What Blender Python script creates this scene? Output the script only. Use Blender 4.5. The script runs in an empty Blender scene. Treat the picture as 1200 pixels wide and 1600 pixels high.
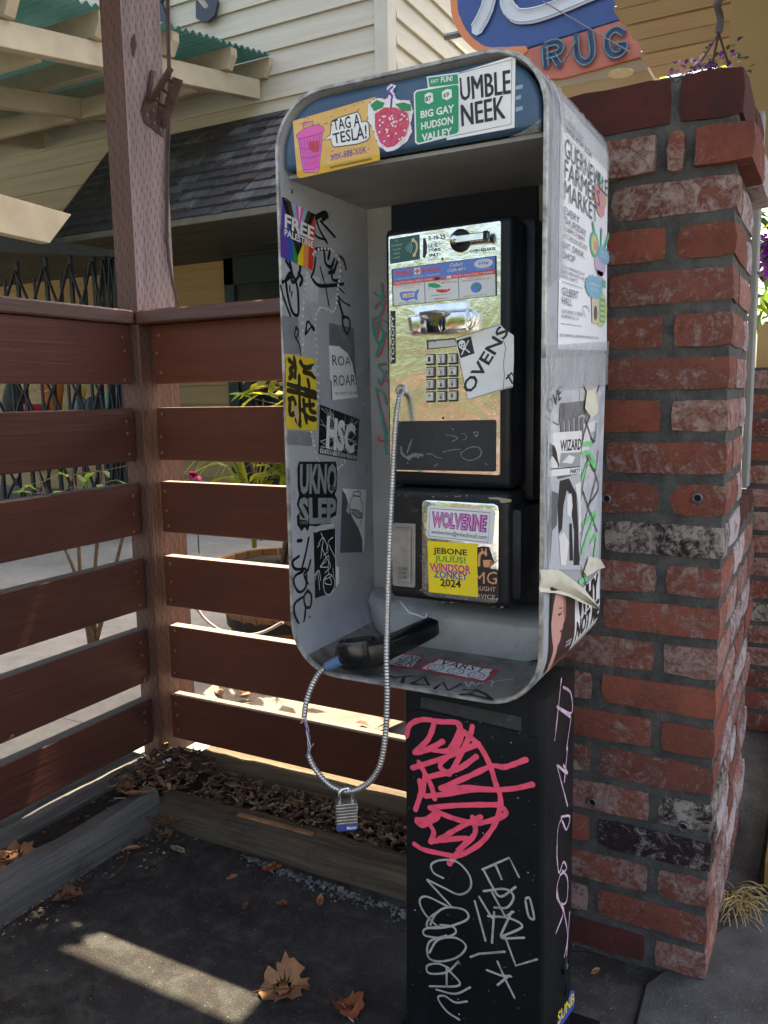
import bpy, bmesh, math, random
from mathutils import Vector, Matrix, noise
random.seed(7)
R = math.radians
SC = bpy.context.scene
COL = SC.collection
# ------------------------------------------------------------------ camera
FPX = 1290.6                       # focal length in pixels of a 1200 x 1600 frame
YAW, PITCH, ROLL = R(-28.366), R(-8.015), R(-0.984)
CAM = Vector((0, 0, 1.024))
_F = Vector((math.sin(YAW) * math.cos(PITCH), math.cos(YAW) * math.cos(PITCH), math.sin(PITCH)))
_r0 = Vector((math.cos(YAW), -math.sin(YAW), 0))
_u0 = _r0.cross(_F)
_R = math.cos(ROLL) * _r0 + math.sin(ROLL) * _u0
_U = math.cos(ROLL) * _u0 - math.sin(ROLL) * _r0
cd = bpy.data.cameras.new('camera')
cam = bpy.data.objects.new('camera', cd)
COL.objects.link(cam)
cd.sensor_fit = 'VERTICAL'
cd.sensor_height = 36.0
cd.lens = 36.0 * FPX / 1600
cd.clip_start, cd.clip_end = 0.02, 500
cam.matrix_world = Matrix((_R, _U, -_F)).transposed().to_4x4()
cam.location = CAM
SC.camera = cam
# ------------------------------------------------------------------ light
SUN_EL, SUN_AZ = R(63.6), R(3.0)   # azimuth from +y towards +x
w = bpy.data.worlds.new('World')
SC.world = w
w.use_nodes = True
nt = w.node_tree
sky = nt.nodes.new('ShaderNodeTexSky')
sky.sky_type = 'NISHITA'
sky.sun_disc = False
sky.sun_elevation = SUN_EL
sky.sun_rotation = SUN_AZ
sky.air_density = 1.0
sky.dust_density = 6.0
sky.ozone_density = 0.5
bg = nt.nodes['Background']
wb = nt.nodes.new('ShaderNodeMix')
wb.data_type = 'RGBA'
wb.blend_type = 'MULTIPLY'
wb.inputs[0].default_value = 1.0
wb.inputs[7].default_value = (1.06, 1.0, 0.93, 1)      # white balance of the whole sky
nt.links.new(sky.outputs[0], wb.inputs[6])
nt.links.new(wb.outputs[2], bg.inputs[0])
bg.inputs[1].default_value = 0.15
sl = bpy.data.lights.new('sun', 'SUN')
sl.energy = 5.0
sl.angle = R(0.4)
sl.color = (1.0, 0.87, 0.64)
sun = bpy.data.objects.new('sun', sl)
COL.objects.link(sun)
SUND = Vector((math.sin(SUN_AZ) * math.cos(SUN_EL), math.cos(SUN_AZ) * math.cos(SUN_EL), math.sin(SUN_EL)))
sun.rotation_euler = SUND.to_track_quat('Z', 'Y').to_euler()
sun.location = SUND * 30
vs = SC.view_settings
vs.view_transform = 'Standard'
vs.look = 'None'
vs.exposure = 2.25
vs.gamma = 1.0
try:
    SC.cycles.max_bounces = 8
    SC.cycles.diffuse_bounces = 5
except Exception:
    pass

# ------------------------------------------------------------------ geometry helpers
AX = {'x': 0, 'y': 1, 'z': 2}
def on(px, py, ax, v):
    d = _F + (px - 600) / FPX * _R - (py - 800) / FPX * _U
    i = AX[ax]
    return CAM + d * ((v - CAM[i]) / d[i])
class Pl:
    """a real plane of the scene: axis, value, outward sign"""
    def __init__(s, ax, v, sg):
        s.ax, s.v, s.sg = ax, v, sg
        s.n = Vector([sg if k == AX[ax] else 0 for k in range(3)])
    def p(s, px, off=0.0):
        return on(px[0], px[1], s.ax, s.v + s.sg * off)
def lerp(a, b, t): return a + (b - a) * t
def quad_map(P, off=0.0):
    """P: 4 corners (TL, TR, BR, BL) as Vectors -> function (u right, v up) in 0..1"""
    tl, tr, br, bl = P
    n = (tr - tl).cross(bl - tl).normalized()
    if n.dot(CAM - tl) < 0: n = -n
    def f(u, v, o=0.0):
        return lerp(lerp(bl, br, u), lerp(tl, tr, u), v) + n * (off + o)
    return f
def smooth_path(pts, k=6):
    pts = [Vector(p) for p in pts]
    if len(pts) < 3: return pts
    out = []
    for i in range(len(pts) - 1):
        p0 = pts[i - 1] if i else pts[0] * 2 - pts[1]
        p1, p2 = pts[i], pts[i + 1]
        p3 = pts[i + 2] if i + 2 < len(pts) else p2 * 2 - p1
        for j in range(k):
            t = j / k
            out.append(0.5 * ((2 * p1) + (p2 - p0) * t + (2 * p0 - 5 * p1 + 4 * p2 - p3) * t * t + (3 * p1 - p0 - 3 * p2 + p3) * t ** 3))
    out.append(pts[-1])
    return out

_TC = {}
def glyphs(s, bold=0.0, shear=0.0, space=1.0):
    k = (s, bold, shear, space)
    if k in _TC: return _TC[k]
    cu = bpy.data.curves.new('t', 'FONT')
    cu.body = s
    cu.offset = bold
    cu.shear = shear
    cu.space_character = space
    cu.resolution_u = 2
    cu.fill_mode = 'FRONT'
    o = bpy.data.objects.new('t', cu)
    COL.objects.link(o)
    bpy.context.view_layer.update()
    dg = bpy.context.evaluated_depsgraph_get()
    me = o.evaluated_get(dg).to_mesh()
    v = [(p.co.x, p.co.y) for p in me.vertices]
    f = [tuple(p.vertices) for p in me.polygons]
    o.evaluated_get(dg).to_mesh_clear()
    bpy.data.objects.remove(o)
    bpy.data.curves.remove(cu)
    if v:
        x0 = min(p[0] for p in v); x1 = max(p[0] for p in v)
        y0 = min(p[1] for p in v); y1 = max(p[1] for p in v)
        v = [((p[0] - x0) / max(1e-6, x1 - x0), (p[1] - y0) / max(1e-6, y1 - y0)) for p in v]
    _TC[k] = (v, f)
    return _TC[k]

class MB:
    def __init__(s):
        s.v, s.f, s.m = [], [], []
    def add(s, vs, fs, m=0):
        b = len(s.v)
        s.v += [Vector(p) for p in vs]
        s.f += [tuple(i + b for i in f) for f in fs]
        s.m += [m] * len(fs)
        return s
    def box(s, a, b, m=0):
        (x0, y0, z0), (x1, y1, z1) = a, b
        return s.add([(x0, y0, z0), (x1, y0, z0), (x1, y1, z0), (x0, y1, z0), (x0, y0, z1), (x1, y0, z1), (x1, y1, z1), (x0, y1, z1)],
                     [(3, 2, 1, 0), (4, 5, 6, 7), (0, 1, 5, 4), (1, 2, 6, 5), (2, 3, 7, 6), (3, 0, 4, 7)], m)
    def bar(s, p, q, w, h, m=0, up=(0, 0, 1)):
        p, q = Vector(p), Vector(q)
        d = (q - p).normalized()
        up = Vector(up)
        if abs(d.dot(up)) > .99: up = Vector((0, 1, 0))
        a = d.cross(up).normalized() * w / 2
        b = a.cross(d).normalized() * h / 2
        c = []
        for e in (p, q): c += [e - a - b, e + a - b, e + a + b, e - a + b]
        return s.add(c, [(3, 2, 1, 0), (4, 5, 6, 7), (0, 1, 5, 4), (1, 2, 6, 5), (2, 3, 7, 6), (3, 0, 4, 7)], m)
    def prism(s, pts, d, m=0):
        """closed polygon pts (3D) extruded by vector d"""
        n = len(pts)
        d = Vector(d)
        vs = [Vector(p) for p in pts] + [Vector(p) + d for p in pts]
        fs = [tuple(range(n - 1, -1, -1)), tuple(range(n, 2 * n))] + [(i, (i + 1) % n, n + (i + 1) % n, n + i) for i in range(n)]
        return s.add(vs, fs, m)
    def tube(s, pts, r, n=8, m=0, cap=True):
        pts = [Vector(p) for p in pts]
        rs = r if isinstance(r, (list, tuple)) else [r] * len(pts)
        b = len(s.v)
        up = None
        vs = []
        for i, p in enumerate(pts):
            t = (pts[min(i + 1, len(pts) - 1)] - pts[max(i - 1, 0)])
            t = t.normalized() if t.length > 1e-9 else Vector((0, 0, 1))
            if up is None:
                up = Vector((0, 0, 1)) if abs(t.z) < .9 else Vector((1, 0, 0))
            a = t.cross(up).normalized()
            up = a.cross(t).normalized()
            for k in range(n):
                an = 2 * math.pi * k / n
                vs.append(p + (a * math.cos(an) + up * math.sin(an)) * rs[i])
        fs = []
        for i in range(len(pts) - 1):
            for k in range(n):
                k2 = (k + 1) % n
                fs.append((i * n + k, i * n + k2, (i + 1) * n + k2, (i + 1) * n + k))
        if cap:
            fs.append(tuple(range(n - 1, -1, -1)))
            L = (len(pts) - 1) * n
            fs.append(tuple(L + k for k in range(n)))
        return s.add(vs, fs, m)
    def lathe(s, c, prof, n=20, m=0, axis=(0, 0, 1)):
        c = Vector(c)
        q = Vector((0, 0, 1)).rotation_difference(Vector(axis))
        vs, fs = [], []
        for (r, z) in prof:
            for k in range(n):
                a = 2 * math.pi * k / n
                vs.append(c + q @ Vector((r * math.cos(a), r * math.sin(a), z)))
        for i in range(len(prof) - 1):
            for k in range(n):
                k2 = (k + 1) % n
                fs.append((i * n + k, i * n + k2, (i + 1) * n + k2, (i + 1) * n + k))
        if prof[0][0] > 1e-6: fs.append(tuple(range(n - 1, -1, -1)))
        if prof[-1][0] > 1e-6:
            L = (len(prof) - 1) * n
            fs.append(tuple(L + k for k in range(n)))
        return s.add(vs, fs, m)
    def poly(s, pl, px, off=0.0, m=0):
        return s.add([pl.p(p, off) for p in px], [tuple(range(len(px)))], m)
    def plate(s, pl, px, o0, o1, m=0):
        a = [pl.p(p, 0) for p in px]
        return s.prism([p + pl.n * o0 for p in a], pl.n * (o1 - o0), m)
    def fpoly(s, f, uv, off=0.0, m=0):
        return s.add([f(u, v, off) for u, v in uv], [tuple(range(len(uv)))], m)
    def text(s, f, txt, box, off=0.0006, m=0, bold=0.0, shear=0.0, space=1.0):
        """txt fitted to box (u0, v0, u1, v1) of the quad map f"""
        v, fs = glyphs(txt, bold, shear, space)
        u0, v0, u1, v1 = box
        return s.add([f(u0 + (u1 - u0) * a, v0 + (v1 - v0) * b, off) for a, b in v], fs, m)
    def stroke(s, pl, px, w, off=0.0004, m=0, k=5, smooth=True, jit=0.0):
        """marker stroke lying on plane pl along pixel path px; w in metres"""
        P = [pl.p(p, off) for p in px]
        if smooth and len(P) > 2: P = smooth_path(P, k)
        return s.ribbon(P, w, pl.n, m, jit)
    def ribbon(s, P, w, n, m=0, jit=0.0):
        vs, fs = [], []
        N = len(P)
        ends = []
        for i, p in enumerate(P):
            t = P[min(i + 1, N - 1)] - P[max(i - 1, 0)]
            if t.length < 1e-9: t = Vector((1, 0, 0))
            a = n.cross(t.normalized()) * (w / 2) * (1 + jit * 2.2 * noise.noise(p * 160) + .10 * noise.noise(p * 420))
            o = n * (i * 1.2e-5)
            if i == 0: vs.append(p - t.normalized() * w * .35 + a * .45 + o); vs.append(p - t.normalized() * w * .35 - a * .45 + o)
            vs.append(p + a + o); vs.append(p - a + o)
            if i == N - 1: vs.append(p + t.normalized() * w * .35 + a * .45 + o); vs.append(p + t.normalized() * w * .35 - a * .45 + o)
        for i in range(len(vs) // 2 - 1):
            fs.append((2 * i, 2 * i + 1, 2 * i + 3, 2 * i + 2))
        return s.add(vs, fs, m)
    def build(s, name, mats, parent=None, bevel=0.0, seg=1, smooth=None, org=None):
        o0 = Vector(parent['_o']) if parent is not None and '_o' in parent else (Vector(org) if org is not None else Vector((0, 0, 0)))
        me = bpy.data.meshes.new(name)
        me.from_pydata([tuple(p - o0) for p in s.v], [], s.f)
        if not isinstance(mats, (list, tuple)): mats = [mats]
        for mt in mats: me.materials.append(mt)
        me.polygons.foreach_set('material_index', s.m)
        if bevel > 0:
            bm = bmesh.new()
            bm.from_mesh(me)
            bmesh.ops.recalc_face_normals(bm, faces=bm.faces)
            ed = [e for e in bm.edges if len(e.link_faces) == 2 and e.calc_face_angle(0) > R(35)]
            bmesh.ops.bevel(bm, geom=ed, offset=bevel, segments=seg, profile=0.6, affect='EDGES', clamp_overlap=True)
            bm.to_mesh(me)
            bm.free()
        if smooth:
            me.shade_smooth()
            me.set_sharp_from_angle(angle=R(smooth))
        me.update()
        o = bpy.data.objects.new(name, me)
        COL.objects.link(o)
        if parent is not None:
            o.parent = parent
        else:
            o.location = o0
        o['_o'] = tuple(o0)
        return o
def thing(name, label, cat, loc=(0, 0, 0), group=None):
    o = bpy.data.objects.new(name, None)
    COL.objects.link(o)
    o.empty_display_size = .1
    o.location = loc
    o['_o'] = tuple(loc)
    return tag(o, label, cat, group)
def tag(o, label=None, cat=None, group=None, kind=None):
    if label: o['label'] = label
    if cat: o['category'] = cat
    if group: o['group'] = group
    if kind: o['kind'] = kind
    return o
def inst(me, name, parent, loc, rot=(0, 0, 0), scale=(1, 1, 1)):
    o = bpy.data.objects.new(name, me)
    COL.objects.link(o)
    o.parent = parent
    o.location = Vector(loc) - Vector(parent['_o'])
    o.rotation_euler = rot
    o.scale = scale
    return o

# ------------------------------------------------------------------ materials
class NT:
    def __init__(s, name):
        s.mat = bpy.data.materials.new(name)
        s.mat.use_nodes = True
        s.t = s.mat.node_tree
        s.b = s.t.nodes['Principled BSDF']
        s.out = s.t.nodes['Material Output']
    def n(s, typ, **kw):
        nd = s.t.nodes.new(typ)
        for k, v in kw.items():
            if k.startswith('i_'):
                key = k[2:].replace('_', ' ')
                key = int(key) if key.isdigit() else key
                nd.inputs[key].default_value = v
            else: setattr(nd, k, v)
        return nd
    def l(s, a, b): s.t.links.new(a, b)
    def coords(s, kind='Object', scale=(1, 1, 1), rnd=False):
        tc = s.n('ShaderNodeTexCoord')
        mp = s.n('ShaderNodeMapping')
        mp.inputs['Scale'].default_value = scale
        s.l(tc.outputs[kind], mp.inputs[0])
        if rnd:
            oi = s.n('ShaderNodeObjectInfo')
            mu = s.n('ShaderNodeMath', operation='MULTIPLY', i_1=37.0)
            s.l(oi.outputs['Random'], mu.inputs[0])
            s.l(mu.outputs[0], mp.inputs['Location'])
        return mp.outputs[0]
    def noise(s, co, scale, detail=4, rough=.6, dist=0.0):
        nd = s.n('ShaderNodeTexNoise')
        nd.inputs['Scale'].default_value = scale
        nd.inputs['Detail'].default_value = detail
        nd.inputs['Roughness'].default_value = rough
        nd.inputs['Distortion'].default_value = dist
        if co is not None: s.l(co, nd.inputs['Vector'])
        return nd.outputs['Fac']
    def ramp(s, fac, stops):
        nd = s.n('ShaderNodeValToRGB')
        el = nd.color_ramp.elements
        while len(el) < len(stops): el.new(.5)
        for e, (p, c) in zip(el, stops):
            e.position = p
            e.color = (*c, 1) if not isinstance(c, (int, float)) else (c, c, c, 1)
        s.l(fac, nd.inputs[0])
        return nd.outputs[0]
    def mix(s, fac, a, b, blend='MIX'):
        nd = s.n('ShaderNodeMix', data_type='RGBA', blend_type=blend)
        for sock, v in ((nd.inputs[0], fac), (nd.inputs[6], a), (nd.inputs[7], b)):
            if hasattr(v, 'is_linked') or hasattr(v, 'links'): s.l(v, sock)
            elif isinstance(v, (int, float)): sock.default_value = v
            else: sock.default_value = (*v, 1)
        return nd.outputs[2]
    def bump(s, h, st=.3, dist=.002):
        nd = s.n('ShaderNodeBump')
        nd.inputs['Strength'].default_value = st
        nd.inputs['Distance'].default_value = dist
        s.l(h, nd.inputs['Height'])
        s.l(nd.outputs[0], s.b.inputs['Normal'])
    def set(s, col=None, rough=None, metal=None, spec=None):
        for k, v in (('Base Color', col), ('Roughness', rough), ('Metallic', metal), ('Specular IOR Level', spec)):
            if v is None: continue
            if hasattr(v, 'links'): s.l(v, s.b.inputs[k])
            elif isinstance(v, (int, float)): s.b.inputs[k].default_value = v
            else: s.b.inputs[k].default_value = (*v, 1)
        return s
def plain(name, c, rough=.5, metal=0.0, spec=.5):
    return NT(name).set(c, rough, metal, spec).mat
def varied(name, c1, c2, scale=8, rough=.6, metal=0.0, bump=.2, bscale=60, bdist=.001, rnd=False, detail=5, stretch=(1, 1, 1), lo=.35, hi=.68, spec=.4, rough2=None):
    m = NT(name)
    co = m.coords('Object', stretch, rnd)
    f = m.noise(co, scale, detail)
    m.set(m.ramp(f, [(lo, c1), (hi, c2)]), rough, metal, spec)
    if rough2 is not None:
        m.set(rough=m.ramp(m.noise(co, scale * 1.7, 3), [(.35, rough), (.7, rough2)]))
    if bump: m.bump(m.noise(co, bscale, 4), bump, bdist)
    return m.mat
def wood(name, c1, c2, axis='x', rough=.6, grain=1.0, bump=.5, bdist=.0015, spec=.4, rough2=None, dirt=None, gs=.28):
    """painted or bare timber, grain along axis"""
    m = NT(name)
    st = {'x': (1.2, 22, 22), 'y': (22, 1.2, 22), 'z': (22, 22, 1.2)}[axis]
    co = m.coords('Object', st, True)
    g = m.noise(co, 3.0 * grain, 6, .65, .6)
    co2 = m.coords('Object', (1, 1, 1), True)
    big = m.noise(co2, 2.2, 4)
    col = m.mix(m.ramp(big, [(.3, 0.0), (.75, 1.0)]), c1, c2)
    col = m.mix(m.ramp(g, [(.42, gs), (.62, 0.0)]), col, tuple(k * .45 for k in c1))
    if dirt:
        col = m.mix(m.ramp(m.noise(co2, 9, 6, .75), [(.56, 0.0), (.72, .7)]), col, dirt)
    oi = m.n('ShaderNodeObjectInfo')
    hs = m.n('ShaderNodeHueSaturation')
    mr = m.n('ShaderNodeMapRange', i_3=.82, i_4=1.15)
    m.l(oi.outputs['Random'], mr.inputs[0])
    m.l(mr.outputs[0], hs.inputs['Value'])
    m.l(col, hs.inputs['Color'])
    m.set(hs.outputs[0], rough, 0, spec)
    if rough2 is not None:
        m.set(rough=m.ramp(m.noise(co2, 5, 5), [(.35, rough), (.7, rough2)]))
    m.bump(g, bump, bdist)
    return m.mat
M = {}
# ------------------------------------------------------------------ material library
M['asphalt'] = None
def mk_ground(name, base, spot, bump, stain):
    m = NT(name)
    co = m.coords('Object')
    big = m.noise(co, 1.6, 6, .65)
    fine = m.noise(co, 220, 3, .7)
    mid = m.noise(co, 14, 6, .7)
    col = m.mix(m.ramp(big, [(.3, 0.0), (.7, 1.0)]), base, tuple(k * 1.7 for k in base))
    col = m.mix(m.ramp(mid, [(.35, stain), (.6, 0.0)]), col, tuple(k * .35 for k in base))
    col = m.mix(m.ramp(fine, [(.60, 0.0), (.72, .85)]), col, spot)
    vo = m.n('ShaderNodeTexVoronoi', i_Scale=34.0, feature='F1')
    m.l(co, vo.inputs['Vector'])
    col = m.mix(m.ramp(vo.outputs['Distance'], [(.02, .8), (.05, 0.0)]), col, tuple(min(1, k * 3.2) for k in spot))
    m.set(col, m.ramp(big, [(.3, .55), (.7, .85)]), 0, .3)
    m.bump(fine, bump, .0025)
    return m.mat
def mk_asphalt():
    m = NT('damp_dark_asphalt')
    co = m.coords('Object')
    big = m.noise(co, 2.6, 7, .7, .8)
    med = m.noise(co, 17, 8, .75, .4)
    fine = m.noise(co, 330, 3, .75)
    col = m.mix(m.ramp(big, [(.32, 0.0), (.68, 1.0)]), (.015, .0089, .0085), (.056, .055, .050))
    col = m.mix(m.ramp(med, [(.48, 0.0), (.70, .75)]), col, (.100, .097, .088))
    col = m.mix(m.ramp(med, [(.28, .8), (.42, 0.0)]), col, (.008, .0078, .0074))
    col = m.mix(m.ramp(fine, [(.55, 0.0), (.70, .75)]), col, (.16, .15, .13))
    for sc_, th, c in ((46.0, .03, (.45, .43, .38)), (21.0, .016, (.55, .52, .45))):
        vo = m.n('ShaderNodeTexVoronoi', i_Scale=sc_); m.l(m.coords('Object', (1, 1.3, 1)), vo.inputs['Vector'])
        col = m.mix(m.ramp(vo.outputs['Distance'], [(th, .75), (th * 2.2, 0.0)]), col, c)
    m.set(col, m.ramp(big, [(.3, .50), (.65, .9)]), 0, .16)
    h = m.n('ShaderNodeMath', operation='MULTIPLY_ADD', i_1=.5); m.l(med, h.inputs[0]); m.l(fine, h.inputs[2])
    m.bump(h.outputs[0], .8, .004)
    return m.mat
M['asphalt'] = mk_asphalt()
M['concrete'] = mk_ground('grey_concrete', (.17, .168, .16), (.32, .31, .28), .4, .25)
M['gravel'] = mk_ground('gravelly_concrete', (.042, .043, .044), (.34, .33, .31), 1.0, .7)
M['fence'] = wood('brown_fence_paint', (.155, .050, .027), (.095, .031, .019), 'x', .42, .8, .6, .0016, .22, .6, None, .26)
M['fence_y'] = wood('brown_fence_paint_y', (.130, .044, .032), (.085, .031, .024), 'y', .38, .8, .9, .003, .34, .5, None, .30)
M['cap'] = wood('brown_cap_paint', (.150, .060, .040), (.10, .043, .032), 'x', .45, 1.0, 1.0, .002, .5)
M['cap_y'] = wood('brown_cap_paint_y', (.135, .070, .062), (.10, .050, .045), 'y', .42, 1.0, 1.0, .002, .5)
M['board_top'] = wood('bare_board_edge', (.30, .24, .19), (.20, .165, .14), 'x', .75, 1, .6)  # pale copy: sunlight painted on the board tops of the right fence
M['board_top_y'] = wood('bare_board_edge_y', (.13, .125, .115), (.09, .088, .084), 'y', .75, 1, .6)  # grey copy: left fence board tops painted as out of the sun
M['timber'] = wood('weathered_timber', (.175, .130, .080), (.075, .060, .042), 'x', .85, .8, 1.0, .008, .3, None, (.022, .019, .016), .9)
M['timber_y'] = wood('weathered_timber_y', (.165, .155, .140), (.070, .068, .064), 'y', .8, .8, 1.0, .008, .3, None, (.020, .018, .016), .9)
M['nail'] = varied('nail_head', (.30, .22, .20), (.16, .10, .09), 300, .5, .4, 0)
M['soil'] = varied('dark_soil', (.012, .010, .008), (.035, .026, .019), 40, .95, 0, .9, 120, .004)

def post_mat(name, c1, c2):
    m = NT(name)
    co = m.coords('Object', (40, 40, 3))
    g = m.noise(co, 2.2, 5, .6, .4)
    col = m.mix(m.ramp(g, [(.35, 0.0), (.7, 1.0)]), c1, c2)
    # pressure-treatment incisions: staggered rows of short vertical slits
    tc = m.n('ShaderNodeTexCoord')
    sp = m.n('ShaderNodeSeparateXYZ')
    m.l(tc.outputs['Object'], sp.inputs[0])
    ad = m.n('ShaderNodeMath', operation='ADD')
    m.l(sp.outputs[0], ad.inputs[0]); m.l(sp.outputs[1], ad.inputs[1])
    rx = m.n('ShaderNodeMath', operation='MULTIPLY', i_1=1 / .0105); m.l(ad.outputs[0], rx.inputs[0])
    fl = m.n('ShaderNodeMath', operation='FLOOR'); m.l(rx.outputs[0], fl.inputs[0])
    fr = m.n('ShaderNodeMath', operation='FRACT'); m.l(rx.outputs[0], fr.inputs[0])
    cx = m.n('ShaderNodeMath', operation='SUBTRACT', i_1=.5); m.l(fr.outputs[0], cx.inputs[0])
    ab = m.n('ShaderNodeMath', operation='ABSOLUTE'); m.l(cx.outputs[0], ab.inputs[0])
    ph = m.n('ShaderNodeMath', operation='MULTIPLY', i_1=.377); m.l(fl.outputs[0], ph.inputs[0])
    rz = m.n('ShaderNodeMath', operation='MULTIPLY_ADD', i_1=1 / .042); m.l(sp.outputs[2], rz.inputs[0]); m.l(ph.outputs[0], rz.inputs[2])
    fz = m.n('ShaderNodeMath', operation='FRACT'); m.l(rz.outputs[0], fz.inputs[0])
    a = m.n('ShaderNodeMath', operation='LESS_THAN', i_1=.11); m.l(ab.outputs[0], a.inputs[0])
    b = m.n('ShaderNodeMath', operation='LESS_THAN', i_1=.36); m.l(fz.outputs[0], b.inputs[0])
    c = m.n('ShaderNodeMath', operation='MULTIPLY'); m.l(a.outputs[0], c.inputs[0]); m.l(b.outputs[0], c.inputs[1])
    col = m.mix(c.outputs[0], col, tuple(k * .3 for k in c1))
    m.set(col, .55, 0, .4)
    h = m.n('ShaderNodeMath', operation='SUBTRACT'); m.l(g, h.inputs[0]); m.l(c.outputs[0], h.inputs[1])
    m.bump(h.outputs[0], .8, .003)
    return m.mat
M['post'] = post_mat('brown_post_paint', (.090, .038, .026), (.125, .058, .040))
M['post_lav'] = post_mat('faded_post_paint', (.185, .135, .145), (.29, .235, .25))  # same post paint with the sheen of the sky put into the colour

def brick_mat(name, c1, c2, wash, amount, c3=None):
    m = NT(name)
    co = m.coords('Object', (1, 1, 1), True)
    oi = m.n('ShaderNodeObjectInfo')
    a = m.noise(co, 12, 5, .65)
    col = m.mix(m.ramp(a, [(.35, 0.0), (.68, 1.0)]), c1, c2)
    if c3: col = m.mix(m.ramp(m.noise(co, 9, 4, .6, 1.0), [(.5, 0.0), (.56, 1.0)]), col, c3)
    hs = m.n('ShaderNodeHueSaturation')
    mr = m.n('ShaderNodeMapRange', i_3=.72, i_4=1.12); m.l(oi.outputs['Random'], mr.inputs[0]); m.l(mr.outputs[0], hs.inputs['Value'])
    m.l(col, hs.inputs['Color'])
    # flaky lime wash: large patches broken up by fine pits
    st = m.n('ShaderNodeMath', operation='MULTIPLY', i_1=7.31); m.l(oi.outputs['Random'], st.inputs[0])
    frc = m.n('ShaderNodeMath', operation='FRACT'); m.l(st.outputs[0], frc.inputs[0])
    p = m.noise(co, 24, 9, .84, .8)
    q = m.noise(co, 120, 4, .75)
    s = m.n('ShaderNodeMath', operation='MULTIPLY_ADD', i_1=.34); m.l(q, s.inputs[0]); m.l(p, s.inputs[2])
    s2 = m.n('ShaderNodeMath', operation='MULTIPLY_ADD', i_1=.17); m.l(frc.outputs[0], s2.inputs[0]); m.l(s.outputs[0], s2.inputs[2])
    mask = m.ramp(s2.outputs[0], [(.77 - amount, 0.0), (.90 - amount, .80)])
    col = m.mix(mask, hs.outputs[0], wash)
    col = m.mix(m.ramp(m.noise(co, 60, 5, .7), [(.30, .55), (.44, 0.0)]), col, tuple(k * .3 for k in c1))
    m.set(col, .88, 0, .25)
    hm = m.n('ShaderNodeMath', operation='MULTIPLY_ADD', i_1=.35); m.l(mask, hm.inputs[0])
    m.l(m.noise(co, 70, 6, .75), hm.inputs[2])
    m.bump(hm.outputs[0], .9, .004)
    return m.mat
M['brick'] = brick_mat('red_brick', (.240, .072, .045), (.150, .049, .033), (.34, .245, .215), .030)
M['brick_w'] = brick_mat('limewashed_brick', (.215, .070, .047), (.145, .052, .039), (.35, .265, .235), .062)
M['brick_side'] = brick_mat('pale_brick_end', (.28, .110, .078), (.20, .085, .064), (.44, .40, .41), .10)  # paler, greyer copy with skylight on the right return painted in
M['brick_dark'] = brick_mat('burnt_brick', (.040, .020, .020), (.024, .014, .015), (.40, .35, .30), .06)
M['brick_cap'] = brick_mat('dark_cap_brick', (.090, .024, .020), (.050, .018, .017), (.16, .10, .095), -.30)
M['mortar'] = varied('grey_mortar', (.098, .094, .085), (.042, .041, .038), 30, .95, 0, 1.0, 160, .004, detail=8, lo=.3, hi=.65)
M['bolt'] = varied('dull_steel', (.20, .20, .20), (.10, .10, .10), 80, .5, .7, .1)

# ------------------------------------------------------------------ ground
g = MB()
g.add([(-80, -80, 0), (80, -80, 0), (80, 80, 0), (-80, 80, 0)], [(0, 1, 2, 3)])
tag(g.build('ground', M['asphalt']), kind='structure')
g = MB().add([(-14, 1.76, .004), (-.42, 1.76, .004), (-.42, 9, .004), (-14, 9, .004)], [(0, 1, 2, 3)])
tag(g.build('paving', M['concrete']), kind='structure')
g = MB().add([(-14, -6, .004), (-1.72, -6, .004), (-1.72, 1.757, .004), (-14, 1.757, .004)], [(0, 1, 2, 3)])
tag(g.build('side_paving', M['concrete']), kind='structure')
# rough gravelly strip right of the brick pier, slab in front of it
g = MB().add([(-.44, 1.36, .004), (-.085, 1.50, .004), (-.085, 3.4, .004), (-.44, 3.4, .004)], [(0, 1, 2, 3)])
tag(g.build('gravel_strip', M['gravel']), kind='structure')
sl_ = MB()
sl_.prism([on(1008, 1545, 'z', 0), on(1205, 1400, 'z', 0), Vector((.5, 1.7, 0)), Vector((.5, .9, 0)), on(985, 1640, 'z', 0)], (0, 0, .010))
tag(sl_.build('pavement_slab', mk_ground('slab_concrete', (.050, .052, .053), (.17, .17, .16), .9, .6), bevel=.003), kind='structure')
kb = MB().box((-.072, 1.75, 0), (.05, 3.6, .07))
tag(kb.build('kerb', varied('yellow_kerb_paint', (.55, .36, .05), (.35, .25, .08), 22, .8, 0, .6, 80, .003), bevel=.008), kind='structure')
# crumbled concrete fringe along the front of the timber
rnd = random.Random(3)
cf = MB()
for i in range(420):
    t = rnd.random() ** .7
    x = lerp(-1.12, -.56, t)
    d = abs(rnd.gauss(0, .018)) * (0.5 + t)
    y = lerp(1.372, 1.352, t) - d
    r = rnd.uniform(.003, .010) * (1 - min(.7, d * 12))
    c = Vector((x, y, r * .2))
    vs = [c + Vector((rnd.uniform(-1, 1), rnd.uniform(-1, 1), rnd.uniform(-.2, 1))).normalized() * r for _ in range(6)]
    cf.add(vs, [(0, 1, 2), (0, 2, 3), (0, 3, 4), (1, 2, 5), (3, 4, 5), (2, 3, 5), (0, 1, 4)])
tag(cf.build('crumbled_concrete', varied('crumbled_concrete', (.20, .20, .19), (.07, .07, .07), 60, .95, 0, .8, 120)), kind='stuff')

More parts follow.
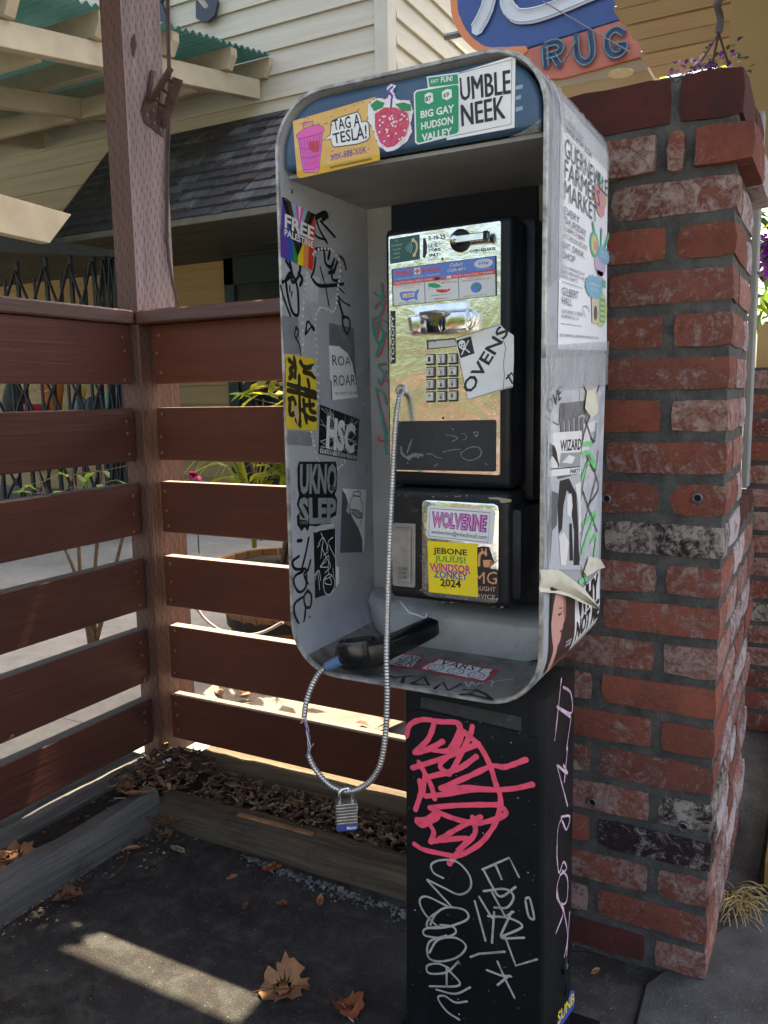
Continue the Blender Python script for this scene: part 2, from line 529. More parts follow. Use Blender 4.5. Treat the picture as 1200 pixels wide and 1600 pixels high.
# ------------------------------------------------------------------ fence
BZ = [(1.222, 1.066), (1.002, .860), (.800, .660), (.592, .450), (.392, .240), (.190, .062)]
YR, XL_ = 1.700, -1.650
post = thing('timber_post', 'tall brown porch post with a rusty hook bracket, rising from the fence corner', 'post', (-1.68, 1.73, 0))
pm = MB()
pm.box((-1.70, 1.662, 1.225), (-1.629, 1.812, 2.80))
pm.m = [0, 0, 0, 1, 0, 0]
pm.box((-1.70, 1.662, 0), (-1.629, 1.812, 1.2245))
po = pm.build('shaft', [M['post'], M['post_lav']], post, bevel=.003)
# weathered right face, paler above the rail only with sky sheen painted in
zs = MB()
br = MB()
f = lambda d, z, o=0: Vector((-1.629 + o, 1.675 + d, z))
for a, b in (((.050, 1.765), (.085, 1.885)), ((.095, 1.750), (.125, 1.880))):
    br.prism([f(a[0], a[1], .001), f(a[0] + .012, a[1], .001), f(b[0] + .012, b[1], .001), f(b[0], b[1], .001)], (.004, 0, 0))
br.prism([f(.042, 1.775, .001), f(.05, 1.745, .001), f(.118, 1.725, .001), f(.128, 1.775, .001), f(.11, 1.80, .001), f(.06, 1.815, .001)], (.003, 0, 0))
br.bar(f(.075, 1.80, .003), f(.10, 1.885, .06), .03, .004)
br.bar(f(.118, 1.75, .003), f(.135, 1.87, .05), .004, .03)
for k in range(3): br.bar(f(.075 + k * .01, 1.815 + k * .027, .01 + k * .016), f(.125 + k * .005, 1.80 + k * .03, .012 + k * .013), .006, .004)
bo = br.build('bracket', varied('rusty_bracket', (.105, .065, .055), (.055, .032, .028), 40, .6, .5, .5, 120), post)
bb = MB()
for d, z in ((.06, 1.765), (.085, 1.752), (.108, 1.742), (.085, 1.782)): bb.lathe(f(d, z, .004), [(.005, 0), (.005, .002), (0, .003)], 8, axis=(1, 0, 0))
bb.build('bolt', M['bolt'], bo)
cb = MB()
pc = [(263, -20), (264, 60), (266, 150), (263, 240), (262, 330), (262, 380), (268, 430), (276, 465), (283, 484)]
cb.tube(smooth_path([on(a, b, 'x', -1.625) for a, b in pc]), .0036, 6)
cb.tube(smooth_path([on(a - 3, b, 'x', -1.625) for a, b in pc[:6]]), .002, 6)
cb.build('cable', varied('old_cable', (.07, .045, .045), (.035, .025, .025), 30, .5), post)
chip = MB()
chip.poly(Pl('x', -1.629, 1), [(205, 60), (211, 52), (213, 74), (209, 92), (206, 84)], .0015)
chip.build('chipped_corner', plain('bare_wood_chip', (.06, .03, .022), .8), post)

fr = thing('board_fence', 'brown horizontal board fence behind the pay phone, right of the corner post', 'fence', (-1.1, 1.71, 0))
rnd = random.Random(11)
for i, (zt, zb) in enumerate(BZ):
    m = MB()
    j = rnd.uniform(-.003, .003)
    m.box((-1.622 + rnd.uniform(0, .006), YR + j, zb), (-.40, YR + .038 + j, zt))
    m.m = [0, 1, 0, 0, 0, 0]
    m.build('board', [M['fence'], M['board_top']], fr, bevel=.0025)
MB().box((-1.628, 1.655, 1.2225), (-.40, 1.80, 1.258)).build('cap_rail', M['cap'], fr, bevel=.004)
MB().box((-.475, 1.729, 0), (-.405, 1.80, 1.22)).build('post', M['post'], fr, bevel=.003)
nl = MB()
for i, (zt, zb) in enumerate(BZ):
    for k in range(3):
        z = lerp(zt - .02, zb + .02, k / 2) + rnd.uniform(-.01, .01)
        nl.lathe((-1.596 + rnd.uniform(-.006, .006), YR - .0015, z), [(.0042, 0), (.0042, -.0012), (0, -.002)], 8, axis=(0, 1, 0))
tag(nl.build('nail', M['nail'], fr), kind='stuff')
fl = thing('board_fence', 'brown horizontal board fence running toward the viewer, left of the corner post', 'fence', (-1.66, .9, 0))
for i, (zt, zb) in enumerate(BZ):
    m = MB()
    j = rnd.uniform(-.003, .003)
    m.box((XL_ - .038 + j, -.25, zb), (XL_ + j, 1.655 - rnd.uniform(0, .006), zt))
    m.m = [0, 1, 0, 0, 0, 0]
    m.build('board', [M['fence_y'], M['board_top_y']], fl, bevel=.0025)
MB().box((-1.76, -.25, 1.2225), (-1.630, 1.654, 1.258)).build('cap_rail', M['cap_y'], fl, bevel=.004)
MB().box((-1.77, -.2, 0), (-1.682, -.11, 1.22)).build('post', M['post'], fl, bevel=.003)
nl = MB()
for i, (zt, zb) in enumerate(BZ):
    for k in range(3):
        z = lerp(zt - .025, zb + .02, k / 2) + rnd.uniform(-.012, .012)
        nl.lathe((XL_ + .0015, 1.625 + rnd.uniform(-.006, .006), z), [(.0042, 0), (.0042, .0012), (0, .002)], 8, axis=(1, 0, 0))
tag(nl.build('nail', M['nail'], fl), kind='stuff')

# ------------------------------------------------------------------ timbers and mulch bed
def timber(lbl, a, b, mat, seed, ax):
    rr = random.Random(seed)
    (x0, y0, z0), (x1, y1, z1) = a, b
    m = MB()
    n = 26
    prof = [(0, 0), (0, .78), (.06, .93), (.18, 1.0), (.82, 1.0), (.94, .94), (1, .8), (1, 0)]
    vs, fs = [], []
    for i in range(n + 1):
        t = i / n
        for (u, v) in prof:
            ju = noise.noise(Vector((t * 9, u * 3, v * 3 + seed))) * .045
            jv = noise.noise(Vector((t * 7 + 5, u * 4, v * 2 + seed))) * .09 - (.22 * max(0, noise.noise(Vector((t * 14, seed, u * 5)))) if v > .9 else 0)
            if ax == 'x': vs.append((lerp(x0, x1, t), lerp(y0, y1, u + ju), lerp(z0, z1, v + (jv if v > 0 else 0))))
            else: vs.append((lerp(x0, x1, u + ju), lerp(y0, y1, t), lerp(z0, z1, v + (jv if v > 0 else 0))))
    L = len(prof)
    for i in range(n):
        for k in range(L - 1): fs.append((i * L + k, i * L + k + 1, (i + 1) * L + k + 1, (i + 1) * L + k))
    fs.append(tuple(range(L - 1, -1, -1)))
    fs.append(tuple(n * L + k for k in range(L)))
    m.add(vs, fs)
    o = m.build('landscape_timber', mat, None, smooth=40, org=((x0 + x1) / 2, (y0 + y1) / 2, 0))
    return tag(o, lbl, 'timber')
timber('grey weathered timber lying right under the left fence', (-1.70, .0, 0), (-1.585, 1.60, .046), M['timber_y'], 1, 'y')
timber('grey weathered timber along the asphalt, parallel to the left fence', (-1.435, .0, 0), (-1.385, 1.395, .090), M['timber_y'], 2, 'y')
timber('brownish weathered timber along the asphalt with wood chips behind it', (-1.405, 1.388, 0), (-.42, 1.475, .056), M['timber'], 3, 'x')
timber('mossy brown timber directly under the fence behind the pay phone', (-1.52, 1.615, 0), (-.42, 1.80, .036), M['timber'], 4, 'x')
sb = MB()
sb.add([(-1.63, 1.395, .026), (-.42, 1.470, .020), (-.42, 1.70, .020), (-1.64, 1.70, .030)], [(0, 1, 2, 3)])
sb.add([(-1.60, 0, .012), (-1.43, 0, .014), (-1.43, 1.42, .030), (-1.60, 1.42, .030)], [(0, 1, 2, 3)])
tag(sb.build('soil_bed', M['soil']), kind='structure')
rnd = random.Random(21)
mu = MB()
for i in range(2300):
    if i < 1900:
        x = rnd.uniform(-1.56, -.45)
        y0 = lerp(1.47, 1.475, (x + 1.6) / 1.1) if x > -1.40 else 1.43
        y = rnd.uniform(y0, 1.625)
        z = .028 + .010 * math.sin((y - y0) / (1.63 - y0) * 3.14) + rnd.uniform(0, .012) + (.02 if x < -1.38 else 0)
    else:
        x, y = rnd.uniform(-1.62, -1.44), 1.68 - abs(rnd.gauss(0, .22))
        z = (.034 if y > 1.42 else .020) + rnd.uniform(0, .022) * (1 if y > 1.45 else .5)
    L, W, T = rnd.uniform(.008, .027), rnd.uniform(.003, .008), rnd.uniform(.001, .0035)
    if rnd.random() < .06: L *= 1.7
    an = rnd.uniform(0, 6.3)
    d = Vector((math.cos(an), math.sin(an), rnd.uniform(-.45, .45)))
    b0 = len(mu.v)
    p = Vector((x, y, z))
    mu.bar(p - d * L / 2, p + d * L / 2, W, T, rnd.choice((0, 0, 0, 1, 1, 2)), up=Vector((rnd.uniform(-.6, .6), rnd.uniform(-.6, .6), 1)).normalized())
    for q in range(b0 + 4, b0 + 8): mu.v[q] += Vector((rnd.uniform(-1, 1), rnd.uniform(-1, 1), rnd.uniform(-1, 1))) * W * .4
tag(mu.build('wood_chips', [varied('bark_chip_dark', (.085, .044, .023), (.034, .018, .011), 90, .9, 0, .5, 200), varied('bark_chip_mid', (.20, .110, .055), (.09, .05, .03), 90, .9, 0, .5, 200), varied('bark_chip_pale', (.38, .25, .13), (.20, .13, .07), 90, .9, 0, .4, 200)]), kind='stuff')
# loose crumbs of leaf and bark along the left timber
cr = MB()
for i in range(300):
    t = rnd.random()
    x = lerp(-1.383, -1.30, min(1, abs(rnd.gauss(0, .35))))
    y = lerp(.75, 1.38, t)
    if rnd.random() < .3: x, y = rnd.uniform(-1.39, -1.24), rnd.uniform(1.22, 1.385)
    r = rnd.uniform(.001, .0048)
    an = rnd.uniform(0, 6.3)
    p = Vector((x, y, .004 + rnd.uniform(0, .004)))
    cr.add([p + Vector((math.cos(an + k), math.sin(an + k), rnd.uniform(-.3, .5))) * r for k in (0, 1.5, 2.9, 4.6)], [(0, 1, 2, 3)], rnd.choice((0, 0, 1, 1, 2)))
tag(cr.build('leaf_crumbs', [plain('crumb_dark', (.05, .03, .02), .9), plain('crumb_tan', (.22, .13, .07), .9), plain('crumb_pale', (.26, .20, .12), .9)]), kind='stuff')
# ------------------------------------------------------------------ brick work
def brick_mesh(L, D, H, seed):
    """one brick centred on the origin: worn arrises, slightly lumpy faces"""
    nx, ny, nz = (5 if L > .12 else 3), 3 if D > .12 else 2, 2
    idx, vs, fs = {}, [], []
    r = .0038
    def vert(i, j, k):
        if (i, j, k) in idx: return idx[(i, j, k)]
        p = Vector((L * (i / nx - .5), D * (j / ny - .5), H * (k / nz - .5)))
        e = [(i in (0, nx)), (j in (0, ny)), (k in (0, nz))]
        if sum(e) >= 2:
            for a in range(3):
                if e[a]: p[a] -= math.copysign(r * (.45 + .5 * (sum(e) == 3) + abs(noise.noise(p * 31 + Vector((seed, 0, 0)))) * .9), p[a])
        p += Vector([noise.noise(p * 26 + Vector((seed * 3.1, a * 9.0, 2))) for a in range(3)]) * .0026
        idx[(i, j, k)] = len(vs)
        vs.append(p)
        return idx[(i, j, k)]
    for i in range(nx):
        for k in range(nz):
            for j, fl in ((0, 0), (ny, 1)):
                q = [vert(i, j, k), vert(i + 1, j, k), vert(i + 1, j, k + 1), vert(i, j, k + 1)]
                fs.append(q[::-1] if fl else q)
        for j in range(ny):
            for k, fl in ((0, 1), (nz, 0)):
                q = [vert(i, j, k), vert(i + 1, j, k), vert(i + 1, j + 1, k), vert(i, j + 1, k)]
                fs.append(q[::-1] if fl else q)
    for j in range(ny):
        for k in range(nz):
            for i, fl in ((0, 1), (nx, 0)):
                q = [vert(i, j, k), vert(i, j + 1, k), vert(i, j + 1, k + 1), vert(i, j, k + 1)]
                fs.append(q[::-1] if fl else q)
    me = bpy.data.meshes.new('brick')
    me.from_pydata([tuple(v) for v in vs], [], fs)
    me.shade_smooth()
    me.set_sharp_from_angle(angle=R(50))
    return me
_BM = {}
def brick(parent, c, dims, mat, rr):
    key = (round(dims[0], 3), round(dims[1], 3), round(dims[2], 3), mat, rr.randrange(4))
    if key not in _BM:
        me = brick_mesh(*dims, len(_BM) + 1)
        me.materials.append(M[mat])
        _BM[key] = me
    return inst(_BM[key], 'brick', parent, Vector(c) + Vector((0, rr.uniform(-.0015, .0015), 0)), (0, 0, rr.uniform(-.006, .006)))
rb = random.Random(5)
BH, CO = .0562, .0677
PX0, PX1, PY0, PY1 = -.545, -.1385, 1.400, 1.70
pil = thing('brick_pier', 'red brick pier with whitewashed bricks and steel anchors, standing behind the pay phone', 'brick pier', (-.34, 1.5, 0))
core = MB().box((PX0 + .012, PY0 + .006, 0), (PX1 - .006, PY1 - .006, 22 * CO + .004))
core.build('mortar', M['mortar'], pil)
LB = .1945; JB = .0120; HB = .0910
for row in range(22):                     # row 0 stands on the ground
    z = row * CO + CO / 2 + .002
    n = 22 - row                          # counted from the top as in the photograph
    if n == 1:                            # cap of long dark bricks
        z = 22 * CO - .070 / 2 + .012
        x = PX1
        for L in (.098, .172, .130):
            brick(pil, (x - L / 2 + .004, PY0 + .095, z), (L, .19, .074), 'brick_cap', rb)
            brick(pil, (x - L / 2 + .004, PY0 + .095 + .2, z), (L, .19, .074), 'brick_cap', rb)
            x -= L + .007
        continue
    if n == 2:                            # corbelled course
        x = PX1 + .022
        for L in (.088, .030, .150, .094, .094):
            brick(pil, (x - L / 2, PY0 - .012 + .095, z), (L, .19, BH + .006), 'brick' if L < .12 else 'brick_w', rb)
            x -= L + .012
        brick(pil, (PX1 + .022 - .095, PY0 - .012 + .195 + .095, z), (.19, .19, BH + .006), 'brick_side', rb)
        continue
    odd = n % 2 == 1
    mats = {3: 'brick_w', 4: 'brick', 5: 'brick_w', 6: 'brick', 7: 'brick_w', 8: 'brick', 9: 'brick', 10: 'brick_w', 11: 'brick_dark', 12: 'brick_w', 13: 'brick', 14: 'brick', 15: 'brick', 16: 'brick', 17: 'brick_w', 18: 'brick', 19: 'brick_dark', 20: 'brick', 21: 'brick', 22: 'brick_cap'}
    mt = mats[n]
    if odd:
        brick(pil, (PX1 - LB / 2, PY0 + HB / 2, z), (LB, HB, BH), mt, rb)
        brick(pil, (PX1 - LB - JB - LB / 2, PY0 + HB / 2, z), (LB, HB, BH), rb.choice(('brick', 'brick_w')), rb)
        brick(pil, (PX1 - HB / 2, PY0 + HB + JB + LB / 2, z), (HB, LB, BH), 'brick_side', rb)
    else:
        brick(pil, (PX1 - HB / 2, PY0 + LB / 2, z), (HB, LB, BH), 'brick_dark' if n == 18 else ('brick_w' if n == 6 else 'brick'), rb)
        brick(pil, (PX1 - HB - JB - LB / 2, PY0 + HB / 2, z), (LB, HB, BH), mt, rb)
        brick(pil, (PX1 - HB - 2 * JB - LB - HB / 2, PY0 + HB / 2, z), (HB - .004, HB, BH), 'brick', rb)
        brick(pil, (PX1 - HB / 2, PY0 + LB + JB + HB / 2, z), (HB, HB, BH), 'brick_side', rb)
fp = Pl('y', PY0, -1)
for (px, py) in ((948, 779), (1090, 778), (926, 1252), (1068, 1290)):
    b = MB()
    c = fp.p((px, py), .0)
    b.lathe(c, [(.0085, .001), (.0085, -.005), (.0065, -.006), (.0055, -.0055), (.0048, .0)], 14, axis=(0, 1, 0))
    b.lathe(c, [(.0048, -.0008), (0, -.0006)], 12, 1, axis=(0, 1, 0))
    b.build('anchor', [M['bolt'], plain('anchor_hole', (.006, .006, .006), .9)], pil, smooth=40)
# low wall running back from the pier
lw = thing('brick_wall', 'low brick wall with a sloping ledge joining the back of the brick pier', 'low wall', (-.25, 2.0, 0))
MB().box((-.40, PY1 - .004, 0), (-.1445, 2.045, .765)).build('mortar', M['mortar'], lw)
for row in range(11):
    z = row * CO + CO / 2 + .002
    y = PY1 + (0.004 if row % 2 else .1)
    if row % 2 == 0: brick(lw, (-.1385 - HB / 2, PY1 + .05, z), (HB, .086, BH), rb.choice(('brick', 'brick_side')), rb)
    while y < 1.95:
        brick(lw, (-.1385 - HB / 2, y + LB / 2, z), (HB, LB, BH), rb.choice(('brick', 'brick_side', 'brick_side', 'brick_w')), rb)
        y += LB + JB
y = PY1 + .004
while y < 1.98:
    brick(lw, (-.235, y + .046, .782), (.19, .088, .05), 'brick_cap', rb)
    y += .1
# farther brick wall facing us
w2 = thing('brick_wall', 'farther brick wall seen past the right side of the pier', 'brick wall', (.2, 2.66, 0))
MB().box((-.205, 2.606, 0), (.75, 2.80, 1.085)).build('mortar', M['mortar'], w2)
for row in range(16):
    z = row * CO + CO / 2 + .002
    x = -.205 if row % 2 else -.205 - .10
    k = 0
    while x < .72:
        x0, x1 = max(x, -.205), min(x + LB, .75)
        if x1 - x0 > .03:
            brick(w2, ((x0 + x1) / 2, 2.60 + HB / 2, z), (x1 - x0, HB, BH), 'brick_dark' if (row * 3 + k) % 11 == 4 else rb.choice(('brick', 'brick', 'brick_w')), rb)
        x += LB + JB
        k += 1
# dry grass tuft at the foot of the pier
gt = MB()
rg = random.Random(8)
c0 = on(1150, 1408, 'z', 0)
for i in range(120):
    b = c0 + Vector((rg.gauss(0, .014), rg.gauss(.0, .03), 0))
    an = rg.gauss(-1.1, .9)
    L = rg.uniform(.025, .07)
    d = Vector((math.cos(an), math.sin(an), 0))
    h = rg.uniform(.2, .9)
    P = [b, b + d * L * .4 + Vector((0, 0, L * .5 * h)), b + d * L * .8 + Vector((0, 0, L * .45 * h)), b + d * L * 1.1 + Vector((0, 0, L * .1 * h))]
    gt.tube(smooth_path(P, 3), [.0009] * 9 + [.0003], 4, rg.choice((0, 0, 1)), cap=False)
tag(gt.build('grass_tuft', [plain('straw_grass', (.40, .28, .11), .8), plain('straw_grass_green', (.28, .22, .09), .8)], None, org=c0), 'tuft of dry straw coloured grass at the foot of the brick pier', 'grass tuft')
# ------------------------------------------------------------------ pay phone booth
def grimy(name, c1, c2, rough, metal=0.0, grime=(.05, .04, .03), amt=.5, bump=.15, scale=10, spec=.5):
    m = NT(name)
    co = m.coords('Object')
    col = m.mix(m.ramp(m.noise(co, scale * .6, 4), [(.3, 0.0), (.7, 1.0)]), c1, c2)
    col = m.mix(m.ramp(m.noise(co, scale * 2.2, 7, .72, .4), [(.62 - amt * .18, 0.0), (.80 - amt * .12, amt)]), col, grime)
    col = m.mix(m.ramp(m.noise(m.coords('Object', (3, 3, 60)), 9, 4, .7), [(.66, 0.0), (.74, .22)]), col, tuple(min(.8, k * 1.8) for k in c1))
    m.set(col, m.ramp(m.noise(co, scale, 4), [(.35, rough), (.7, min(1, rough + .25))]), metal, spec)
    m.bump(m.noise(co, 150, 3), bump, .0006)
    return m.mat
M['booth'] = grimy('booth_grey_paint', (.33, .34, .355), (.255, .262, .275), .40, 0, (.055, .050, .045), .45)
M['booth_floor'] = grimy('booth_floor_paint', (.25, .235, .21), (.15, .135, .112), .5, 0, (.045, .032, .022), .85, .3)
M['rim'] = varied('worn_aluminium_rim', (.46, .45, .42), (.17, .155, .135), 55, .42, .45, .4, 220, .001, detail=7)
M['ledge'] = grimy('pale_ledge_paint', (.40, .40, .385), (.30, .295, .28), .5, 0, (.06, .045, .03), .4)
M['backboard'] = grimy('navy_backboard', (.012, .017, .028), (.008, .011, .018), .4, 0, (.05, .05, .05), .15, spec=.22)
M['header'] = grimy('navy_header', (.038, .085, .150), (.026, .062, .118), .30, 0, (.10, .115, .13), .4)
M['black'] = grimy('black_phone_paint', (.0055, .0062, .008), (.0095, .0105, .0125), .27, 0, (.045, .042, .04), .22, .1, spec=.22)
M['black_worn'] = grimy('worn_black_phone_paint', (.010, .010, .012), (.018, .018, .019), .32, 0, (.17, .12, .085), .42, .2, 16, spec=.22)
M['ped'] = grimy('black_pedestal_paint', (.0055, .006, .007), (.0095, .010, .011), .30, 0, (.045, .045, .045), .26, .1, spec=.22)
M['chip'] = plain('chipped_primer', (.33, .26, .19), .7)
def chrome_mat(name, rough, wav, col=(.80, .80, .79), dirt=.0):
    m = NT(name)
    co = m.coords('Object', (1, 1, 1.4))
    a = m.noise(co, 10, 5, .62, .5)
    b = m.noise(co, 70, 4, .7)
    s = m.n('ShaderNodeMath', operation='MULTIPLY_ADD', i_1=.04); m.l(b, s.inputs[0]); m.l(a, s.inputs[2])
    c = m.mix(m.ramp(m.noise(co, 45, 6, .75), [(.5, 0.0), (.72, .55)]), col, (.30, .29, .27))
    m.set(c, m.ramp(m.noise(m.coords('Object', (4, 4, 60)), 30, 6, .7), [(.35, rough), (.75, rough + .22)]), 1.0, .5)
    m.bump(s.outputs[0], wav, .006)
    return m.mat
M['plate'] = chrome_mat('scuffed_steel_plate', .12, .34)
M['chrome'] = varied('chrome', (.66, .66, .66), (.46, .46, .46), 40, .12, 1.0, 0, rough2=.24)
M['steel'] = varied('brushed_steel', (.42, .43, .44), (.27, .28, .29), 26, .35, .85, .15, 200)
M['key'] = varied('steel_key', (.62, .62, .61), (.46, .46, .45), 60, .38, .6, .1, 200)
INK = lambda n, c, r=.45: plain(n, c, r)
M['white'] = varied('white_sticker', (.78, .78, .76), (.62, .62, .61), 18, .36, 0, .22, 26, lo=.25, hi=.8)
M['paper'] = varied('offwhite_paper', (.55, .54, .51), (.40, .39, .37), 22, .55, 0, .1, 120)
M['ink'] = INK('black_ink', (.010, .010, .011))
M['ink_blue'] = INK('blue_ink', (.035, .075, .33)); M['ink_red'] = INK('red_ink', (.55, .035, .03)); M['ink_green'] = INK('green_ink', (.02, .22, .07))
M['ink_pink'] = INK('pink_ink', (.68, .10, .40)); M['ink_magenta'] = INK('magenta_ink', (.48, .02, .22)); M['ink_orange'] = INK('orange_ink', (.68, .25, .07))
M['ink_yellow'] = varied('yellow_sticker', (.78, .60, .010), (.68, .50, .02), 14, .4, 0, .05, 100); M['ink_purple'] = INK('purple_ink', (.10, .045, .32)); M['ink_teal'] = INK('teal_ink', (.01, .25, .20))
M['ink_lblue'] = INK('light_blue_ink', (.25, .48, .60)); M['ink_brown'] = INK('brown_ink', (.07, .035, .03)); M['ink_grey'] = INK('grey_ink', (.28, .30, .30))
M['mustard'] = varied('mustard_sticker', (.68, .43, .14), (.60, .36, .09), 20, .42, 0, .05, 100)
M['residue'] = varied('sticker_residue', (.17, .17, .17), (.085, .085, .088), 40, .7, 0, .5, 120)
M['residue_l'] = varied('pale_residue', (.52, .53, .55), (.33, .34, .36), 35, .6, 0, .5, 120)
M['marker'] = INK('marker_black', (.010, .010, .012), .3); M['p_pink'] = varied('pink_paint_marker', (.84, .085, .15), (.36, .05, .08), 38, .5, 0, .2, 200, lo=.50, hi=.85)
M['p_silver'] = varied('silver_paint_marker', (.46, .45, .40), (.13, .13, .12), 45, .45, .2, .2, 200, lo=.48, hi=.85); M['p_white'] = INK('white_paint_marker', (.68, .66, .68)); M['p_lilac'] = varied('lilac_paint_marker', (.70, .48, .60), (.25, .18, .24), 40, .5, 0, .2, 200)

BXL, BXR, BZ0, BZ1, BY0, BY1 = -.704, -.311, .611, 1.4365, 1.0, 1.30
bth = thing('pay_phone', 'grey sticker covered pay phone booth on a black graffitied pedestal', 'pay phone', (-.45, 1.12, 0))
def rrect(x0, x1, z0, z1, r, n=9):
    P = []
    for cx, cz, a0 in ((x1 - r, z1 - r, 0), (x0 + r, z1 - r, 90), (x0 + r, z0 + r, 180), (x1 - r, z0 + r, 270)):
        for k in range(n):
            a = R(a0 + 90 * k / (n - 1))
            P.append((cx + r * math.cos(a), cz + r * math.sin(a)))
    return P
TH = .0065
po, pi_ = rrect(BXL, BXR, BZ0, BZ1, .078), rrect(BXL + TH, BXR - TH, BZ0 + TH, BZ1 - TH, .072)
N = len(po)
m = MB()
rings = [(po, BY1), (po, BY0 + .002), ([(lerp(a[0], b[0], .2), lerp(a[1], b[1], .2)) for a, b in zip(po, pi_)], BY0 - .001), ([(lerp(a[0], b[0], .8), lerp(a[1], b[1], .8)) for a, b in zip(po, pi_)], BY0 - .001), (pi_, BY0 + .002), (pi_, BY1 - .004), (po, BY1)]
vs = []
for ring, y in rings[:-1]: vs += [(a, y, b) for a, b in ring]
fs, ms = [], []
for i in range(len(rings) - 2):
    for k in range(N):
        k2 = (k + 1) % N
        fs.append((i * N + k, i * N + k2, (i + 1) * N + k2, (i + 1) * N + k))
        ms.append(1 if i in (1, 2, 3) else 0)
for k in range(N):
    k2 = (k + 1) % N
    fs.append((5 * N + k, 5 * N + k2, k2, k)); ms.append(0)
m.add(vs, fs)
m.m = ms
shell = m.build('enclosure', [M['booth'], M['rim']], bth, smooth=35)
# floor of the booth carries its own grime
xi0, xi1 = BXL + TH, BXR - TH
fl_ = MB()
P = [(a, b) for a, b in pi_ if b < BZ0 + TH + .03]
P.sort()
for a, b in zip(P[:-1], P[1:]): fl_.add([(a[0], BY0 + .004, a[1] + .0006), (b[0], BY0 + .004, b[1] + .0006), (b[0], 1.245, b[1] + .0006), (a[0], 1.245, a[1] + .0006)], [(0, 1, 2, 3)])
fl_.build('floor_sheet', M['booth_floor'], shell, smooth=40)
bk = MB().prism([(a, 1.25, b) for a, b in rrect(xi0 + .0005, xi1 - .0005, BZ0 + TH + .0005, BZ1 - TH - .0005, .0715)], (0, .02, 0))
bk.build('back_panel', varied('back_panel_paint', (.30, .295, .28), (.22, .215, .205), 9, .5, 0, .1, 120), shell)
PB = Pl('y', 1.2495, -1)
bb_ = MB().plate(PB, [(613, 322), (842, 285), (848, 1000), (622, 935)], .0, .006)
bb_.build('backboard', M['backboard'], shell, bevel=.0015)
ZC = 1.331
MB().box((xi0 + .0006, 1.022, ZC), (xi1 - .0006, 1.2495, ZC + .005)).build('ceiling_panel', grimy('ceiling_paint', (.30, .29, .275), (.22, .21, .20), .5, 0, (.06, .05, .045), .4), shell)
# header
zh = 1.338
ph = [(a, b) for a, b in rrect(xi0 + .004, xi1 - .004, zh - .2, BZ1 - TH - .004, .068) if b > zh - .001]
poly = [(xi1 - .004, zh)] + ph + [(xi0 + .004, zh)]
hd = MB().prism([(a, 1.006, b) for a, b in poly], (0, .022, 0))
hdr = hd.build('header_panel', M['header'], bth, bevel=.0085, seg=3, smooth=50)
# ledge (raised step at the back of the floor)
lg = MB()
ls = [(1.172, BZ0 + TH), (1.165, .672), (1.180, .684), (1.2495, .690), (1.2495, BZ0 + TH)]
pr = []
for x, end in ((xi0 + .004, 1), (xi0 + .030, .45), (xi0 + .072, 0), (xi1 - .072, 0), (xi1 - .030, .45), (xi1 - .004, 1)):
    zb0 = BZ0 + TH + .052 * end ** 1.6 if end else BZ0 + TH
    pr.append([(x, y + (.05 * end if (x < -.5 and y < 1.2) else 0), max(z, zb0)) for y, z in ls])
vs = sum(pr, []); L = len(ls)
fs = [(i * L + k, i * L + (k + 1) % L, (i + 1) * L + (k + 1) % L, (i + 1) * L + k) for i in range(5) for k in range(L)] + [tuple(range(L)), tuple(5 * L + k for k in range(L))]
lg.add(vs, fs)
lg.build('ledge', M['ledge'], shell, bevel=.003, seg=2, smooth=40)
rv = MB()
LW = Pl('x', xi0, 1)
for p in ((455, 299), (570, 340), (570, 632), (576, 902)): rv.lathe(LW.p(p, .0), [(.0032, 0), (.0028, .0014), (.0012, .002), (0, .002)], 9, axis=(1, 0, 0))
rv.lathe(on(593, 318, 'z', ZC), [(.005, 0), (.004, -.002), (0, -.0026)], 9, axis=(0, 0, 1))
rv.build('rivet', M['steel'], shell, smooth=40)

# ---- pedestal
PYF = 1.045
pxl, pxr = on(634, 1300, 'y', PYF)[0], on(850, 1300, 'y', PYF)[0]
ped = MB()
rr_ = .016
prof = [(pxl, PYF + .004), (pxl + .003, PYF)]
for k in range(7):
    a = R(-90 + 90 * k / 6)
    prof.append((pxr - rr_ + rr_ * math.cos(a), PYF + rr_ + rr_ * math.sin(a)))
prof += [(pxr, 1.192), (pxr - .004, 1.196), (pxl, 1.196)]
ped.prism([(a, b, .012) for a, b in prof], (0, 0, BZ0 - .013))
pedo = ped.build('pedestal', M['ped'], bth, smooth=40)
PF, PS = Pl('y', PYF, -1), Pl('x', pxr, 1)
pn = MB().plate(PF, [(636, 1112), (653, 1107), (820, 1145), (824, 1150), (845, 1152), (846, 1640), (636, 1640)], .0, .0028)
pn.build('access_panel', M['ped'], pedo, bevel=.001)
tp = MB()
tp.plate(PF, [(658, 1088), (815, 1120), (815, 1142), (658, 1105)], 0, .0012)
tp.build('top_plate', grimy('speckled_black', (.02, .02, .02), (.03, .03, .03), .7, 0, (.08, .075, .07), .6, .5, 30), pedo)
lk = MB()
c = PS.p((881, 1508), 0)
lk.lathe(c, [(.0125, 0), (.0125, .004), (.010, .006), (.008, .006), (.0075, .004), (0, .004)], 18, axis=(1, 0, 0))
lk.lathe(c + Vector((.004, 0, 0)), [(.0055, 0), (.005, .0016), (0, .0018)], 12, 1, axis=(1, 0, 0))
lk.tube(smooth_path([c + Vector((.004, .0, -.011)), c + Vector((.006, -.006, -.02)), c + Vector((.006, -.009, -.036)), c + Vector((.003, -.006, -.045))]), .0012, 6)
lk.build('lock', [M['black'], M['steel']], pedo, smooth=40)
MB().box((pxl - .03, PYF - .03, 0), (pxr + .045, 1.23, .0115)).build('base_plate', M['ped'], pedo, bevel=.003)
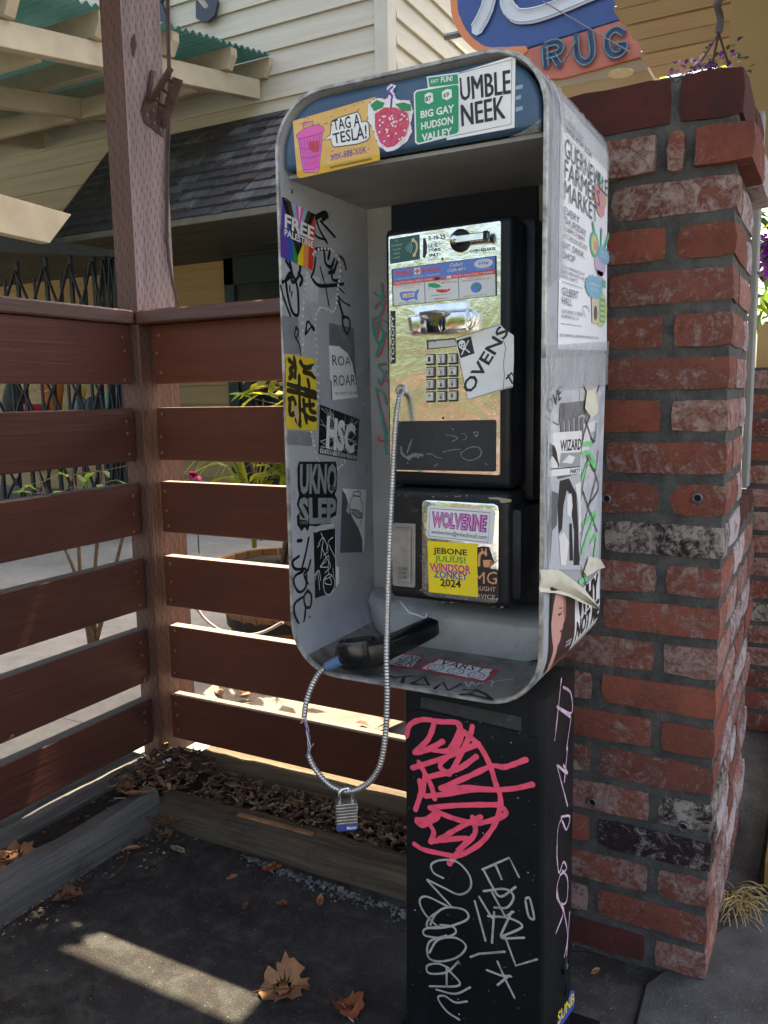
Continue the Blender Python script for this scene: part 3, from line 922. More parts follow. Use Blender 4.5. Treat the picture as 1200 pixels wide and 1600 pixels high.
# the front lip of the floor sheet hides a small bolt
MB().lathe(on(738, 1097, 'y', PYF - .002), [(.004, 0), (.003, -.003), (0, -.003)], 8, axis=(0, 1, 0)).build('bolt', M['black'], pedo)

z2 = lambda x, y: (420 + x / 2.2222, 50 + y / 2.2222)
z1 = lambda x, y: (410 + x / 5.925, 130 + y / 5.925)
z3 = lambda x, y: (580 + x / 4.286, 320 + y / 4.286)
z4 = lambda x, y: (580 + x / 4.286, 640 + y / 4.286)
z5 = lambda x, y: (420 + x / 4.103, 290 + y / 4.103)
z6 = lambda x, y: (430 + x / 4.0, 660 + y / 4.0)
zp = lambda x, y: (600 + x / 2.963, 1060 + y / 2.963)     # pedestal zoom
zs_ = lambda x, y: (830 + x / 3.2, 60 + y / 3.2)           # right side, upper
zt = lambda x, y: (830 + x / 2.857, 540 + y / 2.857)       # right side, lower
zf = lambda x, y: (540 + x / 3.75, 900 + y / 3.75)         # floor
def Z(f, *pts): return [f(*p) for p in pts]
def Q(pl, f, *pts, off=0.0): return quad_map([pl.p(f(*p)) for p in pts], off)
def strip(s, mats, parent, label=None, name='sticker', **k):
    o = s.build(name, [M[a] if isinstance(a, str) else a for a in mats], parent, **k)
    if label: o['label'] = label
    return o
# ---- header stickers
H = Pl('y', 1.006, -1)
s = MB()
s.poly(H, Z(z1, (280, 350), (1050, 125), (1090, 712), (350, 880), (322, 862)), .0008)
s.poly(H, Z(z1, (316, 815), (1082, 655), (1090, 712), (350, 880), (322, 862)), .0010, 3)
s.poly(H, Z(z1, (330, 505), (556, 450), (522, 800), (470, 825), (400, 825), (378, 805)), .0011, 1)
s.poly(H, Z(z1, (313, 480), (400, 415), (510, 385), (565, 410), (560, 450), (440, 490), (330, 512)), .0013, 1)
for a in (((378, 408), (372, 372), (468, 350), (466, 398)),): s.stroke(H, Z(z1, *a), .0018, .0014, 1, smooth=False)
s.poly(H, Z(z1, (425, 545), (525, 530), (525, 630), (470, 640), (430, 600)), .0014, 6)
for a in (((330, 512), (378, 805), (400, 825), (470, 825), (522, 800), (556, 450)), ((313, 480), (330, 512), (440, 490), (560, 450), (565, 410), (510, 385), (400, 415), (313, 480)), ((330, 600), (440, 610), (545, 570)), ((360, 690), (440, 690), (530, 660)), ((385, 800), (450, 795), (520, 770))):
    s.stroke(H, Z(z1, *a), .0006, .0015, 5)
for k in range(7): s.stroke(H, Z(z1, (352 + k * 30, 515 - k * 7), (398 + k * 18, 790 - k * 6)), .0005, .00155, 5)
for a in (((378, 408), (372, 372), (468, 350), (466, 398)), ((395, 402), (392, 388), (450, 374), (449, 392))): s.stroke(H, Z(z1, *a), .0005, .0016, 5, smooth=False)
bub = Z(z1, (640, 355), (700, 320), (880, 265), (905, 300), (918, 360), (960, 350), (985, 372), (992, 500), (970, 530), (890, 560), (760, 580), (665, 592), (645, 570), (634, 515), (558, 530), (628, 478))
s.poly(H, bub, .0011, 2)
s.stroke(H, bub + bub[:1], .0011, .0014, 4, smooth=False)
s.text(Q(H, z1, (650, 345), (905, 280), (912, 405), (668, 440)), 'TAG A', (0, 0, 1, 1), .0015, 4, .012)
s.text(Q(H, z1, (652, 470), (968, 385), (972, 515), (668, 565)), 'TESLA!', (0, 0, 1, 1), .0015, 4, .012)
s.text(Q(H, z1, (628, 665), (962, 580), (968, 645), (635, 722)), 'X0X-888-X0X', (0, 0, 1, 1), .0013, 5)
s.stroke(H, [z1(625 + k * 9, 780 - k * 1.9 + (14 if k % 2 else -10)) for k in range(44)], .0008, .0013, 4, k=2)
for q in range(26):
    a = random.Random(q)
    x, y = a.uniform(300, 640), a.uniform(350, 420) - 30
    if q > 8: x, y = a.uniform(560, 1040), 0; y = 1130 / 4 - (x - 560) * .27 + a.uniform(-20, 60)
    if q > 16: x, y = a.uniform(545, 1040), 0; y = 700 - (x - 545) * .2 + a.uniform(-60, 20)
    s.stroke(H, Z(z1, (x, y), (x + a.uniform(8, 18), y + a.uniform(-10, 6)), (x + a.uniform(10, 26), y + a.uniform(-14, 14))), .0006, .0012, 4 if q % 3 else 5)
strip(s, ['mustard', 'ink_pink', 'white', varied('deep_mustard', (.62, .36, .01), (.52, .30, .01), 12, .4, 0, 0), 'ink', 'ink_purple', 'ink_red'], hdr, 'mustard sticker of a pink trash can with a speech bubble')
s = MB()
s.poly(H, Z(z2, (600, 160), (857, 80), (853, 332), (618, 376)), .0007)
for a in (((640, 149), (844, 96), (841, 320), (626, 364)),): s.stroke(H, Z(z2, *a), .0007, .0009, 1, smooth=False)
for k in range(4): s.text(Q(H, z2, (662, 162), (838, 133), (840, 215), (668, 240)), 'UMBLE', (k * .007 - .01, k % 2 * .02 - .01, 1 + k * .007 - .01, 1 + k % 2 * .02 - .01), .0011 + k * .00006, 1, 0)
for k in range(4): s.text(Q(H, z2, (668, 255), (818, 222), (822, 300), (672, 328)), 'NEEK', (k * .008 - .01, k % 2 * .02 - .01, 1 + k * .008 - .01, 1 + k % 2 * .02 - .01), .0011 + k * .00006, 1, 0)
strip(s, ['white', 'ink'], hdr, 'large white sticker with bold black capitals')
s = MB()
gm = ['white', varied('highway_green', (.012, .24, .10), (.02, .28, .12), 10, .35, 0, 0), 'ink']
for a, b in (((500, 203), (664, 175)), ):
    s.poly(H, Z(z2, (503, 212), (512, 202), (655, 177), (664, 183), (664, 348), (656, 357), (518, 391), (508, 384)), .0014)
    s.poly(H, Z(z2, (508, 214), (515, 207), (653, 183), (659, 188), (659, 344), (652, 352), (521, 385), (513, 379)), .0016, 1)
s.poly(H, Z(z2, (548, 155), (660, 140), (664, 185), (553, 197)), .0013)
s.poly(H, Z(z2, (553, 159), (655, 146), (659, 180), (558, 191)), .00175, 1)
s.text(Q(H, z2, (566, 168), (592, 164), (592, 176), (566, 180)), 'EXIT', (0, 0, 1, 1), .0020, 0, .01)
s.text(Q(H, z2, (600, 158), (640, 152), (640, 172), (600, 178)), 'FUN!', (0, 0, 1, 1), .0020, 0, .03)
s.poly(H, Z(z2, (541, 218), (554, 210), (569, 212), (571, 240), (556, 250), (542, 244)), .0018, 0)
s.poly(H, Z(z2, (601, 208), (618, 198), (635, 200), (636, 226), (619, 237), (602, 230)), .0018, 0)
s.text(Q(H, z2, (546, 226), (566, 222), (566, 240), (546, 244)), '87', (0, 0, 1, 1), .0020, 2, .02)
s.text(Q(H, z2, (608, 213), (628, 209), (628, 226), (608, 230)), '69', (0, 0, 1, 1), .0020, 2, .02)
for i, t in enumerate(('BIG GAY', 'HUDSON', 'VALLEY')):
    y = 268 + i * 40
    s.text(Q(H, z2, (529 + i * 2, y + 8), (646 - i * 4, y - 16), (646 - i * 4, y + 12), (530 + i * 2, y + 34)), t, (0, 0, 1, 1), .0020, 0, .03)
strip(s, gm, hdr, 'green road sign sticker with white lettering')
s = MB()
out = Z(z2, (345, 250), (372, 228), (408, 232), (418, 215), (408, 195), (425, 178), (442, 185), (432, 205), (445, 235), (490, 238), (502, 275), (492, 320), (498, 345), (480, 380), (440, 410), (410, 416), (380, 395), (362, 340), (343, 305))
s.poly(H, out, .0015)
s.poly(H, Z(z2, (368, 285), (400, 262), (440, 262), (480, 280), (488, 315), (474, 362), (436, 396), (410, 402), (385, 380), (370, 330)), .0018, 1)
s.poly(H, Z(z2, (352, 254), (374, 236), (402, 246), (396, 262), (366, 275)), .0019, 2)
s.poly(H, Z(z2, (438, 250), (468, 244), (494, 252), (494, 274), (464, 276)), .0019, 2)
s.stroke(H, Z(z2, (424, 262), (426, 235), (428, 222), (416, 205), (430, 190)), .0028, .0020, 4)
for i in range(10):
    x = 374 + i * 12
    s.stroke(H, Z(z2, (x, 272), (x + (430 - x) * -.08, 330), (x + (430 - x) * .35, 392)), .0005, .0020, 3)
for i in range(10):
    y = 276 + i * 12.5
    s.stroke(H, Z(z2, (368 + max(0, i - 5) * 6, y + 8), (428, y + 4), (486 - max(0, i - 4) * 8, y - 6)), .0005, .0020, 3)
ra = random.Random(4)
for i in range(34):
    x, y = ra.uniform(376, 478), ra.uniform(280, 385)
    if (abs(x - 430) / 60) ** 2 + (abs(y - 325) / 80) ** 2 < .85: s.poly(H, Z(z2, (x, y), (x + 6, y - 2), (x + 6, y + 4), (x, y + 6)), .0022, 0)
for i in range(46):
    a = out[i % len(out)]; b = out[(i + 1) % len(out)]; t = ra.random()
    x, y = lerp(a[0], b[0], t), lerp(a[1], b[1], t)
    s.poly(H, [(x - 1, y - 1), (x + 1.2, y - .8), (x + .8, y + 1.2), (x - 1.1, y + .9)], .0021, ra.choice((3, 4, 4)))
strip(s, ['white', varied('strawberry_red', (.52, .03, .045), (.60, .12, .16), 120, .4, 0, 0), 'ink_green', 'ink_magenta', 'ink_purple'], hdr, 'glittery red strawberry sticker with green leaves')
s = MB()
for y, x1 in ((168 + 20, 882), (224, 876), (263, 882)): s.plate(H, Z(z2, (858, y), (x1, y - 6), (x1, y + 8), (858, y + 14)), 0, .0006)
strip(s, ['ink_lblue' if 0 else INK('faded_header_letter', (.24, .33, .38))], hdr, None, 'lettering')
s = MB()
for i in range(26):
    a = random.Random(i + 50)
    x, y = a.uniform(925, 948), a.uniform(300, 345)
    s.tube([H.p(z2(x - 90 * a.random(), 372 - 18 * a.random()), .004), H.p(z2(x, y), .006 + .006 * a.random())], .00012, 4)
strip(s, [INK('cobweb_grey', (.42, .40, .36))], hdr, None, 'cobweb')
# ---- left inner wall stickers and graffiti
W = Pl('x', xi0, 1)
s = MB()
q = Q(W, z5, (82, 82), (295, 185), (280, 545), (72, 455))
for a, b, mi in ((0, .19, 1), (.19, .36, 2), (.36, .52, 3), (.52, .68, 4), (.68, .84, 5), (.84, 1, 6)):
    s.fpoly(q, [(a, 0), (b, 0), (b, 1), (a, 1)], .0008, mi)
for i, (a, tip, mi) in enumerate(((0, .12, 7), (.13, .30, 8), (.25, .44, 9), (.37, .58, 10), (.46, .70, 0))):
    s.fpoly(q, [(a, 1), (a, 1 - a * .0), (.5, tip), (1 - a, 1)], .0010 + i * .0002, mi)
s.text(q, 'FREE', (.07, .52, .96, .76), .0022, 0, .03)
s.text(q, 'PALESTINE', (.07, .38, .96, .50), .0022, 0, .03)
strip(s, ['white', 'ink_purple', 'ink_blue', 'ink_green', 'ink_yellow', 'ink_orange', 'ink_red', 'ink', 'ink_brown', 'ink_lblue', 'ink_pink'], shell, 'rainbow striped sticker with white capitals')
s = MB()
q = Q(W, z5, (106, 1078), (300, 1112), (308, 1572), (106, 1560))
s.fpoly(q, [(0, .02), (.03, 0), (.97, 0), (1, .02), (1, .98), (.97, 1), (.03, 1), (0, .98)], .0008)
for P in ([(.08, .93), (.25, .86), (.12, .80), (.2, .74), (.1, .68)], [(.25, .97), (.3, .85), (.28, .7)], [(.45, .93), (.6, .86), (.95, .9)], [(.55, .8), (.8, .78), (.95, .74)], [(.05, .6), (.3, .58), (.6, .56), (.97, .52)], [(.05, .52), (.4, .5), (.97, .46)], [(.42, .74), (.42, .5), (.44, .1)], [(.08, .4), (.25, .41), (.3, .25), (.12, .2), (.12, .36)], [(.55, .42), (.6, .2), (.65, .1)], [(.75, .42), (.78, .28), (.95, .25)], [(.5, .28), (.7, .18), (.95, .16)], [(.3, .14), (.45, .05)], [(.7, .7), (.75, .6)], [(.6, .34), (.9, .36)]):
    s.ribbon(smooth_path([q(u, v, .0012) for u, v in P], 4), .0075, Vector((1, 0, 0)), 1, .18)
s.fpoly(q, [(.82, .86), (.98, .96), (.98, .74), (.86, .8)], .0016, 2)
s.fpoly(q, [(.22, .3), (.36, .34), (.4, .2), (.36, .06), (.26, .2)], .0016, 3)
strip(s, ['ink_yellow' if 0 else varied('acid_yellow_sticker', (.66, .50, .03), (.56, .41, .04), 16, .35, 0, .05), INK('olive_black_ink', (.030, .027, .010)), 'residue_l', INK('torn_backing', (.42, .34, .18))], shell, 'yellow sticker with heavy black brush lettering')
s = MB()
s.poly(W, Z(z5, (385, 880), (545, 912), (560, 1290), (400, 1375), (390, 1100)), .0005, 1)
s.poly(W, Z(z5, (385, 1025), (450, 1030), (505, 1075), (535, 1140), (552, 1230), (570, 1358), (408, 1376), (404, 1255), (392, 1240)), .0008)
s.text(Q(W, z5, (402, 1085), (522, 1102), (524, 1155), (405, 1153)), 'ROA', (0, 0, 1, 1), .0010, 2)
s.text(Q(W, z5, (411, 1215), (550, 1212), (553, 1280), (414, 1287)), 'ROAR', (0, 0, 1, 1), .0010, 2)
s.text(Q(W, z5, (414, 1325), (566, 1318), (566, 1338), (415, 1344)), 'TFL*EMT*GL*AF', (0, 0, 1, 1), .0010, 2)
strip(s, ['white', 'residue', 'ink'], shell, 'torn white sticker with thin black capitals')
s = MB()
q = quad_map([W.p(p) for p in ((499, 632), (561, 655), (557, 720), (497, 709))])
s.fpoly(q, [(0, 0), (1, 0), (1, 1), (0, 1)], .0008)
for k in range(9):
    a = random.Random(k)
    s.ribbon([q(a.random(), .97, .001), q(.5 + a.uniform(-.2, .2), .45, .001), q(a.random(), .03, .001)], .0007, Vector((1, 0, 0)), 1)
    s.ribbon([q(.03, a.random(), .00105), q(.5, a.random() * .8 + .1, .00105), q(.97, a.random(), .00105)], .0006, Vector((1, 0, 0)), 1)
s.text(q, 'HSC', (.17, .14, .90, .84), .0014, 1, .05)
for k in range(24): s.fpoly(q, [(.04 + k * .04, .02), (.055 + k * .04, .02), (.055 + k * .04, .12), (.04 + k * .04, .1)], .0012, 1)
strip(s, ['ink', 'white'], shell, 'black sticker with white letters over a cobweb drawing')
s = MB()
out = Z(z6, (150, 245), (380, 245), (388, 300), (385, 420), (372, 450), (388, 480), (382, 580), (345, 600), (345, 640), (305, 630), (260, 650), (215, 645), (205, 680), (185, 655), (165, 680), (138, 640), (135, 585), (155, 560), (135, 510), (150, 455), (140, 400), (140, 280))
s.poly(W, out, .0008)
s.text(Q(W, z6, (152, 258), (384, 256), (378, 448), (150, 450)), 'UKNO', (0, 0, 1, 1), .0011, 1, .045)
s.text(Q(W, z6, (142, 468), (380, 470), (376, 632), (150, 640)), 'SLEP', (0, 0, 1, 1), .0011, 1, .045)
s.poly(W, Z(z6, (142, 605), (198, 612), (198, 642), (146, 640)), .0013)
s.text(Q(W, z6, (150, 615), (193, 620), (193, 636), (150, 634)), 'CEKS', (0, 0, 1, 1), .0015, 1)
s.poly(W, Z(z6, (342, 402), (384, 400), (384, 424), (342, 424)), .0013)
s.text(Q(W, z6, (347, 405), (380, 404), (380, 420), (347, 420)), 'AMC', (0, 0, 1, 1), .0015, 1)
strip(s, ['ink', INK('grey_green_ink', (.22, .25, .245))], shell, 'black die cut sticker with grey block letters')
s = MB()
s.poly(W, Z(z6, (240, 676), (376, 660), (382, 900), (398, 905), (400, 1000), (360, 1060), (250, 1100)), .0007, 1)
s.poly(W, Z(z6, (240, 682), (375, 662), (378, 1030), (350, 1065), (250, 1100)), .0009)
for P in (((285, 690), (300, 730), (290, 800), (285, 850)), ((270, 760), (300, 720), (330, 800), (300, 830)), ((320, 800), (335, 740), (360, 720)), ((335, 765), (375, 845)), ((290, 780), (320, 860), (280, 900), (330, 905)), ((285, 910), (300, 870), (335, 835), (330, 930), (350, 960), (300, 985)), ((325, 850), (345, 900), (310, 940)), ((250, 985), (265, 930), (278, 1048)), ((245, 960), (272, 925), (285, 990)), ((300, 1000), (310, 1060), (345, 1075), (372, 1000), (345, 950), (305, 975), (300, 1030)), ((318, 960), (312, 1005), (352, 1010), (340, 965)), ((265, 780), (280, 760)), ((360, 910), (366, 960))):
    s.stroke(W, Z(z6, *P), .0012, .0012, 1)
s.poly(W, Z(z6, (245, 660), (290, 640), (368, 632), (370, 655), (300, 668), (250, 690)), .0013, 2)
strip(s, ['ink', 'white', 'residue_l'], shell, 'black sticker with a white scribbled tag')
s = MB()
s.poly(W, Z(z6, (420, 412), (568, 422), (553, 810), (405, 815)), .0006, 1)
s.poly(W, Z(z6, (420, 412), (568, 422), (555, 808), (546, 808), (545, 730), (520, 660), (480, 590), (455, 500), (440, 450), (425, 430)), .0009)
for P in (((490, 435), (530, 432), (528, 460), (488, 455), (490, 435)), ((488, 458), (470, 490), (466, 540)), ((528, 460), (545, 510), (547, 560), (530, 640)), ((470, 545), (510, 548), (545, 575)), ((478, 565), (515, 598), (545, 592))):
    s.stroke(W, Z(z6, *P), .0016, .0012, 2)
s.poly(W, Z(z6, (474, 545), (515, 550), (546, 578), (540, 598), (510, 595), (482, 575)), .0011, 3)
s.poly(W, Z(z6, (455, 505), (468, 520), (462, 575), (444, 555)), .0011, 4)
strip(s, ['white', INK('torn_dark_layer', (.085, .085, .088)), 'ink', 'ink_grey', 'residue_l'], shell, 'half torn white sticker with a jar drawing')
# residue squares and patches
GSQ = varied('glue_square', (.20, .205, .215), (.15, .155, .165), 50, .7)
for P, mt in ((Z(z6, (80, 50), (228, 60), (232, 148), (82, 138)), GSQ), (Z(z5, (85, 830), (190, 850), (205, 1080), (95, 1075)), GSQ), (Z(z5, (240, 560), (330, 590), (310, 760), (235, 745)), 'residue_l'), (Z(z6, (470, 1215), (530, 1215), (548, 1265), (500, 1265)), 'residue_l')):
    s = MB().poly(W, P, .0004)
    strip(s, [mt], shell, None, 'glue_residue')
s = MB()
for k in range(60):
    a = random.Random(k + 9)
    x, y = a.uniform(400, 700), a.uniform(1080, 1380)
    p = z6(x, y)
    if p[0] < 590: s.poly(W, [(p[0], p[1]), (p[0] + a.uniform(1, 4), p[1] + a.uniform(-1, 1)), (p[0] + a.uniform(0, 3), p[1] + a.uniform(1, 4))], .0004)
tag(strip(s, [INK('dark_grime', (.045, .04, .036), .8)], shell, None, 'grime'), kind='stuff')
# marker graffiti on the left wall
s = MB()
for P, w in ((((485, 1215), (520, 1215), (590, 1190), (600, 1230), (560, 1250), (500, 1255)), .010), (((595, 1240), (670, 1420)), .007)):
    pass
up = [(((300, 205), (350, 180), (375, 190), (345, 215)), .0085), (((300, 210), (330, 290), (375, 370)), .0045), (((330, 225), (425, 330)), .0045), (((290, 240), (300, 320), (370, 350)), .0035), (((300, 410), (370, 405), (390, 420), (380, 470)), .006), (((355, 420), (365, 500), (400, 520), (420, 470)), .0055), (((385, 560), (420, 540), (440, 480), (415, 560)), .0055), (((400, 530), (410, 600), (445, 610)), .005), (((280, 600), (320, 640), (400, 640), (480, 630)), .0055), (((300, 460), (290, 540), (270, 590)), .004), (((330, 520), (350, 600), (370, 680), (385, 770)), .003), (((455, 450), (480, 480), (495, 540)), .0045), (((485, 690), (450, 660), (445, 700), (470, 740), (520, 770)), .003), (((445, 720), (460, 780), (480, 850)), .006), (((470, 840), (510, 850), (520, 900), (500, 950), (475, 890), (470, 840)), .0045), (((130, 470), (145, 540), (150, 620), (190, 580), (205, 500)), .005), (((110, 480), (150, 560), (120, 600), (85, 620)), .005), (((110, 600), (140, 560), (180, 640), (190, 760), (185, 830), (150, 810), (120, 700), (110, 620)), .005), (((75, 640), (90, 700), (110, 760), (140, 840)), .004), (((190, 560), (215, 600), (200, 640)), .006), (((135, 640), (135, 680)), .003), (((150, 680), (145, 710)), .003), (((170, 910), (190, 930), (175, 980), (165, 950), (180, 905)), .003), (((175, 980), (200, 1030), (205, 1090)), .0025), (((235, 955), (250, 870), (290, 930)), .004), (((240, 950), (280, 900), (300, 950)), .003), (((85, 80), (110, 85), (140, 110)), .002)]
for P, w_ in up:
    if P[0][0] < 240: s.stroke(W, Z(z5, *P), w_, .0005, 0, jit=.1)
strip(s, ['marker'], shell, None, 'graffiti')['kind'] = 'stuff'
s = MB()
for P, w_ in up:
    if P[0][0] >= 240: s.stroke(W, Z(z5, *P), w_, .0005, 0, jit=.1)
lo = [(((140, 740), (150, 740)), .006), (((158, 738), (166, 738)), .006), (((210, 720), (195, 800), (170, 900), (165, 925)), .0046), (((150, 835), (110, 870), (125, 915), (190, 915)), .0046), (((222, 860), (205, 920), (180, 950), (205, 1010)), .0046), (((175, 930), (125, 960), (118, 1010), (150, 1060), (190, 1030), (195, 950)), .0046), (((205, 1050), (180, 1090), (190, 1150), (220, 1150), (225, 1080), (200, 1050)), .0046), (((175, 1090), (125, 1130), (120, 1190), (150, 1260), (180, 1240), (190, 1150)), .0046), (((215, 1215), (235, 1270), (260, 1255)), .0046), (((235, 1270), (190, 1330), (150, 1400)), .0046), (((130, 1295), (145, 1350), (165, 1420)), .0046), (((188, 1372), (194, 1376)), .006), (((210, 1360), (216, 1364)), .006), (((200, 1465), (235, 1430), (240, 1450), (205, 1480), (250, 1490), (300, 1490), (310, 1510)), .004)]
strip(s, ['marker'], shell, None, 'graffiti')['kind'] = 'stuff'
s = MB()
for P, w_ in lo: s.stroke(W, Z(z6, *P), w_, .0005, 0, jit=.08)
strip(s, ['marker'], shell, None, 'graffiti')['kind'] = 'stuff'
# beads of old glue
s = MB()
bead = smooth_path([W.p(z5(*p), .0004) for p in ((285, 440), (310, 415), (360, 402), (410, 415), (440, 455), (460, 510), (455, 570), (445, 640), (440, 710), (430, 780), (410, 810), (370, 790), (330, 785), (305, 840), (300, 940), (308, 1050), (312, 1160), (318, 1290), (315, 1400))], 5) + smooth_path([W.p(z5(*p), .0004) for p in ((245, 560), (235, 650), (225, 750), (218, 860), (222, 980), (220, 1080))], 5) + smooth_path([W.p(z6(*p), .0004) for p in ((225, 60), (240, 130), (260, 220), (280, 240))], 5) + smooth_path([W.p(z6(*p), .0004) for p in ((390, 290), (430, 255), (445, 235))], 3)
acc, last = 0, None
for p in bead:
    if last is None or (p - last).length > .0068:
        s.lathe(p, [(.0030, 0), (.0026, .0009), (.0014, .0018), (0, .0021)], 7, axis=(1, 0, 0)); last = p
tag(strip(s, [varied('dried_glue', (.46, .45, .43), (.30, .29, .28), 200, .4)], shell, None, 'glue_bead', smooth=50), kind='stuff')
# teal and red tag on the back strip
s = MB()
B = Pl('y', 1.25, -1)
for off, mi, dx, dy in ((.0004, 1, 9, 8), (.0009, 0, 0, 0)):
    for P in (((70, 525), (75, 600), (70, 680)), ((20, 590), (60, 615), (92, 610)), ((60, 640), (20, 690)), ((92, 640), (60, 740), (10, 770), (25, 880), (60, 790)), ((100, 780), (50, 770), (20, 850), (50, 930), (80, 900), (70, 830), (40, 820)), ((95, 850), (60, 980), (30, 1010)), ((30, 1010), (70, 900)), ((95, 1060), (45, 1075), (80, 1120), (100, 1180)), ((45, 1165), (60, 1200), (100, 1110)), ((30, 1225), (55, 1350), (90, 1480), (95, 1600)), ((30, 1230), (80, 1260), (100, 1330))):
        s.stroke(B, [(580 + (x + dx) / 4.286, 320 + (y + dy) / 4.286) for x, y in P], .0036, off, mi)
strip(s, ['ink_teal', 'ink_red'], shell, None, 'graffiti')['kind'] = 'stuff'
s = MB()
for P in (((70, 660 - 640), (85, 120), (100, 170)), ((50, 185), (60, 210), (110, 205)), ((110, 150), (95, 240), (105, 300))):
    s.stroke(B, Z(z4, *P), .0038, .0009, 0 if P[0][1] != 185 else 1)
strip(s, ['ink_teal', 'ink_red'], shell, None, 'graffiti')['kind'] = 'stuff'

# ---- right outer side: poster, tape, layered stickers
S = Pl('x', BXR, 1)
s = MB()
q = Q(S, zs_, (145, 270), (378, 560), (375, 1560), (130, 1555))
for i in range(6):
    for k in range(8):
        u0, u1, v0, v1 = i / 6, (i + 1) / 6, k / 8, (k + 1) / 8
        s.add([q(a, b, .0008 + .0008 * noise.noise(Vector((a * 4, b * 9, 1)))) for a, b in ((u0, v0), (u1, v0), (u1, v1), (u0, v1))], [(0, 1, 2, 3)])
RC = .078
def wrap(mb):
    """lay flat pieces round the rounded top and bottom corners of the shell (arc length kept)"""
    zl, zh_ = BZ0 + RC, BZ1 - RC
    bm = bmesh.new()
    vv = [bm.verts.new(v) for v in mb.v]
    lay = bm.faces.layers.int.new('m')
    for f, mi in zip(mb.f, mb.m):
        try: fc = bm.faces.new([vv[i] for i in f])
        except ValueError: continue
        fc[lay] = mi
    for k in range(9):
        for z0 in (zl - k * .0125, zh_ + k * .0125):
            bmesh.ops.bisect_plane(bm, geom=bm.verts[:] + bm.edges[:] + bm.faces[:], plane_co=(0, 0, z0), plane_no=(0, 0, 1))
    bm.verts.index_update()
    out = []
    for v in bm.verts:
        p = v.co.copy(); o = p.x - BXR
        d, sg, zc = (zl - p.z, -1, zl) if p.z < zl else ((p.z - zh_, 1, zh_) if p.z > zh_ else (0, 0, 0))
        if sg:
            a = d / RC
            p.x = BXR - RC + (RC + o) * math.cos(a)
            p.z = zc + sg * (RC + o) * math.sin(a)
        out.append(p)
    mb.v = out
    mb.f = [tuple(v.index for v in f.verts) for f in bm.faces]
    mb.m = [f[lay] for f in bm.faces]
    bm.free()
_strip = strip
def strip(s, mats, parent, label=None, name='sticker', **k):
    if parent is shell and s.v and all(abs(v.x - BXR) < .03 for v in s.v): wrap(s)
    return _strip(s, mats, parent, label, name, **k)
def rows(lst):
    for t, box, bd in lst: s.text(q, t, box, .0022, 1, bd)
rows((('OPENING DAY', (.10, .905, .42, .925), 0), ('JUNE 6TH 2024', (.07, .865, .60, .900), 0), ('GUERNEVILLE', (.07, .772, .99, .850), -.004), ('FARMERS', (.07, .690, .80, .765), -.004), ('MARKET', (.07, .608, .74, .682), -.004), ('EVERY', (.07, .548, .36, .578), 0), ('THURSDAY', (.07, .510, .50, .540), 0), ('3:00PM-7:00PM', (.07, .483, .46, .503), 0), ('MAY THROUGH SEPT 26TH', (.07, .460, .52, .474), 0), ('EAT, DRINK,', (.06, .408, .47, .438), 0), ('SHOP', (.06, .370, .28, .400), 0), ('LOCAL PRODUCE, HOT', (.05, .332, .47, .346), 0), ('FOODS, FRESH BAKED GOODS', (.05, .312, .49, .326), 0), ('AND CRAFTS', (.05, .292, .33, .306), 0), ('GILBERT', (.05, .222, .35, .255), 0), ('HALL', (.05, .186, .23, .216), 0), ('16-8 CHURCH STREET', (.04, .150, .45, .166), 0), ('GUERNEVILLE, CA', (.04, .128, .36, .144), 0), ('@GUERNEVILLEFARMERSMARKET.COM', (.02, .050, .78, .066), 0)))
for v, a, b in ((.856, .07, .58), (.455, .07, .52), (.275, .05, .44), (.105, .03, .42)): s.fpoly(q, [(a, v), (b, v), (b, v + .002), (a, v + .002)], .0021, 1)
def blob(cx, cy, rx, ry, mi, off, n=18, saw=0.0, ph=0.0):
    s.fpoly(q, [(cx + rx * (1 + saw * (k % 2)) * math.cos(2 * math.pi * k / n + ph), cy + ry * (1 + saw * (k % 2)) * math.sin(2 * math.pi * k / n + ph)) for k in range(n)], off, mi)
blob(.80, .735, .15, .062, 2, .0018); blob(.82, .690, .10, .04, 2, .00183); blob(.93, .745, .05, .03, 6, .0017)
for dx, dy in ((-.08, .03), (0, .05), (.08, .035)): s.fpoly(q, [(.80, .79), (.80 + dx - .03, .80 + dy), (.80 + dx + .03, .80 + dy)], .00195, 3)
for a in (-.35, .05, .4): s.ribbon(smooth_path([q(.82, .46, .0018), q(.82 + a * .3, .53, .0018), q(.82 + a * .5, .59, .0018)], 4), .009, Vector((1, 0, 0)), 3)
blob(.82, .42, .13, .055, 4, .0018); s.fpoly(q, [(.74, .39), (.9, .39), (.80, .31)], .0018, 4)
blob(.68, .50, .10, .06, 3, .0019); blob(.68, .50, .07, .045, 6, .002); blob(.70, .495, .04, .025, 2, .0021)
blob(.90, .475, .13, .040, 5, .0022, 28, .14); blob(.68, .300, .18, .050, 5, .0022, 32, .14)
s.text(q, 'ALWAYS', (.82, .478, .98, .490), .0026, 0); s.text(q, 'FRESH', (.84, .460, .97, .472), .0026, 0)
s.text(q, 'SUPPORT', (.57, .304, .80, .318), .0026, 0); s.text(q, 'LOCAL', (.60, .284, .77, .298), .0026, 0)
blob(.84, .205, .15, .09, 6, .0018); s.fpoly(q, [(.62, .25), (.80, .25), (.78, .13), (.64, .13)], .0020, 7); blob(.71, .18, .04, .035, 1, .0022); s.fpoly(q, [(.80, .26), (.93, .26), (.93, .14), (.81, .14)], .00205, 3)
for k in range(4): s.fpoly(q, [(.82, .15 + k * .026), (.92, .15 + k * .026), (.92, .165 + k * .026), (.82, .165 + k * .026)], .0022, 6)
blob(.89, .335, .05, .018, 3, .0021, 10, .6)
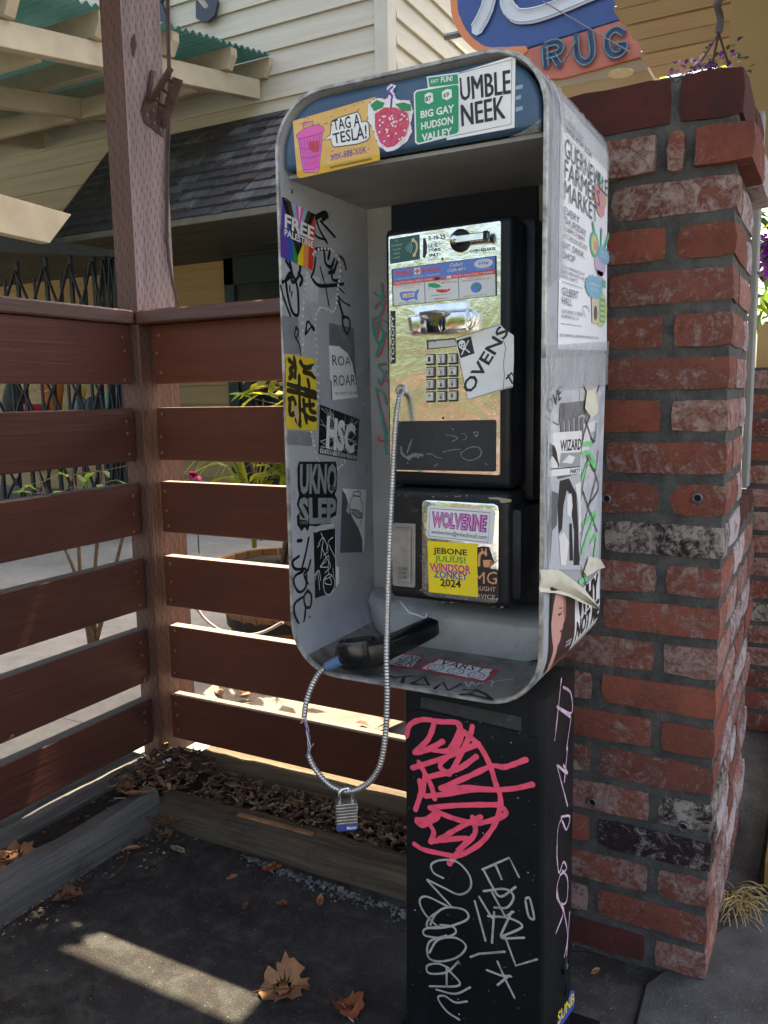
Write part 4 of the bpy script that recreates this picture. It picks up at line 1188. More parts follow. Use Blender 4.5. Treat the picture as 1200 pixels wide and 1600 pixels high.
s.ribbon(smooth_path([q(.50, .15, .002), q(.44, .19, .002), q(.52, .20, .002), q(.58, .18, .002)], 4), .0012, Vector((1, 0, 0)), 1)
pale = lambda n, c: varied(n, c, tuple(k * .9 for k in c), 20, .5, 0, 0)
strip(s, [varied('poster_paper', (.80, .81, .83), (.72, .73, .76), 12, .35, 0, .1, 60), INK('poster_ink', (.10, .11, .13)), pale('poster_coral', (.58, .30, .31)), pale('poster_green', (.12, .40, .26)), pale('poster_lilac', (.50, .40, .55)), pale('poster_blue', (.20, .42, .54)), pale('poster_lime', (.55, .56, .22)), pale('poster_peach', (.60, .52, .38))], shell, 'white farmers market poster under clear tape', 'poster')
# wrinkled packing tape along the front edge, over the top and under the poster
tp_ = NT('clear_packing_tape')
tp_.set((.86, .89, .92), .10, 0, 1.0)
tp_.b.inputs['Alpha'].default_value = .42
co = tp_.coords('Object', (1, 14, 1.6))
tp_.bump(tp_.noise(co, 11, 4, .6, 1.2), 1.0, .035)
TAPE = tp_.mat
def tape(P, o, seed, amp=.0012, nu=5, nv=30):
    t = MB()
    q = quad_map([S.p(p) for p in P])
    vs = [q(i / nu, k / nv, o + amp * noise.noise(Vector((i * .9, k * .7, seed)))) for k in range(nv + 1) for i in range(nu + 1)]
    t.add(vs, [(k * (nu + 1) + i, k * (nu + 1) + i + 1, (k + 1) * (nu + 1) + i + 1, (k + 1) * (nu + 1) + i) for k in range(nv) for i in range(nu)])
    return strip(t, [TAPE], shell, None, 'clear_tape', smooth=180)
tape((zs_(92, 190), zs_(150, 250), zs_(160, 1180), zs_(80, 1240)), .0042, 1)
tape((zs_(88, 170), zs_(378, 500), zs_(378, 660), zs_(150, 440)), .0046, 2, .0020, 24, 6)
tape((zt(52, 0), zt(335, -20), zt(330, 175), zt(50, 205)), .0040, 3, .0015, 16, 8)
tape((zt(30, 60), zt(90, 40), zt(75, 1000), zt(45, 1000)), .0036, 4, .0012, 4, 40)
# layered stickers below the poster
s = MB()
s.poly(S, Z(zt, (55, 60), (335, 40), (318, 560), (300, 1000), (65, 1010), (58, 600)), .0004, 1)
for k in range(9):
    a = random.Random(k + 70)
    x, y, w_, h_ = a.uniform(60, 250), a.uniform(90, 980), a.uniform(40, 90), a.uniform(30, 110)
    s.poly(S, Z(zt, (x, y), (x + w_, y - w_ * .3), (x + w_ * .9, y + h_ - w_ * .2), (x + 4, y + h_)), .0005 + k * .00006, a.choice((0, 2, 3)))
s.poly(S, Z(zt, (130, 258), (240, 245), (240, 305), (200, 320), (125, 345)), .0013, 3)
for k in range(5): s.poly(S, Z(zt, (130 + k * 22, 320), (145 + k * 22, 315), (147 + k * 22, 420), (132 + k * 22, 430)), .00131, 3)
strip(s, ['white', 'residue_l', 'paper', 'residue'], shell, 'layers of torn white and grey sticker remnants', 'sticker_remnants')
s = MB()
s.text(Q(S, zt, (60, 250), (130, 175), (130, 235), (75, 310)), 'OVE', (0, 0, 1, 1), .0016, 0)
s.stroke(S, Z(zt, (64, 318), (120, 352), (125, 345)), .001, .0015, 0)
strip(s, ['ink'], shell, None, 'lettering')
s = MB()
for P in (((232, 175), (270, 250), (300, 300)), ((305, 175), (260, 320), (235, 400), (218, 500)), ((240, 325), (280, 430), (292, 345)), ((250, 490), (285, 560), (300, 470)), ((255, 500), (235, 600), (220, 700)), ((232, 650), (262, 740), (295, 830)), ((290, 590), (262, 700), (225, 850), (215, 960)), ((215, 955), (240, 1050), (255, 1085)), ((285, 560), (300, 640), (250, 720))):
    s.stroke(S, Z(zt, *P), .0034, .0019, 1, jit=.15)
GM = ['ink', INK('grey_paint_marker', (.06, .06, .06)), INK('neon_green_paint', (.17, .58, .20))]
strip(s, GM, shell, None, 'graffiti')['kind'] = 'stuff'
s = MB()
for P in (((225, 490), (260, 480), (290, 545), (255, 520), (225, 600)), ((230, 440), (270, 435)), ((230, 800), (290, 745), (250, 850), (225, 930)), ((265, 880), (290, 850), (280, 950)), ((215, 1055), (245, 1040), (235, 1030))):
    s.stroke(S, Z(zt, *P), .0075, .0017, 2, jit=.3)
strip(s, GM, shell, None, 'graffiti')['kind'] = 'stuff'
s = MB()
q = Q(S, zt, (68, 390), (220, 380), (215, 570), (64, 588))
s.fpoly(q, [(0, 0), (1, 0), (1, 1), (0, 1)], .0020)
s.text(q, 'WIZARD', (.34, .56, .99, .82), .0023, 1, .02)
for k in range(7):
    s.ribbon(smooth_path([q(.05, .75 - k * .06, .0023), q(.2 - k * .012, .62 - k * .02, .0023), q(.30, .22 + k * .01, .0023)], 4), .0032, Vector((1, 0, 0)), 1)
s.ribbon([q(.05, .18, .0022), q(.97, .16, .0022)], .0015, Vector((1, 0, 0)), 1)
s.fpoly(q, [(.32, .2), (.36, .52), (.98, .5), (.98, .16)], .00215, 2)
s.fpoly(q, [(.4, .3), (.6, .46), (.8, .4), (.7, .25)], .0023, 0)
s.text(q, 'PARTY', (.66, .02, .98, .12), .0023, 1, .02)
strip(s, ['white', 'ink', 'ink_grey'], shell, 'white sticker with black lettering and hatched wing')
s = MB()
q = Q(S, zt, (62, 610), (215, 570), (215, 1000), (70, 1000))
s.fpoly(q, [(0, 0), (1, 0), (1, 1), (0, 1)], .0020, 1)
for P, mi in (([(.35, .98), (.62, .98), (.85, .80), (.9, .5), (.95, .05), (.75, .05), (.78, .4), (.7, .6), (.72, .78), (.55, .86), (.45, .7), (.4, .45), (.3, .4), (.28, .72)], 0), ([(.55, .80), (.68, .82), (.72, .68), (.66, .56), (.55, .6)], 2), ([(.1, .9), (.3, .85), (.25, .5), (.12, .45), (.05, .05), (.0, .5)], 3), ([(.3, .38), (.45, .42), (.6, .3), (.5, .05), (.35, .05)], 2), ([(.8, .9), (.9, .7), (.93, .4), (.99, .4), (.99, .92)], 2), ([(.62, .5), (.7, .5), (.74, .1), (.62, .1)], 0), ([(.38, .36), (.42, .36), (.44, .08), (.40, .08)], 0)):
    s.fpoly(q, P, .0023 + .0003 * (mi == 2), mi)
strip(s, ['ink', INK('stencil_grey', (.42, .44, .47)), 'white', INK('stencil_dark_grey', (.10, .11, .12))], shell, 'black and white stencil style sticker')
s = MB()
q = Q(S, zt, (82, 1075), (187, 1120), (186, 1375), (72, 1475))
s.fpoly(q, [(0, 0), (.92, 0), (1, .06), (1, 1), (0, 1)], .0020)
s.fpoly(q, [(.20, .97), (.46, .98), (.52, .85), (.5, .72), (.56, .60), (.50, .55), (.50, .48), (.44, .44), (.40, .35), (.30, .29), (.22, .0), (.04, .0), (.14, .28), (.08, .42), (.02, .62), (.08, .85)], .0022, 1)
s.fpoly(q, [(.46, .98), (.60, .96), (.62, .66), (.56, .60), (.5, .72), (.52, .85)], .00225, 2)
for P in ([(.30, .70), (.44, .72), (.42, .69), (.32, .67)], [(.28, .77), (.46, .79), (.44, .765)], [(.36, .475), (.50, .50), (.48, .46), (.40, .45)]): s.fpoly(q, P, .0025, 3)
s.fpoly(q, [(0, 1), (.2, .99), (.1, .8), (.03, .6), (0, .4)], .0026, 4)
s.fpoly(q, [(0, 0), (.92, 0), (.98, .05), (0, .06)], .00215, 5)
s.text(q, 'WEIRD', (.66, .26, .92, .30), .0024, 6); s.text(q, 'SIMPLE', (.66, .20, .92, .24), .0024, 6)
strip(s, [varied('dark_photo_print', (.035, .022, .022), (.06, .035, .03), 16, .3, 0, 0), INK('photo_skin', (.50, .27, .22)), INK('photo_skin_dark', (.30, .12, .09)), INK('photo_shadow', (.13, .035, .03)), 'ink', INK('photo_brown', (.22, .07, .03)), 'white'], shell, 'dark portrait photo sticker on the outer right side')
s = MB()
q = Q(S, zt, (190, 1120), (300, 1000), (300, 1240), (190, 1360))
s.fpoly(q, [(0, 0), (1, 0), (1, 1), (0, 1)], .0018)
s.text(q, 'WHY', (.08, .52, .95, .98), .0021, 1, .06)
s.text(q, 'NOT ME', (.06, .12, .98, .50), .0021, 1, .05)
s.ribbon([q(.03, .06, .0021), q(.97, .06, .0021)], .0012, Vector((1, 0, 0)), 1)
strip(s, ['white', 'ink'], shell, 'white sticker with heavy outlined black capitals')
# peeling masking tape flap
s = MB()
F = [[(40, 1000), (45, 1040), (35, 1080), (40, 1100)], [(120, 1000), (120, 1050), (115, 1090), (110, 1105)], [(180, 1040), (190, 1080), (185, 1110), (170, 1120)], [(240, 1090), (250, 1120), (240, 1140), (230, 1150)], [(300, 1165), (302, 1168), (300, 1172), (296, 1174)]]
vs = []
for i, r_ in enumerate(F):
    for k, p in enumerate(r_): vs.append(S.p(zt(*p), .0028 + .004 * math.sin(k * 2.1) + .016 * (i / 4) ** 1.5))
s.add(vs, [(i * 4 + k, i * 4 + k + 1, (i + 1) * 4 + k + 1, (i + 1) * 4 + k) for i in range(4) for k in range(3)])
TAPEM = varied('masking_tape', (.58, .55, .44), (.46, .43, .33), 40, .7, 0, .4, 80)
strip(s, [TAPEM], shell, 'long peeling flap of cream masking tape', 'peeling_tape', smooth=60)
s = MB()
s.add([S.p(zt(*p), o) for p, o in (((260, 940), .004), ((310, 955), .012), ((330, 990), .016), ((300, 1000), .01), ((250, 1030), .005), ((235, 1010), .003))], [(0, 1, 2, 3, 4, 5)])
strip(s, [TAPEM], shell, None, 'peeling_tape', smooth=60)
s = MB()
s.add([S.p(zt(*p), o) for p, o in (((250, 200), .004), ((290, 195), .010), ((300, 300), .014), ((270, 320), .008), ((240, 280), .004))], [(0, 1, 2, 3, 4)])
strip(s, [TAPEM], shell, None, 'peeling_tape', smooth=60)

# ---- floor stickers and marker
FLR = Pl('z', BZ0 + TH + .0008, 1)
s = MB()
def red_label(f, P, lines, cats=0):
    q = Q(FLR, f, *P)
    s.fpoly(q, [(0, 0), (1, 0), (1, 1), (0, 1)], .0006)
    s.fpoly(q, [(.05, .10), (.95, .10), (.95, .90), (.05, .90)], .0009, 1)
    for t, b in lines: s.text(q, t, b, .0012, 2, .005)
    return q
red_label(zf, ((330, 455), (462, 465), (390, 545), (180, 520)), (('LINE', (.3, .48, .97, .88)), ('IER', (.42, .12, .95, .46))))
q = red_label(zf, ((530, 480), (902, 550), (822, 628), (414, 548)), (('I VARST I', (.05, .56, .95, .92)),))
for k in range(3):
    c = .20 + k * .30
    s.ribbon([q(c + .11 * math.cos(a * .524), .32 + .22 * math.sin(a * .524), .0013) for a in range(13)], .0016, Vector((0, 0, 1)), 2)
    for dx in (-.04, .04): s.fpoly(q, [(c + dx - .012, .36), (c + dx + .012, .36), (c + dx + .012, .42), (c + dx - .012, .42)], .0013, 2)
    s.ribbon([q(c - .06, .26, .0014), q(c, .20, .0014), q(c + .06, .26, .0014)], .0012, Vector((0, 0, 1)), 2)
strip(s, ['ink_red', 'white', 'ink'], shell, 'red and white stickers on the booth floor')
s = MB()
for P in (((40, 560), (90, 550)), ((70, 545), (120, 580)), ((130, 560), (110, 585), (160, 575)), ((170, 575), (250, 560)), ((180, 585), (240, 590)), ((220, 560), (290, 600)), ((300, 590), (395, 585)), ((345, 585), (330, 625)), ((385, 630), (460, 590), (490, 640), (400, 630)), ((520, 660), (570, 620), (600, 670), (680, 630)), ((670, 695), (740, 690)), ((690, 665), (780, 670), (700, 690), (860, 720)), ((760, 665), (820, 690), (855, 722))):
    s.stroke(FLR, Z(zf, *P), .0048, .0005, 0, smooth=False)
strip(s, ['marker', 'p_white'], shell, None, 'graffiti')['kind'] = 'stuff'
s = MB()
for P in (((700, 620), (720, 650), (740, 620), (760, 640), (790, 625)), ((800, 630), (860, 610), (850, 650)), ((850, 625), (920, 610), (980, 605), (995, 612))): s.stroke(FLR, Z(zf, *P), .0012, .0005, 1)
strip(s, ['marker', 'p_white'], shell, None, 'graffiti')['kind'] = 'stuff'

# ---- pedestal graffiti
s = MB()
pk = [((105, 270), (120, 215), (180, 190), (260, 200), (340, 205), (350, 240), (300, 330), (230, 330), (210, 320)), ((235, 200), (205, 280), (140, 345)), ((275, 290), (240, 310), (200, 330), (150, 345)), ((345, 215), (360, 260), (330, 330), (260, 400), (300, 445)), ((410, 220), (395, 270), (330, 400), (300, 445)), ((360, 240), (440, 310), (490, 400), (515, 480), (540, 560), (520, 660), (460, 750), (390, 800), (330, 820), (240, 805), (180, 790), (140, 765)), ((440, 300), (300, 360), (130, 415)), ((160, 385), (190, 440), (220, 500), (235, 560)), ((430, 360), (340, 420), (190, 460)), ((165, 470), (170, 530), (145, 610)), ((190, 440), (180, 540)), ((660, 375), (560, 410), (500, 405), (400, 450), (260, 510)), ((690, 490), (600, 510), (500, 515), (380, 505), (270, 515)), ((530, 515), (420, 515), (290, 535), (190, 545)), ((545, 585), (420, 585), (300, 590), (210, 600)), ((215, 600), (300, 640), (420, 670), (520, 650), (565, 625), (545, 590)), ((150, 655), (200, 650), (240, 620), (250, 640), (180, 680), (150, 660)), ((200, 660), (230, 710), (215, 760)), ((450, 640), (350, 690), (240, 755)), ((410, 640), (420, 720), (340, 800), (370, 770), (390, 740), (300, 745), (215, 755)), ((340, 810), (300, 860))]
for P in pk: s.stroke(PF, Z(zp, *P), .0080, .0034, 0, jit=.10)
strip(s, ['p_pink'], pedo, 'pink paint marker tag', 'graffiti')
s = MB()
sv = [((275, 925), (230, 900), (220, 860), (270, 840), (340, 850), (395, 910), (400, 970), (350, 1000), (280, 970), (200, 930)), ((200, 935), (260, 1000), (310, 1060), (200, 1010), (165, 1030), (190, 1090), (250, 1150)), ((250, 1080), (210, 1110), (200, 1150), (260, 1155), (330, 1140), (390, 1110), (370, 1070), (290, 1060), (240, 1090), (215, 1140)), ((260, 1150), (190, 1160), (190, 1190), (270, 1200), (330, 1180), (320, 1150), (260, 1140)), ((290, 1190), (210, 1220), (205, 1290), (260, 1310), (340, 1290), (380, 1240), (330, 1200), (250, 1210), (210, 1270)), ((345, 1310), (290, 1360), (210, 1365), (200, 1330), (250, 1320), (300, 1340)), ((290, 1340), (290, 1420)), ((300, 1350), (350, 1420), (210, 1425)), ((400, 1430), (330, 1460), (240, 1440)), ((385, 1495), (330, 1500), (280, 1470), (250, 1480), (290, 1540), (350, 1580))]
for P in sv: s.stroke(PF, Z(zp, *P), .0032, .0032, 0)
ebt = [((455, 885), (580, 830), (625, 920)), ((460, 885), (500, 960), (540, 1010), (610, 965)), ((515, 860), (545, 930)), ((460, 985), (560, 975), (600, 1010), (570, 1060), (510, 1060)), ((500, 990), (560, 1100), (600, 1080)), ((510, 1080), (500, 1225)), ((480, 1100), (580, 1110), (640, 1150), (540, 1200), (650, 1200)), ((590, 1080), (540, 1190)), ((440, 1010), (500, 1110)), ((420, 1030), (470, 1215)), ((655, 1020), (675, 1020), (695, 1110), (670, 1100), (655, 1030)), ((400, 1290), (440, 1275), (560, 1265)), ((560, 1195), (610, 1330), (710, 1300)), ((525, 1310), (560, 1390), (605, 1480)), ((475, 1350), (540, 1375), (590, 1380)), ((525, 1420), (580, 1375))]
for P in ebt: s.stroke(PF, Z(zp, *P), .0034, .0032, 0, smooth=len(P) > 3)
strip(s, ['p_silver'], pedo, 'silver paint marker tags', 'graffiti')
s = MB()
for k in range(90):
    a = random.Random(k + 200)
    x, y = a.uniform(110, 710), a.uniform(170, 1580)
    p = zp(x, y); r_ = a.uniform(.2, .9) * (1 + (a.random() < .1))
    s.poly(PF, [(p[0] - r_, p[1]), (p[0], p[1] - r_), (p[0] + r_, p[1]), (p[0] + r_ * .3, p[1] + r_)], .0031)
tag(strip(s, ['p_silver'], pedo, None, 'paint_speck'), kind='stuff')
s = MB()
li = [((822, 0), (815, 60), (800, 200), (790, 285)), ((830, 40), (865, 70), (868, 160), (800, 130)), ((800, 130), (865, 180)), ((865, 190), (850, 290), (845, 330)), ((850, 320), (835, 480)), ((800, 400), (850, 440), (830, 400)), ((800, 400), (850, 590)), ((820, 640), (860, 640), (845, 700), (825, 660)), ((825, 640), (805, 700), (800, 820)), ((800, 820), (810, 900), (830, 850), (845, 880), (815, 910)), ((825, 890), (850, 930), (845, 1030), (815, 1040), (800, 970), (815, 910)), ((805, 940), (800, 1010), (830, 1080), (795, 1180)), ((830, 1060), (850, 1190), (835, 1290)), ((860, 1080), (845, 1290))]
for P in li: s.stroke(PS, Z(zp, *P), .0036, .0006, 0, jit=.3)
strip(s, ['p_lilac'], pedo, 'lilac paint marker tag', 'graffiti')
s = MB()
q = Q(PS, zp, (800, 1520), (880, 1420), (880, 1520), (800, 1640))
s.fpoly(q, [(0, .0), (1, .0), (1, .75), (.75, 1), (.62, .72), (0, .45)], .0006)
s.text(q, 'SUNB', (.02, .25, .98, .75), .001, 1, .02)
strip(s, ['ink_blue', 'ink_yellow'], pedo, 'blue sticker with yellow lettering')
# ---- the telephone itself
PY = 1.098
T = Pl('y', PY, -1)
pL, pR = on(604, 600, 'y', PY)[0], on(801, 600, 'y', PY)[0]
pzt, pzm, pzb = on(700, 346, 'y', PY)[2], on(700, 766, 'y', PY)[2], on(700, 941, 'y', PY)[2]
ph = MB()
ph.box((pL, PY, pzm + .004), (pR, 1.160, pzt))
hous = ph.build('telephone', M['black'], bth, bevel=.011, seg=3, smooth=50)
m = MB()
m.box((pL + .006, 1.158, pzm - .02), (pR + .012, 1.2435, pzt + .006))
m.build('rear_housing', M['black'], hous, bevel=.010, seg=2, smooth=50)
m = MB()
m.box((pL + .002, PY - .006, pzb), (pR + .001, 1.158, pzm + .0015))
m.build('coin_vault', M['black_worn'], hous, bevel=.012, seg=3, smooth=50)
m = MB().box((pL + .010, 1.10, pzb + .012), (pR + .014, 1.2434, pzm - .022))
m.build('vault_back', M['black_worn'], hous, bevel=.010, seg=2, smooth=50)
# chipped paint along vault seam and lower lip
m = MB()
TV = Pl('y', PY - .006, -1)
for P in (((790, 575), (850, 572), (948, 588), (945, 605), (880, 612), (860, 590), (800, 585)),): m.poly(TV, Z(z4, *[(x - 8, y + 14) for x, y in P]), .0004)
for k in range(34):
    a = random.Random(k + 31)
    if k < 12: x, y = a.uniform(170, 900), 556 + a.uniform(16, 24)
    elif k < 26: x = a.uniform(180, 880); y = 1255 + (x - 180) * .10 + a.uniform(-6, 14)
    else: x, y = a.uniform(322, 342), a.uniform(600, 1250)
    L = a.uniform(3, 26 if 12 <= k < 26 else 12)
    m.poly(TV, Z(z4, (x, y), (x + L, y + a.uniform(-3, 2)), (x + L * .8, y + a.uniform(3, 9)), (x + L * .2, y + a.uniform(3, 8))), .0004, a.choice((0, 1)))
tag(m.build('paint_chip', [M['chip'], INK('rust_chip', (.12, .05, .03), .8)], hous), kind='stuff')
fpm = MB().plate(T, [(607.5, 372), (609, 369), (782, 345), (784, 347.5), (782.5, 740), (780, 743), (613, 736), (610.5, 733)], .0, .0022)
face = fpm.build('faceplate', M['plate'], hous, bevel=.0007)
TF = .0022
def part(s, name, mats, **k): return s.build(name, [M[a] if isinstance(a, str) else a for a in mats], hous, **k)
s = MB()
s.plate(T, Z(z3, (130, 232), (328, 200), (330, 365), (133, 397)), TF, TF + .0008)
q = Q(T, z3, (130, 232), (328, 200), (330, 365), (133, 397))
for i, t in enumerate(('TO', 'INCREASE', 'VOLUME', 'PRESS', 'M KEY')):
    w_ = (.10, .36, .28, .22, .22)[i]
    s.text(q, t, (.24 - w_ / 2, .84 - i * .17, .24 + w_ / 2, .92 - i * .17), TF + .0012, 1)
for k, r_ in enumerate((.10, .18, .26, .34)):
    s.ribbon([q(.50 + r_ * .75 * math.cos(a), .52 + r_ * 1.1 * math.sin(a), TF + .0012) for a in [i * .16 - .64 for i in range(9)]], .0008, Vector((0, -1, 0)), 1)
s.ribbon(smooth_path([q(.80, .80, TF + .0012), q(.90, .68, TF + .0012), q(.92, .45, TF + .0012), q(.84, .20, TF + .0012)], 4), .0028, Vector((0, -1, 0)), 2)
for u, v in ((.79, .80), (.82, .20)): s.fpoly(q, [(u - .04, v - .07), (u + .06, v - .07), (u + .06, v + .07), (u - .04, v + .07)], TF + .0013, 2)
part(s, 'instruction_card', [INK('dark_teal_card', (.012, .075, .062)), INK('card_print', (.30, .42, .40)), INK('card_gold', (.55, .45, .22))])
s = MB()
s.poly(T, Z(z3, (347, 222), (362, 225), (372, 270), (370, 325), (355, 358), (346, 352)), TF + .0006)
part(s, 'coin_slot', [INK('slot_dark', (.004, .004, .008))])
s = MB()
for t, P in (('5-10-25', ((388, 212), (500, 200), (502, 228), (388, 240))), ('U. S.', ((388, 268), (452, 262), (452, 282), (388, 288))), ('COINS', ((390, 297), (470, 288), (470, 308), (390, 318))), ('ONLY', ((390, 328), (454, 322), (454, 344), (390, 350))), ('COIN RELEASE', ((664, 302), (836, 283), (836, 303), (664, 323)))):
    s.text(Q(T, z3, *P), t, (0, 0, 1, 1), TF + .0005, 0, .022)
for p in ((477, 362), (482, 1428)): s.lathe(T.p(z3(*p), TF), [(.002, 0), (.0017, -.0008), (0, -.001)], 9, axis=(0, 1, 0))
part(s, 'lettering', ['ink'])
s = MB()
c = T.p(z3(600, 240), TF)
s.lathe(c, [(.0155, 0), (.0155, -.0025), (.0135, -.004), (.006, -.004)], 24, 0, axis=(0, 1, 0))
lv = part(s, 'coin_lever', ['black'], smooth=40)
s = MB()
s.lathe(c + Vector((-.005, -.004, .001)), [(.0072, 0), (.0072, -.007), (.005, -.009), (0, -.009)], 16, axis=(0, 1, 0))
a, b = T.p(z3(568, 235), TF + .009), T.p(z3(768, 208), TF + .012)
s.bar(a, b, .0075, .010, 0, up=(0, 0, 1))
s.bar(b - Vector((.003, 0, .0)), b + Vector((.0045, 0, 0)), .009, .0125, 1)
part(s, 'lever_handle', ['chrome', 'black'], bevel=.001, smooth=40)
# rate card
s = MB()
P = Z(z3, (143, 433), (843, 342), (847, 610), (150, 680))
s.plate(T, P, TF, TF + .0010, 3)
q = quad_map([T.p(p) for p in P])
for (v0, v1, mi) in ((.66, .985, 1), (.555, .655, 2), (.01, .55, 0)): s.fpoly(q, [(.012, v0), (.988, v0), (.988, v1), (.012, v1)], TF + .0012, mi)
for u in (.325, .650): s.fpoly(q, [(u, .01), (u + .005, .01), (u + .005, .55), (u, .55)], TF + .0014, 3)
def rt(t, x0, y0, x1, y1, mi, bd=.006, sh=0.0): s.text(q, t, (x0, y0, x1, y1), TF + .0020, mi, bd, sh)
rt('PUBLIC', .045, .80, .215, .91, 2, .03); rt('PHONE', .305, .80, .475, .91, 2, .03)
s.fpoly(q, [(.228, .77), (.288, .77), (.288, .95), (.228, .95)], TF + .0015, 0)
s.fpoly(q, [(.25, .79), (.266, .79), (.266, .93), (.25, .93)], TF + .0017, 2); s.fpoly(q, [(.236, .835), (.28, .835), (.28, .885), (.236, .885)], TF + .0018, 2)
rt('1. Listen for Tone  2. Dial Number  3. Deposit Coins', .04, .685, .475, .735, 0)
rt('Collect', .575, .855, .70, .945, 0, .02, .25); rt('Calls #11', .550, .725, .725, .815, 0, .02, .25)
s.fpoly(q, [(.885 + .085 * math.cos(k * .35), .845 + .115 * math.sin(k * .35)) for k in range(18)], TF + .0015, 0)
rt('50¢', .835, .80, .935, .895, 1, .02); rt('LOCAL CALL', .85, .915, .92, .935, 1); rt('Up to 3 Minutes', .845, .765, .925, .785, 1); rt('Change not provided', .82, .69, .95, .712, 0)
rt('CALLING CARDS, CREDIT CARDS', .03, .575, .405, .63, 0, .012); rt('Dial 0 + Area Code + Number', .605, .58, .975, .635, 0, .012)
for k in range(3): s.fpoly(q, [(.425 + k * .058, .57), (.47 + k * .058, .57), (.47 + k * .058, .64), (.425 + k * .058, .64)], TF + .0015, (3, 1, 0)[k])
rt('COIN CALLS USA 50¢', .04, .485, .29, .53, 2); rt('Except CA', .12, .425, .22, .465, 2)
s.fpoly(q, [(.075, .33), (.10, .355), (.20, .35), (.24, .32), (.245, .36), (.275, .385), (.262, .29), (.25, .22), (.255, .11), (.235, .10), (.225, .15), (.17, .12), (.15, .09), (.09, .16)], TF + .0015, 1)
s.fpoly(q, [(.105, .19), (.225, .19), (.225, .30), (.105, .30)], TF + .0017, 0); rt('USA', .115, .205, .215, .285, 2, .02)
rt('DIAL 1 + AREA CODE + #', .07, .035, .27, .065, 3)
rt('COIN CALLS', .42, .505, .57, .54, 2); rt('MEXICO 50¢', .49, .445, .64, .485, 2)
s.fpoly(q, [(.36, .50), (.42, .50), (.47, .44), (.49, .37), (.44, .36), (.40, .38), (.375, .42), (.37, .30)], TF + .0015, 4)
s.fpoly(q, [(.43, .33), (.49, .31), (.53, .30), (.55, .24), (.575, .26), (.57, .31), (.54, .22), (.50, .22), (.45, .25)], TF + .0016, 2)
rt('DIAL 011 + 52 + CC + #', .39, .155, .58, .185, 3); rt('EMERGENCY 911', .42, .055, .56, .09, 2)
rt('COIN CALLS', .735, .50, .885, .535, 2); rt('WORLD WIDE $1.00', .685, .435, .945, .475, 2)
s.fpoly(q, [(.815 + .052 * math.cos(k * .35), .26 + .135 * math.sin(k * .35)) for k in range(18)], TF + .0015, 1)
s.fpoly(q, [(.79, .30), (.82, .36), (.84, .33), (.815, .25), (.80, .26)], TF + .0017, 4); s.fpoly(q, [(.83, .24), (.855, .26), (.85, .18), (.83, .16)], TF + .0017, 4)
rt('DIAL 011 + CC + CC + #', .70, .045, .91, .075, 3)
part(s, 'rate_card', [INK('card_white', (.56, .58, .57), .25), INK('card_blue', (.10, .17, .50), .25), INK('card_red', (.58, .07, .06), .25), 'ink', INK('card_green', (.02, .26, .11), .25)])
# handset cradle
s = MB()
s.plate(T, Z(z3, (300, 690), (330, 682), (630, 652), (658, 655), (655, 845), (640, 850), (520, 870), (320, 865)), TF, TF + .006)
s.plate(T, Z(z3, (650, 712), (695, 722), (710, 750), (685, 815), (650, 842)), TF, TF + .012)
crd = part(s, 'cradle', ['chrome'], bevel=.0010, seg=2, smooth=40)
s = MB()
def hook(f, PT, PB_, o0, o1):
    s.plate(T, Z(z3, *PT), o0, o1)
def frustum(PB_, PF_, o0, o1):
    a = [T.p(p, o0) for p in PB_] + [T.p(p, o1) for p in PF_]
    n_ = len(PB_)
    s.add(a, [tuple(range(n_ - 1, -1, -1)), tuple(range(n_, 2 * n_))] + [(i, (i + 1) % n_, n_ + (i + 1) % n_, n_ + i) for i in range(n_)])
frustum(Z(z3, (238, 742), (335, 730), (338, 870), (262, 874)), Z(z3, (262, 752), (325, 744), (326, 850), (278, 854)), TF + .004, TF + .022)
part(s, 'cradle_hook', ['chrome'], bevel=.0012, seg=2, smooth=35)
s = MB()
frustum(Z(z3, (452, 706), (655, 690), (655, 848), (462, 866)), Z(z3, (492, 724), (632, 714), (630, 826), (498, 842)), TF + .004, TF + .030)
part(s, 'cradle_hook', ['chrome'], bevel=.0014, seg=2, smooth=35)
s = MB()
s.prism([T.p(z3(*p), o) for p, o in (((318, 715), TF + .012), ((430, 700), TF + .032), ((520, 712), TF + .034), ((470, 735), TF + .034), ((440, 800), TF + .020), ((395, 790), TF + .014))], (0, 0, -.004))
s.plate(T, Z(z3, (385, 800), (425, 740), (460, 780), (490, 860), (395, 862)), TF + .002, TF + .008, 1)
part(s, 'hook_switch', ['chrome', 'black'], bevel=.0010, smooth=45)
s = MB()
s.plate(T, Z(z3, (135, 713), (167, 711), (168, 1062), (135, 1066)), TF, TF + .0006)
s.text(Q(T, z3, (141, 1052), (141, 742), (161, 742), (161, 1052)), 'TOOOPY', (0, 0, 1, 1), TF + .001, 1)
strip(s, ['ink', 'white'], hous, 'narrow black label with white capitals', 'sticker')
s = MB()
s.plate(T, Z(z3, (376, 908), (572, 893), (578, 950), (380, 970)), TF, TF + .0006, 1)
s.poly(T, Z(z3, (384, 918), (420, 914), (424, 922), (430, 912), (560, 902), (576, 945), (384, 962)), TF + .0009)
part(s, 'number_window', ['paper', 'ink'])
KEYS = (('1', ''), ('2', 'ABC'), ('3', 'DEF'), ('4', 'GHI'), ('5', 'JKL'), ('6', 'MNO'), ('7', 'PRS'), ('8', 'TUV'), ('9', 'WXY'), ('*', ''), ('0', 'OPER'), ('#', ''))
pad = MB().plate(T, Z(z3, (366, 985), (600, 975), (605, 1322), (368, 1330)), TF - .001, TF + .0003)
